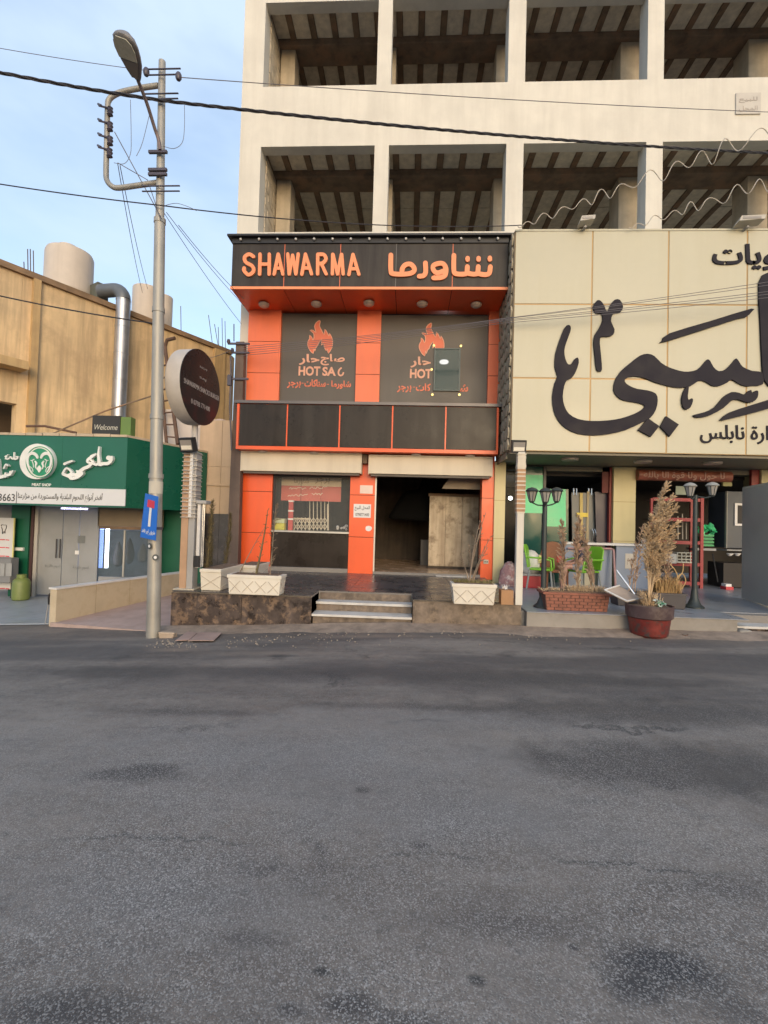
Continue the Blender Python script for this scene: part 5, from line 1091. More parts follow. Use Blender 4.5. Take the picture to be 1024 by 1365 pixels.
# lamp head: tapered rounded housing seen from below; axis from the arm end to its tip
h0 = P(184, 107, YP-.62); h1 = P(162, 43, YP-1.15); ax = (h1-h0); Lh = ax.length; ax.normalize()
side = ax.cross(Vector((0, 1, .25))).normalized(); up = side.cross(ax).normalized()
if up.z < 0: up = -up
prof = [(0, .035), (.06, .055), (.18, .085), (.35, .125), (.55, .15), (.75, .158), (.88, .145), (.96, .10), (1.0, .045)]
def ring(t, w, h): c_ = h0+ax*(t*Lh); return [c_+side*(math.cos(a)*w*1.05)+up*(math.sin(a)*h*(1.0 if math.sin(a) > 0 else .35)) for a in [2*math.pi*j/20 for j in range(20)]]
vs = []
for t, w in prof: vs += ring(t, w, min(.09, w*.8))
k = len(prof); mb = MB(); mb.add(vs, [(i*20+j, i*20+(j+1) % 20, (i+1)*20+(j+1) % 20, (i+1)*20+j) for i in range(k-1) for j in range(20)]+[tuple(reversed(range(20))), tuple((k-1)*20+j for j in range(20))])
lh = mb.build('lamp_head', mat('grey_lamp_housing', (.20, .19, .19), rough=.45, var=.15), poleT, smooth=True)
gv = [h0+ax*(t*Lh)+side*w*sgn-up*.045 for sgn, seq in ((1, [(.5, .125), (.7, .14), (.85, .125), (.95, .07)]), (-1, [(.95, .07), (.85, .125), (.7, .14), (.5, .125)])) for t, w in seq]
MB().slab(gv, up*.02-up*.02-up*.012).build('lamp_lens', mat('lamp_lens', (.42, .38, .28), rough=.25), lh)
gv = [h0+ax*(t*Lh)+side*w*sgn-up*.04 for sgn, seq in ((1, [(.1, .04), (.25, .08), (.48, .118)]), (-1, [(.48, .118), (.25, .08), (.1, .04)])) for t, w in seq]
MB().slab(gv, -up*.012).build('gear_cover', mat('brown_gear_cover', (.16, .13, .11), rough=.5), lh)
# insulators on the C bracket
for (x, y) in ((142, 147), (142, 167), (142, 186), (141.5, 202)):
    c_ = Q(x, y); MB().tube([c_+Vector((-.09, -.05, .03)), c_+Vector((.10, -.05, -.02))], .014, 6).build('insulator_bolt', M_ins, poleT)
    MB().lathe([(.02, 0), (.045, .02), (.03, .05), (.045, .08), (.03, .11), (.04, .13)], c_+Vector((.08, -.03, -.12)), 10).build('insulator', M_ins, poleT, smooth=True)
    MB().tube([c_+Vector((-.12, -.02, .08)), c_+Vector((-.05, -.05, .03))], .018, 6).build('clamp', M_ins, poleT)
# side racks on the pole head
def rack(y_, l, r, dz=.08):
    q = P((l+r)/2, y_, YP-.08)
    for s2 in (0, 1): MB().box(P(l, y_, YP-.08).x, P(r, y_, YP-.08).x, YP-.1, YP-.08, q.z+dz*s2, q.z+dz*s2+.012).build('rack_strap', M_ins, poleT)
rack(101, 193, 241, .09); rack(133, 193, 238, .08); rack(256, 190, 240, .08)
for (x, y) in ((195, 96), (238, 102)): MB().lathe([(.03, 0), (.045, .03), (.045, .08), (.03, .11)], P(x, y+3, YP-.09)-Vector((0, 0, .02)), 10).build('spool_insulator', M_ins, poleT, smooth=True)
# stickers
for (x, y) in ((207.5, 743), (199.5, 728)):
    q = P(x, y, YP-.125); MB().lathe([(.045, 0), (.045, .006)], q, 18, (0.15 if x > 205 else -.6, -1, 0)).build('round_sticker', mat('dark_sticker', (.07, .075, .07)), poleT); MB().lathe([(.022, 0), (.022, .004)], q+Vector((0, -.007, 0)), 12, (0.15 if x > 205 else -.6, -1, 0)).build('sticker_centre', M_paper, poleT)
q = pole_at(655); MB().lathe([(8.9*s_, -.09), (8.9*s_, .09)], q, 20).build('paper_wrap', mat('old_paper_wrap', (.50, .46, .38), rough=.8, var=.15), poleT, smooth=True)
q = pole_at(683); MB().slab([(q.x+.02, q.y-.1, q.z-.12), (q.x+.08, q.y-.075, q.z-.12), (q.x+.08, q.y-.075, q.z+.14), (q.x+.02, q.y-.1, q.z+.14)], (-.002, -.004, 0)).build('torn_sticker', mat('old_paper_wrap', (0, 0, 0)), poleT)
# blue dead-end sign
bsn = thing('dead_end_sign', 'blue no-through-road sign with red bar strapped to the pole', 'road sign', P(203, 688, YP-.15))
cA = P(193.8, 657.5, YP-.13); cB = P(211, 662, YP-.20); cC = P(207.5, 720.5, YP-.20); cD = P(187, 716, YP-.13)
mbv = MB(); nrm = (cB-cA).cross(cD-cA).normalized()
if nrm.y > 0: nrm = -nrm
mbv.slab([cA, cB, cC, cD], -nrm*.006).build('plate', mat('road_sign_blue', (.012, .12, .50), rough=.35, var=.08), bsn)
def TS(u, w, d): return cA.lerp(cB, u).lerp(cD.lerp(cC, u), w)+nrm*(d+.001)
mb = MB(); mb.slab([TS(.26, .12, .002), TS(.78, .12, .002), TS(.78, .29, .002), TS(.26, .29, .002)], nrm*.002); mb.build('red_bar', mat('sign_red', (.50, .03, .06), rough=.4), bsn)
mb = MB(); mb.slab([TS(.44, .293, .002), TS(.60, .293, .002), TS(.60, .72, .002), TS(.44, .72, .002)], nrm*.002); mb.build('white_stem', M_strip, bsn)
mb = MB(); text_uv(mb, shape('طريق غير نافذ'.replace('ذ', 'د')), .06, .94, .92, .79, lambda u, w, d: TS(u, w, d), .01, .003); mb.build('lettering', M_strip, bsn)
q = pole_at(708); MB().tube([q-Vector((0, 0, .02)), q+Vector((0, 0, .02))], 9.3*s_, 18).build('strap', M_ins, bsn)
# ================================================================== ROUND SIGN ON COLUMN
cb = G(255, 785, Z1); YR = cb.y
rs = thing('round_light_box_sign', 'round dark light-box sign with pale rim on a tall column', 'sign', cb)
cR = P(268, 517, YR-.1); ang = R(84); nR = Vector((math.sin(ang), -math.cos(ang), 0)); rR = 49*((cR-CAM).dot(_f)/FPX)
uR = Vector((0, 0, 1)).cross(nR).normalized()
if uR.x < 0: uR = -uR
rimM = mat('pale_grey_rim', (.50, .46, .42), rough=.55, var=.1, spot=.2, spotcol=(.36, .32, .28)); faceM = mat('dark_maroon_sign_face', (.028, .020, .020), spec=.25, rough=.3, var=.3, scale=.9, spot=.6, spotcol=(.16, .02, .018), spotscale=.9)
MB().lathe([(rR*.97, -.26), (rR, -.25), (rR, -.004)], cR, 48, nR).build('rim', rimM, rs, smooth=True); MB().lathe([(rR*1.0, -.003), (rR*1.01, 0), (rR*1.01, .012), (rR*.97, .016)], cR, 48, nR).build('face', faceM, rs, smooth=True)
TR = lambda u, w, d: cR+uR*u+Vector((0, 0, 1))*w+nR*(.017+d)
mb = MB(); text_uv(mb, 'SHAWARMA SNACKS BURGER', -rR*.86, rR*.95, -.07, .01, TR, 0, .003); text_uv(mb, '0 0798 771400', -rR*.5, rR*.45, -.33, -.25, TR, 0, .003); text_uv(mb, 'SAJ', -.08, .12, .13, .17, TR, 0, .003); text_uv(mb, 'HOT', -.08, .15, .31, .34, TR, 0, .003)
mb.build('lettering', mat('dim_white_print', (.32, .28, .27)), rs)
colX0, colX1 = P(245.5, 700, YR).x, P(262.5, 700, YR).x; zc1 = P(255, 603, YR).z
colT = thing('sign_column', 'square clad column wrapped with wire carrying the round sign', 'column', cb)
M_wood = mat('peach_wood_cladding', (.45, .28, .17), rough=.6, var=.15, streak=.4, scol=(.3, .2, .14)); M_gc = mat('grey_column_side', (.34, .33, .32), rough=.6)
boxp('wood_face', M_wood, colT, colX0, lerp(colX0, colX1, .52), YR-.1, YR+.1, Z1, zc1); boxp('grey_face', M_gc, colT, lerp(colX0, colX1, .52)+.002, colX1, YR-.09, YR+.1, Z1, zc1)
boxp('base_plate', mat('wet_base_plate', (.5, .45, .36)), colT, colX0-.07, colX1+.06, YR-.16, YR+.14, Z1+.002, Z1+.02)
MB().box(lerp(colX0, colX1, .58), lerp(colX0, colX1, .8), YR-.14, YR-.095, zat(690, 255, YR), zc1).build('white_conduit', mat('white_conduit', (.62, .6, .58), rough=.6), colT)
zt0, zt1 = zat(690, 255, YR), zat(606, 255, YR)
M_wire = mat('dirty_white_wire', (.50, .45, .38), rough=.6)
for i in range(17):
    z = lerp(zt0, zt1, i/16)+random.uniform(-.015, .015); e = random.uniform(-.02, .02)
    MB().tube([(colX0-.012, YR+.1, z), (colX0-.014, YR-.11, z+e*.5), ((colX0+colX1)/2, YR-.155, z+e), (colX1+.014, YR-.11, z-e), (colX1+.012, YR+.1, z)], .008, 5).build('wound_wire', M_wire, colT)
MB().tube([(P(260, 600, YR).x, YR, zc1), (P(260, 560, YR).x, YR, P(260, 560, YR).z)], .05, 12).build('neck', mat('pale_grey_rim', (0, 0, 0)), colT, smooth=True)
fb_ = thing('column_sensor_box', 'grey upright bracket box fixed to the side of the sign column', 'box', P(268, 780, YR+.1))
x0, x1, z0, z1 = RC(263.5, 272, 672, 757, YR); boxp('housing', mat('white_conduit', (0, 0, 0)), fb_, x0, lerp(x0, x1, .5), YR-.05, YR+.1, z0, z1, bevel=.008); boxp('hood', M_gc, fb_, x0-.02, x1+.05, YR-.08, YR+.12, z1+.002, z1+.06, bevel=.01)
for t in (.7, .95): MB().tube([(lerp(x0, x1, t), YR, z1), (lerp(x0, x1, t), YR, z0+.02)], .01, 6).build('rod', mat('chrome', (0, 0, 0)), fb_)
boxp('switch_box', M_cap, fb_, x0-.01, x1-.03, YR-.09, YR-.052, z0+.02, z0+.20)
def floodlight(px, py, Y, w, h, tilt, label, loc=None, yaw=0):
    c_ = P(px, py, Y); o = thing('floodlight', label, 'floodlight', c_)
    m = Matrix.Translation(c_) @ Matrix.Rotation(yaw, 4, 'Z') @ Matrix.Rotation(tilt, 4, 'X')
    for nm, b_, mt in (('housing', (-w/2, w/2, -.03, .06, -h/2, h/2), M_cap), ('glass', (-w*.40, w*.40, -.036, -.031, -h*.36, h*.36), mat('floodlight_glass', (.30, .27, .24), rough=.15)), ('reflector', (-w*.36, w*.36, -.041, -.0365, -h*.30, -h*.02), mat('floodlight_led', (.80, .74, .62), rough=.3)), ('bracket', (-w*.2, w*.2, .061, .14, -h*.3, h*.1), M_cap)):
        mb = MB(); mb.xf = m; mb.box(*b_); mb.build(nm, mt, o)
floodlight(250, 593, YR-.22, 22*pxw(YR), 19*pxw(YR), R(18), 'black floodlight on top of the sign column', yaw=R(-14))
# ================================================================== WHITE POST with floodlight
wp = G(691, 806, Z1); YQ = wp.y
pst = thing('white_post', 'white square post wrapped with brown cord at the top', 'post', (wp.x, YQ, Z1))
ta, tb_ = P(695, 603, YQ), P(690.5, 806, YQ); hw = 4.6*pxw(YQ); xm = (ta.x+tb_.x)/2
MB().box(xm-hw, xm+hw, YQ-.05, YQ+.05, Z1, ta.z).build('post', mat('worn_white_paint', (.62, .58, .50), rough=.6, var=.08, streak=.3, scol=(.42, .36, .28)), pst, bevel=.006)
zc0, zc1_ = P(692, 683, YQ).z, P(695, 606, YQ).z
M_c1 = mat('brown_cord', (.42, .25, .14), rough=.8, var=.2); M_c2 = mat('cream_cord', (.62, .55, .44), rough=.8, var=.1)
for i in range(46):
    z = lerp(zc0, zc1_, i/45); k_ = M_c1 if (i % 7 not in (0, 3)) and i < 34 else M_c2; e = random.uniform(-.004, .006)
    MB().box(xm-hw-.008-e, xm+hw+.008+e, YQ-.058-e, YQ+.058, z-.0105, z+.0095).build('cord_turn', k_, pst)
floodlight(691.5, 595.5, YQ-.02, 19*pxw(YQ), 17*pxw(YQ), R(14), 'black floodlight on top of the white post')
# floodlights over the cream sign
for px_, py_, lb in ((781, 297, 'pale floodlight on a bracket over the cream sign beside the shop roof'), (998, 297, 'pale wide floodlight over the cream sign below the wavy wires')):
    c_ = P(px_, py_, 9.55); o = thing('sign_floodlight', lb, 'floodlight', c_); w_ = .14 if px_ < 900 else .24
    MB().hexa([(c_.x-w_, c_.y-.1, c_.z-.02), (c_.x+w_, c_.y-.1, c_.z+.02), (c_.x+w_, c_.y+.1, c_.z+.0), (c_.x-w_, c_.y+.1, c_.z-.04)], [(c_.x-w_*.8, c_.y-.1, c_.z+.08), (c_.x+w_*1.1, c_.y-.1, c_.z+.10), (c_.x+w_*1.1, c_.y+.1, c_.z+.06), (c_.x-w_*.8, c_.y+.1, c_.z+.04)]).build('head', mat('pale_grey_housing', (.45, .42, .36), rough=.5), o)
    boxp('arm', M_gc, o, c_.x-.02, c_.x+.02, 9.56, 9.9, c_.z-.08, c_.z-.045); boxp('lens', mat('floodlight_glass', (0, 0, 0)), o, c_.x-w_*.7, c_.x+w_*.7, c_.y-.107, c_.y-.101, c_.z+.015, c_.z+.06)
# ================================================================== UTILITY POLE (dark)
YU = 10.75
up_ = thing('utility_pole', 'dark weathered utility pole standing left of the orange shop', 'utility pole', P(312, 765, YU))
zu0 = .3; zu1 = P(316, 455, YU).z; ux0, ux1 = P(307.3, 620, YU).x, P(320.8, 620, YU).x
M_up = mat('weathered_brown_pole', (.135, .095, .075), rough=.85, var=.3, scale=2, streak=.5, scol=(.07, .05, .04))
MB().hexa([(ux0-.02, YU, zu0), (ux1+.02, YU, zu0), (ux1+.02, YU+.2, zu0), (ux0-.02, YU+.2, zu0)], [(ux0+.02, YU, zu1), (ux1-.02, YU, zu1), (ux1-.02, YU+.18, zu1), (ux0+.02, YU+.18, zu1)]).build('pole', M_up, up_, bevel=.01)
for y_, l in ((458, 304), (470, 309), (505, 305)): q = P(l, y_, YU-.03); MB().box(q.x, ux1+.12, YU-.05, YU-.01, q.z-.02, q.z+.02).build('cross_bar', M_ins, up_); MB().lathe([(.03, 0), (.045, .04), (.03, .09)], q+Vector((.02, -.02, .0)), 8).build('insulator', M_ins, up_)
MB().tube([P(307.5, 475, YU-.05), P(308, 500, YU-.05), P(306.5, 540, YU-.05), P(309, 600, YU-.05)], .02, 6).build('down_cable', M_ins, up_)
boxp('fuse_box', M_ins, up_, P(305, 510, YU).x, P(310, 510, YU).x, YU-.1, YU-.02, P(307, 515, YU).z, P(307, 502, YU).z)
MB().tube([P(312, 455, YU+.1), P(312, 432, YU+.1)], .012, 6).build('spike', M_ins, up_)
# ================================================================== CABLES
M_cab = mat('black_cable_rubber', (.025, .023, .028), rough=.6); M_cabg = mat('thin_grey_wire', (.13, .12, .13), rough=.6)
def sag(a, b_, s, n=24): return [a.lerp(b_, i/n)-Vector((0, 0, s*4*(i/n)*(1-i/n))) for i in range(n+1)]
def cable(label, pts, r=.008, name='overhead_wire', m=None): return tag(MB().tube(pts, r, 5).build(name, m or M_cabg, loc=pts[0], smooth=True), label, 'wire', 'overhead wires')
def twisted(pts, r, label):
    root = thing('twisted_power_cable', label, 'cable', pts[0]); 
    for k_ in range(3):
        out = []; L_ = 0
        for i in range(len(pts)-1):
            for s2 in range(10):
                t = s2/10; p = pts[i].lerp(pts[i+1], t); L_ += (pts[i+1]-pts[i]).length/10; a = L_*9+k_*2.094
                out.append(p+Vector((0, math.cos(a), math.sin(a)))*r*.95)
        MB().tube(out, r*.8, 6).build('cable_strand', M_cab, root, smooth=True)
twisted(sag(P(-80, 80, 6.2), P(216, 134, YP-.1), .03, 8)+sag(P(216, 134, YP-.1), P(1120, 208, 9.9), .12, 24)[1:], .0145, 'thick twisted black power cable crossing above the street')
cable('wire passing the pole at its lower bracket toward the sign top', sag(P(-40, 239, 6.5), P(216, 274, YP-.1), .02)+sag(P(216, 274, YP-.1), P(700, 300, 9.6), .14)[1:], .009, m=M_cab)
cable('topmost thin wire running to the pole head from the left', sag(P(-40, 57, 6.5), P(196, 94, YP-.1), .02), .0045)
cable('topmost thin wire crossing the white facade', sag(P(239, 103, YP-.1), P(1100, 152, 9.5), .06), .006)
for i, (x0_, y0_, x1_, y1_, lb) in enumerate(((219, 284, 322, 432, 'lowest of the wires dropping from the lamp pole to the shop corner'), (222, 283, 326, 408, 'middle wire dropping from the lamp pole to the shop corner'), (238, 300, 325, 398, 'upper wire dropping from the lamp pole to the shop corner'))):
    cable(lb, sag(P(x0_, y0_, YP), P(x1_, y1_, YU-.3), .05), .005)
cable('wire slanting from the bracket insulators to the pole', sag(P(153, 176, YP-.05), P(216, 292, YP-.1), .0, 6), .007); cable('lower wire slanting from the last bracket insulator to the pole', sag(P(157, 217, YP-.05), P(197, 240, YP), .0, 6)+[P(214, 292, YP-.1)], .006)
cable('thin wire falling from the bracket behind the pale tanks', sag(P(157, 218, YP), P(190, 390, 13), .1), .006); cable('second thin wire falling behind the pale tanks', sag(P(160, 220, YP), P(197, 385, 13), .1), .006)
for i, (yl, yr, lb) in enumerate(((425, 372, 'highest of the wires fanning over the cream sign'), (425.5, 377, 'second wire of the fan over the cream sign'), (427, 387, 'third wire of the fan over the cream sign'), (428.5, 391, 'fourth wire of the fan over the cream sign'), (431, 396, 'lowest of the wires fanning over the cream sign'))):
    cable(lb, sag(P(322, 462+i*3, YU-.15), P(668, yl, 9.5), .05, 14)+sag(P(668, yl, 9.5), P(1100, yr-8, 9.1), .03, 10)[1:], .0055)
cable('dark wire running along the ochre wall to the pole', sag(WP(-20, 390, .25), P(211, 432, 11.5), .05), .018, m=M_cab)
cable('wire from the ochre wall corner to the utility pole', sag(P(266, 480, 12.5), P(306, 468, YU), .03, 8), .007)
for (pts, lb) in (([(174, 133), (175, 180), (174, 205), (166, 218), (152, 217)], 'loose wire looping below the twisted cable'), ([(246, 140), (246, 170), (243, 190), (232, 198), (218, 195)], 'loose wire loop right of the pole head'), ([(200, 150), (190, 190), (182, 208)], 'short loose wire hanging beside the lamp arm'), ([(220, 274), (235, 271), (252, 276), (262, 281)], 'small wire loop right of the lower cable clamp')):
    cable(lb, smoothpts([P(a, b_, YP-.05) for a, b_ in pts], 5), .004)
def wavy(a, b_, r0, r1, turns, label):
    pts = []; n = int(turns*14); d = (b_-a)
    for i in range(n+1):
        t = i/n; tt = t**.8; p = a.lerp(b_, t); ph = 2*math.pi*turns*tt+.8*math.sin(t*17+r1*40); rr_ = lerp(r0, r1, t)*(1+.35*math.sin(t*31+r0*90)); pts.append(p+Vector((math.sin(ph*1.0)*rr_*.25, math.sin(ph)*rr_*.35, math.cos(ph)*rr_)))
    tag(MB().tube(pts, .0085, 5).build('coiled_light_string', mat('pale_string_light', (.45, .40, .33), rough=.5), loc=a, smooth=True), label, 'string light', 'wavy light strings')
wavy(P(690, 303, 9.6), P(1075, 158, 8.8), .05, .19, 12.5, 'upper wavy pale light string crossing the open bays'); wavy(P(838, 304, 9.6), P(1100, 218, 9.0), .04, .18, 9.5, 'lower wavy pale light string just over the cream sign')
# ================================================================== PLANTERS
M_pl = mat('white_ceramic_planter', (.66, .61, .52), rough=.5, var=.07, streak=.2, scol=(.48, .42, .34)); M_pll = mat('planter_lattice_line', (.46, .40, .33), rough=.7); M_soil = mat('dry_soil', (.16, .105, .07), rough=1, var=.4, scale=20, bump=.6)
def planter(o, a, b_, c, d, h, flare=.06, groove=True, nx=4):      # footprint corners, front side first (a->b)
    cen = (a+b_+c+d)/4; up1 = Vector((0, 0, h)); T = [p+(p-cen)*flare*2+up1 for p in (a, b_, c, d)]
    MB().hexa([a, b_, c, d], T).build('trough', M_pl, o, bevel=.008)
    T2 = [p+(p-cen)*.03 for p in T]; MB().hexa([p-Vector((0, 0, .045)) for p in T2], [p+Vector((0, 0, .005)) for p in T2]).build('rim', M_pl, o, bevel=.006)
    T3 = [p+(cen+up1-p)*.12 for p in T]; MB().hexa([p+Vector((0, 0, .0055)) for p in T3], [p+Vector((0, 0, .02)) for p in T3]).build('soil', M_soil, o)
    for (p0, p1, q0, q1, n_) in ((a, b_, T[0], T[1], nx), (b_, c, T[1], T[2], max(1, nx//3)), (d, a, T[3], T[0], max(1, nx//3))):
        nrm = (p1-p0).cross(q0-p0).normalized(); mb = MB()
        if nrm.dot(cen-p0) > 0: nrm = -nrm
        F = lambda u, w: p0.lerp(p1, u).lerp(q0.lerp(q1, u), w)+nrm*.004
        for i in range(n_):
            u0, um, u1 = i/n_+.02, (i+.5)/n_, (i+1)/n_-.02
            for (A, B) in (((u0, .12), (um, .42)), ((um, .42), (u1, .12)), ((u0, .72), (um, .42)), ((um, .42), (u1, .72))):
                mb.tube([F(*A), F(*B)], .0055, 5)
        mb.build('lattice_relief', M_pll, o)
def pcorners(l, r, b, z, dep):
    a = G(l, b, z); c = G(r, b, z); y = (a.y+c.y)/2; return Vector((a.x, y, z)), Vector((c.x, y, z)), Vector((c.x, y+dep, z)), Vector((a.x, y+dep, z))
GP = 'white lattice planters on the terrace'
a, b_, c, d = pcorners(302, 374, 793, Z1+.002, .3); h_ = P(338, 768, a.y).z-Z1
pl1 = thing('lattice_planter', 'long white lattice planter at the front of the dark terrace', 'planter', (a.x, a.y, Z1), GP); planter(pl1, a, b_, c, d, h_, .03); pl1c = (a+c)/2+Vector((0, 0, h_))
a, b_, c, d = pcorners(606, 657, 806, Z1+.002, .3); h_ = P(632, 780, a.y).z-Z1
pl2 = thing('lattice_planter', 'tapered white lattice planter left of the white post', 'planter', (a.x, a.y, Z1), GP); planter(pl2, a, b_, c, d, h_, .06, nx=3); pl2c = (a+c)/2+Vector((0, 0, h_))
a = G(265, 787, Z1+.002); a2 = G(284, 788, Z1+.002); 
pl3 = thing('lattice_planter', 'white planter beside the round sign column seen end-on', 'planter', (a.x, a.y, Z1), GP)
xa, xb = G(267, 787, Z1).x, G(267, 787, Z1).x+.32; y0 = G(275, 787, Z1).y; y1 = y0+.95; V = lambda x, y: Vector((x, y, Z1+.002))
planter(pl3, V(xb-.32, y0), V(xb, y0), V(xb, y1), V(xb-.32, y1), .33, .03, nx=1); pl3c = Vector((xb-.16, (y0+y1)/2, Z1+.33))
y0b = y1+.12; xb2 = xb+.22; pl4 = thing('lattice_planter', 'white planter at the foot of the dark utility pole', 'planter', (xb2-.3, y0b, Z1), GP)
planter(pl4, V(xb2-.34, y0b), V(xb2, y0b), V(xb2, y0b+.8), V(xb2-.34, y0b+.8), .31, .04, nx=1); pl4c = Vector((xb2-.17, y0b+.4, Z1+.31))
# dry plants
M_dry = mat('dry_straw', (.56, .41, .25), rough=.9, var=.25, scale=8); M_dryp = mat('dry_pinkish_plume', (.46, .32, .22), rough=.95, var=.25, scale=8); M_olive = mat('dry_olive_leaf', (.15, .12, .06), rough=.9, var=.3, scale=8); M_twig = mat('dry_grey_twig', (.24, .18, .13), rough=.9, var=.3)
def plume(mb, base, tip, width, n, bend=Vector((0, 0, 0)), start=.3, blade=.2, stem=.007, droop=.5, seed=0):
    rnd = random.Random(seed); cps = [base, base.lerp(tip, .55)+bend, tip]
    cur = lambda t: cps[0]*(1-t)**2+cps[1]*2*t*(1-t)+cps[2]*t*t
    mb.tube([cur(i/12) for i in range(13)], [stem*(1-.7*i/12) for i in range(13)], 5)
    # side branchlets, each carrying fine drooping hairs
    nb = max(6, n//22)
    for b_ in range(nb):
        t = start+(1-start)*(b_+rnd.random())/nb; p = cur(min(1, t)); tan = (cur(min(1, t+.02))-cur(t-.02)).normalized(); a = rnd.uniform(0, 6.283)
        k = (t-start)/(1-start); env = (math.sin(math.pi*min(.98, k*.8+.14))**.6); wid = width*env*rnd.uniform(.55, 1.25); L_ = blade*(1.0-.55*k)*rnd.uniform(.6, 1.2)
        out = Vector((math.cos(a), math.sin(a), 0)); e = p+out*wid+tan*L_*.8-Vector((0, 0, droop*wid*rnd.uniform(.2, 1)))
        m_ = p.lerp(e, .55)+tan*L_*.18
        for h in range(30):
            s_ = rnd.random(); q = (p*(1-s_)**2+m_*2*s_*(1-s_)+e*s_*s_); hl = rnd.uniform(.25, .6)*blade*.35
            d_ = ((e-p).normalized()*.8+Vector((rnd.uniform(-1, 1), rnd.uniform(-1, 1), rnd.uniform(-.9, .5)))*.55).normalized(); sd_ = d_.cross(Vector((rnd.uniform(-1, 1), rnd.uniform(-1, 1), .3))).normalized()*rnd.uniform(.0028, .006)
            mb.add([q-sd_, q+sd_, q+d_*hl], [(0, 1, 2)])
def dryplant(name, label, cat, base, items, m, group=None):
    o = thing(name, label, cat, base, group)
    for it in items:
        mb = MB(); plume(mb, **it); mb.build('plume', m if not isinstance(m, dict) else m['m'], o)
    return o
# conifer-like dry stems in the end-on planters
def cone(mb, base, h, r, n, seed):
    rnd = random.Random(seed); top = base+Vector((rnd.uniform(-.08, .08), 0, h)); mid_ = base.lerp(top, .5)+Vector((rnd.uniform(-.05, .05), 0, 0))
    cur = lambda t: base*(1-t)**2+mid_*2*t*(1-t)+top*t*t
    for i in range(n):
        t = rnd.random(); a = rnd.uniform(0, 6.283); rr_ = r*(.35+.65*math.sin(3.14*min(1, t*.75+.2)))*rnd.uniform(.2, 1)*(1-t*.6)*(1 if math.sin(t*23+seed) > -.4 else .45); p = cur(t)+Vector((math.cos(a)*rr_, math.sin(a)*rr_, 0)); d_ = Vector((math.cos(a)*.5, math.sin(a)*.5, rnd.uniform(.1, 1))).normalized()*rnd.uniform(.03, .09)
        sd_ = Vector((-math.sin(a), math.cos(a), 0))*rnd.uniform(.003, .008); mb.add([p-sd_, p+sd_, p+d_], [(0, 1, 2)])
    mb.tube([cur(i/6) for i in range(7)], [.014, .013, .012, .01, .008, .006, .004], 5)
for i, (pc, dy, px_, top, lb, r_) in enumerate(((pl3c, -.25, 276, 668, 'tallest drying olive conifer nearest the sign column', .085), (pl3c, .3, 281, 690, 'thin drying conifer close behind the tallest one', .05), (pl4c, -.2, 300, 684, 'drying conifer against the granite wall by the utility pole', .075))):
    b0 = Vector((P(px_, 750, pc.y+dy).x, pc.y+dy, pc.z)); hh_ = P(px_, top, b0.y).z-b0.z; o = thing('dry_conifer', lb, 'plant', b0, 'drying conifers in the white planters'); mb = MB(); cone(mb, b0, hh_, r_, 900, i); mb.build('foliage', M_olive, o)
b0 = pl1c
pl_ = thing('dry_yucca', 'bare olive-brown dried stalks leaning in the front white planter', 'plant', b0)
Yq = b0.y
mb = MB(); plume(mb, P(341, 767, Yq), P(357, 680, Yq), .05, 420, Vector((.03, 0, 0)), .02, .1, .02, seed=3); mb.build('thick_stalk', M_olive, pl_)
mb = MB(); plume(mb, P(317, 768, Yq), P(356, 698, Yq), .035, 160, Vector((0, 0, .05)), .05, .07, .009, seed=4); mb.build('thin_stalk', M_twig, pl_)
mb = MB(); plume(mb, P(360, 767, Yq), P(368, 672, Yq), .09, 700, Vector((.0, 0, 0)), .1, .14, .012, seed=5); mb.build('feathery_stalk', M_twig, pl_)
Yq = pl2c.y; o = thing('dry_twigs', 'pale dead twigs branching in the planter by the white post', 'plant', pl2c)
for i, (x_, y_) in enumerate(((648, 683), (643, 703), (640, 695), (655, 715), (615, 740), (626, 725), (650, 730))):
    mb = MB(); plume(mb, P(624+i*.8, 784, Yq+random.uniform(-.05, .05)), P(x_, y_, Yq+random.uniform(-.1, .1)), .05, 60, Vector((-.05 if x_ > 630 else 0, 0, .03)), .35, .12, .012, seed=20+i); mb.build('twig', M_twig, o)
mb = MB()
for i in range(260):
    a_ = random.uniform(0, 6.28); p = pl2c+Vector((random.uniform(-.3, .3), random.uniform(-.08, .08), .02)); q = p+Vector((random.uniform(-.06, .06), random.uniform(-.05, .05), random.uniform(.01, .07))); mb.add([p, p+Vector((.012, .004, 0)), q], [(0, 1, 2)])
x_ = mb.build('dead_leaf_litter', mat('mossy_litter', (.2, .17, .07), rough=1, var=.4, scale=15)); x_['kind'] = 'stuff'; x_['label'] = 'dry leaf litter on the planter soil'
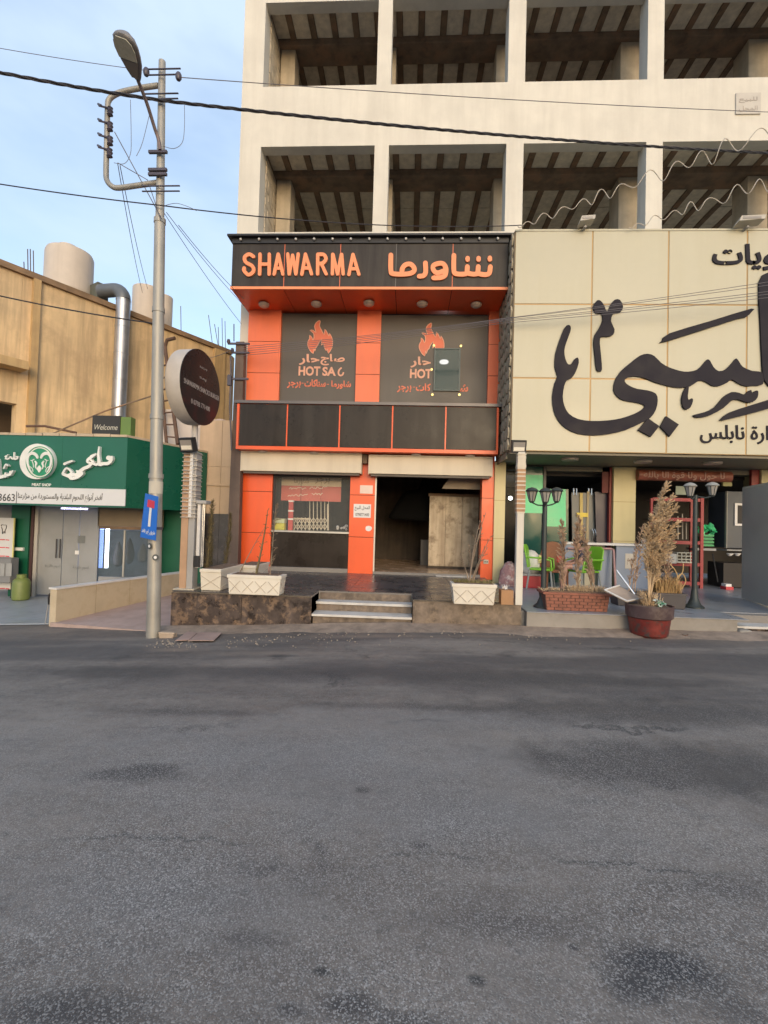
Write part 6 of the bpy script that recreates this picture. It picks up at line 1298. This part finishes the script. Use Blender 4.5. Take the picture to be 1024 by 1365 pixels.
# brick planter
M_brk = mat('red_brick_planter', (.26, .10, .065), rough=.8, var=.25, scale=8); M_brm = mat('brick_planter_mortar', (.13, .07, .055), rough=.9)
a, b_, c, d = pcorners(731, 806, 814.5, Z2+.002, .34); h_ = P(768, 791, a.y).z-Z2
bp = thing('brick_planter', 'brown brick-patterned planter box beside the triple lamp', 'planter', (a.x, a.y, Z2)); cen = (a+b_+c+d)/4
T = [p+(p-cen)*.08+Vector((0, 0, h_)) for p in (a, b_, c, d)]; MB().hexa([a, b_, c, d], T).build('trough', M_brm, bp)
MB().hexa([p+(p-cen-Vector((0, 0, h_)))*.05-Vector((0, 0, .03)) for p in T], [p+(p-cen-Vector((0, 0, h_)))*.05+Vector((0, 0, .006)) for p in T]).build('rim', M_brk, bp, bevel=.005)
for r in range(5):
    for i in range(8):
        w0, w1 = (r+.08)/5.6, (r+.92)/5.6; u0 = max(0.01, (i-(.5 if r % 2 else 0))/7.5+.008); u1 = min(.99, (i+1-(.5 if r % 2 else 0))/7.5-.008)
        if u1-u0 < .03: continue
        F = lambda u, w: a.lerp(b_, u).lerp(T[0].lerp(T[1], u), w); MB().slab([F(u0, w0), F(u1, w0), F(u1, w1), F(u0, w1)], (0, -.008-random.uniform(0, .003), 0)).build('brick', M_brk, bp)
MB().hexa([p+(cen+Vector((0, 0, h_))-p)*.12+Vector((0, 0, .007)) for p in T], [p+(cen+Vector((0, 0, h_))-p)*.12+Vector((0, 0, .025)) for p in T]).build('soil', M_soil, bp)
bpc = cen+Vector((0, 0, h_)); Yq = bpc.y; o = thing('dry_pampas_grass', 'three dry plume clumps growing in the brick planter', 'plant', bpc)
for i, (xb_, xt, yt, w_, n_) in enumerate(((751, 749, 697, .075, 2400), (770, 769, 700, .08, 2600), (794, 772, 690, .07, 2200), (789, 781, 722, .06, 1400))):
    mb = MB(); plume(mb, P(xb_, 790, Yq+random.uniform(-.05, .05)), P(xt, yt, Yq), w_, n_, Vector((0, 0, 0)), .08, .17, .008, seed=40+i, droop=.2); mb.build('plume', M_dryp, o)
def tuft(mb, c, rx, ry, n, h, seed=0):
    rnd = random.Random(seed)
    for i in range(n):
        p = c+Vector((rnd.uniform(-rx, rx), rnd.uniform(-ry, ry), 0)); q = p+Vector((rnd.uniform(-.1, .1), rnd.uniform(-.06, .06), rnd.uniform(.02, h))); m_ = p.lerp(q, .5)+Vector((0, 0, h*.2)); s2 = Vector((.004, .003, 0)); mb.add([p-s2, p+s2, m_+s2, m_-s2, q], [(0, 1, 2, 3), (3, 2, 4)])
mb = MB(); tuft(mb, bpc+Vector((.2, 0, .01)), .3, .12, 500, .12, 3); tuft(mb, bpc+Vector((-.2, 0, .01)), .3, .12, 200, .05, 4); mb.build('straw_litter', M_dry, o)
# big plume in the round pot standing on the road edge
pc = G(865, 848, .08); Yp = pc.y; pc.z = road_z(pc.x, pc.y)
M_pot = mat('flaking_red_glaze', (.15, .022, .017), rough=.4, var=.4, scale=6, spot=.95, spotcol=(.055, .045, .042), spotscale=13); M_potr = mat('dark_purple_brown_rim', (.075, .045, .045), rough=.5, var=.3, spot=.4, spotcol=(.16, .12, .11), spotscale=8)
s_ = pxw(Yp); hp = P(865, 806, Yp).z-pc.z
pt_ = thing('round_red_pot', 'big round flaking red pot with dark rim at the road edge', 'pot', pc)
MB().lathe([(19*s_, 0), (22*s_, .03), (25*s_, hp*.6)], pc, 32).build('pot_body', M_pot, pt_, smooth=True); MB().lathe([(26*s_, hp*.6), (27.5*s_, hp*.63), (28.5*s_, hp), (26.5*s_, hp+.005), (25.5*s_, hp-.05)], pc, 32).build('pot_rim', M_potr, pt_, smooth=True)
MB().lathe([(25*s_, hp-.06), (24*s_, hp-.02), (.02, hp+.01)], pc, 24).build('soil', M_soil, pt_, smooth=True)
ptop = pc+Vector((0, 0, hp)); o = thing('tall_pampas_grass', 'tall dry pampas plume arching to the right above the red pot', 'plant', ptop)
big = [(866, 889, 646, .075, 2600, -.16), (866, 899, 676, .08, 2200, -.20), (866, 901, 697, .085, 2000, -.22), (866, 895, 664, .075, 2000, -.16), (865, 868, 690, .075, 1600, -.05), (866, 862, 706, .07, 1400, -.03), (867, 899, 715, .09, 2000, -.12), (866, 876, 700, .09, 2200, -.04), (866, 890, 728, .09, 1800, -.08), (866, 868, 738, .09, 1600, 0), (868, 882, 668, .08, 2200, -.12), (866, 873, 765, .08, 900, 0)]
for i, (xb_, xt, yt, w_, n_, bd) in enumerate(big):
    mb = MB(); plume(mb, P(xb_, 805, Yp+random.uniform(-.03, .03)), P(xt, yt, Yp+random.uniform(-.15, .1)), w_, n_, Vector((bd, 0, .16)), .32, .2, .008, seed=60+i, droop=.9); mb.build('plume', M_dry, o)
mb = MB(); tuft(mb, ptop+Vector((0, 0, -.01)), .12, .1, 160, .25, 9); mb.build('base_leaves', M_dry, o)
mb = MB()
for _ in range(14): c_ = P(random.uniform(874, 886), random.uniform(801, 808), Yp-.12); mb.add([c_+Vector((random.uniform(-.05, .05), random.uniform(-.05, .05), random.uniform(-.03, .04))) for _ in range(4)], [(0, 1, 2), (0, 2, 3), (1, 2, 3)])
tag(mb.build('crumpled_wrapper', mat('white_green_wrapper', (.60, .66, .60), rough=.4, spot=.9, spotcol=(.05, .4, .2), spotscale=18, var=.1), loc=P(880, 805, Yp)), 'crumpled white and green wrapper on the red pot rim', 'litter')
# black rectangular planters behind
M_bpl = mat('dark_grey_plastic_planter', (.055, .048, .050), rough=.5, var=.2)
def blackplanter(l, r, b, t, label):
    a, b2, c, d = pcorners(l, r, b, Z2+.002, .3); h_ = P((l+r)/2, t, a.y).z-Z2; cen = (a+b2+c+d)/4; o = thing('dark_planter', label, 'planter', (a.x, a.y, Z2), 'dark plastic planters')
    T = [p+(p-cen)*.08+Vector((0, 0, h_)) for p in (a, b2, c, d)]; MB().hexa([a, b2, c, d], T).build('trough', M_bpl, o, bevel=.01); MB().hexa([p+(p-cen)*.03-Vector((0, 0, .03)) for p in T], [p+(p-cen)*.03 for p in T]).build('rim', M_bpl, o, bevel=.004)
    MB().hexa([p+(cen-p)*.1 for p in T], [p+(cen-p)*.1+Vector((0, 0, .012)) for p in T]).build('soil', M_soil, o); return cen+Vector((0, 0, h_))
c1 = blackplanter(874, 911, 812, 792, 'dark plastic planter with straw right of the red pot'); c2 = blackplanter(826, 868, 808, 791, 'dark plastic planter under the leaning tray')
o = thing('dry_straw_bush', 'golden straw clump with looping stems right of the plume', 'plant', c1)
mb = MB(); tuft(mb, c1+Vector((.02, 0, 0)), .2, .1, 900, .30, 11); mb.build('straw', mat('golden_straw', (.50, .33, .15), rough=.9, var=.2, scale=9), o)
Yq = c1.y
for pts in ([(897, 790), (903, 770), (910, 765), (914, 775), (908, 785), (899, 788)], [(893, 752), (900, 760), (903, 770), (898, 785)], [(911, 751), (910, 762), (904, 772), (900, 788)], [(886, 760), (893, 775), (896, 788)]): MB().tube(smoothpts([P(a_, b2, Yq-.02) for a_, b2 in pts], 5), .008, 5).build('looping_stem', mat('golden_straw', (0, 0, 0)), o, smooth=True)
for i, (xb_, xt, yt) in enumerate(((889, 883, 715), (893, 890, 722), (885, 893, 738))):
    mb = MB(); plume(mb, P(xb_, 790, Yq), P(xt, yt, Yq), .07, 700, Vector((0, 0, 0)), .1, .15, .008, seed=80+i); mb.build('plume', M_dryp, o)
o = thing('slim_pampas_grass', 'slim dry plumes before the blue counter left of the red pot', 'plant', c2); Yq = c2.y
for i, (xb_, xt, yt) in enumerate(((843, 856, 702), (838, 852, 720), (846, 860, 712))):
    mb = MB(); plume(mb, P(xb_, 790, Yq), P(xt, yt, Yq), .06, 800, Vector((-.04, 0, 0)), .1, .16, .008, seed=90+i); mb.build('plume', M_dryp, o)
# leaning tray/dustpan on the pot, with handle
ty = thing('metal_dustpan', 'grey metal dustpan with a long handle leaning on the red pot', 'dustpan', P(832, 800, Yp)); M_tray = mat('dusty_metal_tray', (.38, .31, .26), rough=.55, var=.15, metal=.2)
t1, t2, t3, t4 = P(806, 788, Yp+.05), P(826, 782, Yp+.30), P(857, 799, Yp+.25), P(836, 803, Yp-.05)
MB().slab([t1, t2, t3, t4], (0, 0, .008)).build('pan', M_tray, ty)
for a_, b2 in ((t1, t4), (t1, t2), (t4, t3)): MB().tube([a_+Vector((0, 0, .02)), b2+Vector((0, 0, .02))], .012, 6).build('rolled_edge', M_wtop, ty)
MB().tube([P(846, 792, Yp+.2), P(822, 760, Yp+.35)], .013, 8).build('handle', mat('chrome', (0, 0, 0)), ty, smooth=True)
# iron hoop on the ground
hb = [G(887, 836, .12), G(902, 844, .1), G(912, 849, .1), G(917, 848, .1), G(915, 844, .1), G(903, 838, .1), G(891, 833, .12)]
tag(MB().tube(smoothpts([Vector((p.x, p.y, road_z(p.x, p.y)+.02)) for p in hb], 4), .012, 6).build('bent_rod', M_rust, loc=hb[0], smooth=True), 'rusty bent iron hoop lying at the kerb beside the red pot', 'rod')
# ================================================================== garden lamps
M_gl = mat('dark_green_cast_iron', (.045, .055, .055), rough=.5, var=.15, metal=.3); M_lg = mat('grey_lantern_glass', (.33, .31, .28), rough=.25); M_lc = mat('pale_lantern_cap', (.30, .30, .28), rough=.4)
def lantern(o, c, s=1.0, capm=M_gl):
    l_ = MB().lathe([(.045*s, 0), (.085*s, .16*s)], c, 8).build('lantern_glass', M_lg, o)
    MB().lathe([(.10*s, .16*s), (.11*s, .175*s), (.07*s, .215*s), (.015*s, .235*s)], c, 16).build('lantern_cap', capm, l_, smooth=True); MB().lathe([(.03*s, -.03*s), (.05*s, 0)], c, 8).build('lantern_cup', M_gl, l_)
    for i in range(8):
        a_ = 2*math.pi*i/8; MB().tube([c+Vector((math.cos(a_)*.047*s, math.sin(a_)*.047*s, 0)), c+Vector((math.cos(a_)*.088*s, math.sin(a_)*.088*s, .16*s))], .005*s, 4).build('lantern_rib', M_gl, l_)
def gpost(px, pyb, pyt, label):
    b0 = G(px, pyb, Z2); b0.z = Z2+.002; o = thing('garden_lamp', label, 'lamp post', b0, 'cast iron garden lamps on the right terrace'); top = P(px, pyt, b0.y).z
    MB().lathe([(.15, 0), (.15, .02), (.10, .06), (.06, .16), (.045, .3), (.042, .32)], b0, 20).build('base', M_gl, o, smooth=True); MB().tube([b0+Vector((0, 0, .32)), Vector((b0.x, b0.y, top))], [.042, .034], 14).build('post', M_gl, o, smooth=True); return o, b0, top
o, b0, top = gpost(724, 809.5, 670, 'garden lamp post with three lanterns before the green glass')
for (x_, y_, dy) in ((709, 668, .0), (727, 669, -.14), (742, 668, .02)):
    q = P(x_, y_, b0.y+dy); MB().tube([Vector((b0.x, b0.y, top-.05)), Vector((lerp(b0.x, q.x, .6), lerp(b0.y, q.y, .6), q.z-.06)), Vector((q.x, q.y, q.z-.02))], .012, 6).build('arm', M_gl, o, smooth=True); lantern(o, q, .95)
o, b0, top = gpost(925.5, 810, 660, 'garden lamp post with two pale lanterns before the red rack')
for (x_, y_, dy) in ((920, 661, -.12), (949.5, 660, .05)):
    q = P(x_, y_, b0.y+dy); MB().tube([Vector((b0.x, b0.y, top-.02)), Vector((lerp(b0.x, q.x, .6), lerp(b0.y, q.y, .6), q.z-.05)), Vector((q.x, q.y, q.z-.02))], .012, 6).build('arm', M_gl, o, smooth=True); lantern(o, q, .95, M_lc)
# ================================================================== things on the right terrace
M_lime = mat('lime_green_plastic', (.20, .48, .03), rough=.4, var=.06)
def chair(o, x, y, z, face, s=1.0):         # plastic chair, face = direction the sitter looks (rad)
    m = Matrix.Translation((x, y, z)) @ Matrix.Rotation(face, 4, 'Z')     # local +Y is forward
    def bb(n, *b_, mt=M_lime, **k): mb = MB(); mb.xf = m; mb.box(*b_); return mb.build(n, mt, o, **k)
    bb('seat', -.24, .24, -.22, .24, .40*s, .44*s, bevel=.02)
    mb = MB(); mb.xf = m; mb.slab([(-.24, -.26, .45*s), (.24, -.26, .45*s), (.22, -.34, .86*s), (.12, -.36, .92*s), (-.12, -.36, .92*s), (-.22, -.34, .86*s)], (0, .03, 0)); mb.build('backrest', M_lime, o, bevel=.01)
    for sx in (-1, 1):
        mb = MB(); mb.xf = m; mb.tube([(sx*.26, -.28, .66*s), (sx*.28, 0, .66*s), (sx*.27, .2, .62*s), (sx*.25, .22, .42*s)], .02, 6); mb.build('armrest', M_lime, o, smooth=True)
        for sy in (-.24, .22): mb = MB(); mb.xf = m; mb.tube([(sx*.21, sy*.9, .40*s), (sx*.25, sy*1.1, 0)], .018, 6); mb.build('leg', mat('grey_chair_leg', (.3, .32, .3)), o)
q = G(782, 786, Z2+.002); YK = 9.9
pk = Vector((P(775, 770, YK).x, YK, Z2+.002))
ch1 = thing('plastic_chair', 'lime green plastic chair in which the child sits', 'chair', pk, 'lime green plastic chairs'); chair(ch1, pk.x+.04, pk.y+.05, pk.z, R(112))
p2_ = Vector((P(722, 770, YK+.25).x, YK+.25, Z2+.002)); ch2 = thing('plastic_chair', 'lime green plastic chair half hidden behind the triple lamp post', 'chair', p2_, 'lime green plastic chairs'); chair(ch2, p2_.x, p2_.y, p2_.z, R(-112))
pw = Vector((P(736, 750, YK+.5).x, YK+.5, Z2+.002)); wck = thing('rattan_chair', 'brown rounded chair back standing between the lamp post and child', 'chair', pw)
M_rat = mat('brown_rattan', (.26, .11, .055), rough=.7, var=.2, scale=30, bump=.5)
mb = MB(); blob(mb, [(-.22, .4), (-.25, .7), (-.17, .92), (0, .99), (.17, .92), (.25, .7), (.22, .4)], lambda u, w, d: (pw.x+u, pw.y-d, pw.z+w), .04); mb.box(pw.x-.22, pw.x+.22, pw.y+.001, pw.y+.03, pw.z+.4, pw.z+.5); mb.build('backrest', M_rat, wck); boxp('seat', M_rat, wck, pw.x-.23, pw.x+.23, pw.y-.42, pw.y-.042, pw.z+.36, pw.z+.42, bevel=.02)
for sx in (-.2, .2):
    for sy in (-.38, -.02): MB().tube([(pw.x+sx, pw.y+sy, pw.z+.36), (pw.x+sx*1.05, pw.y+sy, pw.z)], .02, 6).build('leg', M_rat, wck)
# seated child
M_skin = mat('child_skin', (.50, .27, .19), rough=.55, var=.05); M_hair = mat('dark_brown_hair', (.022, .014, .012), rough=.6, var=.3, scale=40); M_top = mat('dark_patterned_top', (.05, .045, .065), rough=.8, var=.5, scale=30, spot=.6, spotcol=(.22, .2, .22), spotscale=22); M_sh = mat('grey_shorts', (.30, .32, .36), rough=.85)
def skin(name, joints, bones, m, parent, sub=2):
    me = bpy.data.meshes.new(name); off = WPOS[parent]; me.from_pydata([Vector(j[0])-off for j in joints], bones, []); o = bpy.data.objects.new(name, me); COL.objects.link(o); o.parent = parent; WPOS[o] = off.copy()
    o.modifiers.new('skin', 'SKIN')
    if not me.skin_vertices: 
        bpy.context.view_layer.objects.active = o
    sv = me.skin_vertices[0].data if me.skin_vertices else None
    if sv:
        for i, j in enumerate(joints): sv[i].radius = (j[1], j[1] if len(j) < 3 else j[2])
        sv[0].use_root = True
    s2 = o.modifiers.new('sub', 'SUBSURF'); s2.levels = sub; s2.render_levels = sub; me.materials.append(m)
    dg = bpy.context.evaluated_depsgraph_get(); dg.update(); ev = o.evaluated_get(dg); nm = bpy.data.meshes.new_from_object(ev)
    o.modifiers.clear(); o.data = nm; nm.materials.clear(); nm.materials.append(m)
    for p in nm.polygons: p.use_smooth = True
    return o
per = thing('person', 'seated child with dark hair, patterned top and grey shorts', 'person', (pk.x, pk.y, Z2))
hx, hy, hz_ = pk.x-.02, pk.y-.04, Z2+.52
V = lambda dx, dy, dz: (hx+dx, hy+dy, hz_+dz)
joints = [(V(0, 0, 0), .095, .085), (V(-.01, 0, .14), .085, .075), (V(-.03, 0, .27), .09, .07), (V(-.045, 0, .34), .04), (V(-.06, 0, .38), .035),
  (V(-.04, -.13, .29), .036), (V(-.06, -.17, .12), .03), (V(-.24, -.12, .06), .022), (V(-.29, -.10, .06), .02),
  (V(-.04, .13, .29), .036), (V(-.06, .17, .12), .03), (V(-.24, .10, .06), .022), (V(-.29, .09, .06), .02),
  (V(-.05, -.08, -.01), .07), (V(-.33, -.09, .0), .052), (V(-.36, -.09, -.22), .042), (V(-.37, -.09, -.45), .03),
  (V(-.05, .08, -.01), .07), (V(-.33, .09, .0), .052), (V(-.36, .09, -.22), .042), (V(-.35, .09, -.45), .03), (V(-.44, -.09, -.485), .028), (V(-.43, .09, -.485), .028)]
bones = [(0, 1), (1, 2), (2, 3), (3, 4), (2, 5), (5, 6), (6, 7), (7, 8), (2, 9), (9, 10), (10, 11), (11, 12), (0, 13), (13, 14), (14, 15), (15, 16), (0, 17), (17, 18), (18, 19), (19, 20), (16, 21), (20, 22)]
skin('body', joints, bones, M_skin, per)
hc = Vector(V(-.075, 0, .46))
mb = MB(); mb.ball(hc, .085, 10, 1.22); mb.ball(hc+Vector((-.088, 0, -.012)), .013, 5); mb.ball(hc+Vector((0, .085, -.01)), .02, 5); mb.ball(hc+Vector((0, -.085, -.01)), .02, 5); mb.build('head', M_skin, per, smooth=True)
mb = MB(); mb.ball(hc+Vector((.022, 0, .028)), .092, 10, 1.12); mb.ball(hc+Vector((-.02, 0, .07)), .07, 8, .7); mb.build('hair', M_hair, per, smooth=True)
for s2 in (-1, 1): MB().ball(hc+Vector((-.078, s2*.03, .012)), .011, 5).build('eye', M_ink, per)
MB().tube([hc+Vector((-.083, -.02, -.045)), hc+Vector((-.086, 0, -.048)), hc+Vector((-.083, .02, -.045))], .005, 5).build('mouth', mat('lips', (.35, .12, .10)), per)
tj = [(V(.0, 0, -.01), .105, .10), (V(-.01, 0, .14), .097, .088), (V(-.03, 0, .27), .10, .08), (V(-.04, 0, .32), .06), (V(-.04, -.13, .29), .048), (V(-.055, -.165, .17), .044), (V(-.04, .13, .29), .048), (V(-.055, .165, .17), .044)]
skin('top', tj, [(0, 1), (1, 2), (2, 3), (2, 4), (4, 5), (2, 6), (6, 7)], M_top, per)
skin('shorts', [(V(.01, 0, -.03), .10, .09), (V(-.06, -.08, -.01), .083), (V(-.24, -.09, .0), .072), (V(-.06, .08, -.01), .083), (V(-.24, .09, .0), .072)], [(0, 1), (1, 2), (0, 3), (3, 4)], M_sh, per)
for s2 in (-1, 1):
    hnd = Vector(V(-.30, .095*s2, .06)); mb = MB(); mb.ball(hnd, .022, 6, .7)
    for f in range(4): mb.tube([hnd+Vector((-.012, (f-1.5)*.010, 0)), hnd+Vector((-.035, (f-1.5)*.011, -.002)), hnd+Vector((-.05+.004*abs(f-1.5), (f-1.5)*.011, -.014))], [.0062, .0056, .0045], 5)
    mb.tube([hnd+Vector((.0, -.02*s2, 0)), hnd+Vector((-.02, -.034*s2, -.004))], [.007, .005], 5); mb.build('hand', M_skin, per, smooth=True)
tag(boxp('red_cup', mat('glossy_red', (.5, .02, .02), rough=.35), None, P(741, 750, YK-.02).x, P(747.5, 750, YK-.02).x, YK-.1, YK+.0, hz_+.07, hz_+.20, bevel=.015), 'red box held on the seated child lap', 'box')
# white bag on red crate at left, folded cloth
x0, x1, z0, z1 = RC(695, 727, 768, 783, 10.3); rc = thing('red_crate', 'low red box with grey top under the white sack', 'crate', (x0, 10.3, Z2)); zr = zat(768, 712, 10.3)
boxp('box', mat('glossy_dark_red', (.38, .02, .03), rough=.4), rc, x0, x1, 10.3, 10.8, Z2+.002, zr, bevel=.01); boxp('top', mat('grey_lid', (.35, .34, .34)), rc, x0-.01, x1+.04, 10.28, 10.82, zr+.001, zr+.05, bevel=.01)
q = P(707, 765, 10.5); sk_ = MB(); rnd = random.Random(5)
pr = [(.16, 0), (.22, .06), (.21, .22), (.17, .38), (.10, .46), (.02, .48)]; sk_.lathe(pr, (q.x, 10.5, zr+.052), 18)
sk_.v = [v+Vector((rnd.uniform(-.018, .018), rnd.uniform(-.018, .018), rnd.uniform(-.012, .012) if v.z > zr+.06 else 0)) for v in sk_.v]
tag(sk_.build('white_sack', mat('white_woven_sack', (.64, .62, .58), rough=.7, var=.06), loc=(q.x, 10.5, zr+.05), smooth=True), 'bulging white sack resting on the low red box', 'sack')
mb = MB(); q = P(721, 745, 10.35)
for _ in range(10): mb.add([q+Vector((random.uniform(-.09, .09), random.uniform(-.05, .05), random.uniform(-.1, .1))) for _ in range(4)], [(0, 1, 2), (0, 2, 3)])
tag(mb.build('yellow_cloth', mat('pale_yellow_cloth', (.62, .58, .25), rough=.8), loc=q), 'crumpled pale yellow cloth beside the white sack', 'cloth')
mb = MB(); q = G(680, 782, Z2); rnd = random.Random(6); mb.lathe([(.22, 0), (.24, .1), (.17, .32), (.08, .48), (.02, .52)], (q.x+.02, q.y+.2, Z2+.003), 14); mb.v = [v+Vector((rnd.uniform(-.03, .03), rnd.uniform(-.03, .03), 0)) for v in mb.v]
tag(mb.build('patterned_bundle', mat('patterned_pink_fabric', (.30, .17, .17), rough=.9, var=.3, scale=14, spot=.8, spotcol=(.55, .48, .46), spotscale=9), loc=(q.x, q.y, Z2), smooth=True), 'bundle of patterned pink fabric at the foot of the cream pilaster', 'bundle')
a, b_, c, d = pcorners(668.5, 684, 806, Z1+.002, .2); h_ = P(676, 787, a.y).z-Z1
cb_ = thing('cardboard_box', 'small tan cardboard box standing between planter and white post', 'box', (a.x, a.y, Z1)); boxp('carton', mat('tan_cardboard', (.36, .20, .10), rough=.8, var=.12), cb_, a.x, b_.x, a.y, c.y, Z1+.002, Z1+h_)
mb = MB(); 
for _ in range(8): q = Vector(((a.x+b_.x)/2-.02, a.y+.1, Z1+h_+.03)); mb.add([q+Vector((random.uniform(-.05, .05), random.uniform(-.05, .05), random.uniform(-.03, .06))) for _ in range(4)], [(0, 1, 2), (0, 2, 3)])
mb.build('crumpled_tissue', M_paper, cb_)
x0, x1 = P(701, 785, 10.0).x, P(778, 785, 10.0).x; q = G(740, 784.5, Z2)
tag(boxp('white_strip', M_ltr, None, G(701, 784, Z2).x, G(778, 784, Z2).x, q.y-.02, q.y+.03, Z2+.002, Z2+.035), 'long white strip lying on the terrace behind the brick planter', 'strip')
# ================================================================== litter and stones
M_card = mat('weathered_cardboard', (.36, .25, .21), rough=.85, var=.15)
for pts, lb in (([(234, 855), (250, 841), (263, 844), (252, 854)], 'left flattened cardboard sheet at the terrace foot'), ([(252, 856), (265, 843), (296, 845), (285, 857)], 'right flattened cardboard sheet at the terrace foot')):
    ps_ = [];
    for (x_, y_) in pts: g = G(x_, y_, -.1); ps_.append(Vector((g.x, g.y, road_z(g.x, g.y)+.025+random.uniform(0, .012))))
    tag(MB().slab(ps_, (0, 0, -.008)).build('cardboard_sheet', M_card, loc=ps_[0]), lb, 'cardboard', 'flattened cardboard sheets')
M_rock = mat('dusty_kerb_stone', (.36, .28, .21), rough=.95, var=.2, bump=.5); g = G(222, 846, -.1)
mb = MB(); mb.box(g.x-.1, g.x+.12, g.y-.06, g.y+.1, road_z(g.x, g.y)-.03, road_z(g.x, g.y)+.09); rnd = random.Random(2); mb.v = [v+Vector((rnd.uniform(-.02, .02), rnd.uniform(-.02, .02), rnd.uniform(-.02, .01))) for v in mb.v]
tag(mb.build('stone_block', M_rock, loc=g, bevel=.02), 'rough beige stone block at the foot of the lamp pole', 'stone')
mb = MB(); rnd = random.Random(12)
for i in range(420):
    if i < 90: px_, py_ = rnd.gauss(232, 16), rnd.gauss(846, 5)
    elif i < 300: px_, py_ = rnd.uniform(300, 720), 842+abs(rnd.gauss(0, 7))
    else: px_, py_ = rnd.uniform(690, 1000), 847+abs(rnd.gauss(0, 6))
    g = G(px_, py_, 0.0); 
    if g.y > 7.45: g.y = 7.4-rnd.random()*.3
    s2 = rnd.uniform(.006, .02); c_ = Vector((g.x, g.y, road_z(g.x, g.y)+s2*.4)); v_ = [c_+Vector((rnd.uniform(.5, 1)*s2*a_, rnd.uniform(.5, 1)*s2*b2, rnd.uniform(.4, .9)*s2*c3)) for a_, b2, c3 in ((1, 0, 0), (-1, 0, 0), (0, 1, 0), (0, -1, 0), (0, 0, 1), (0, 0, -1))]
    mb.add(v_, [(0, 2, 4), (2, 1, 4), (1, 3, 4), (3, 0, 4), (2, 0, 5), (1, 2, 5), (3, 1, 5), (0, 3, 5)])
x_ = mb.build('gravel_litter', mat('pale_gravel', (.30, .25, .20), rough=.9, var=.3, scale=10)); x_['kind'] = 'stuff'; x_['label'] = 'small pale stones scattered along the terrace foot'
# sloping dusty verge between road and terraces
xs2 = [TX0-.2+i*.3 for i in range(48)]
def vz(x, t): return road_z(x, 7.2)+.008+.05*t*t
mb = MB(); rnd = random.Random(4); nx = len(xs2); rows_ = 4
V_ = []
for j in range(rows_):
    for x in xs2:
        yf = YF if x < TX1 else YF2; y = yf-.42+.42*j/(rows_-1)+(rnd.uniform(-.07, .07) if j < rows_-1 else .01); V_.append((x, y, (road_z(x, y)+(-.01 if j == 0 else vz(x, j/(rows_-1))-road_z(x, 7.2)+rnd.uniform(-.006, .012)))))
mb.add(V_, [(j*nx+i, j*nx+i+1, (j+1)*nx+i+1, (j+1)*nx+i) for j in range(rows_-1) for i in range(nx-1)])
struct(mb.build('dusty_verge', mat('dusty_brown_verge', (.26, .20, .155), rough=.95, var=.35, scale=5, bump=.6, bscale=40, spot=.5, spotcol=(.28, .22, .17), spotscale=12), smooth=True))
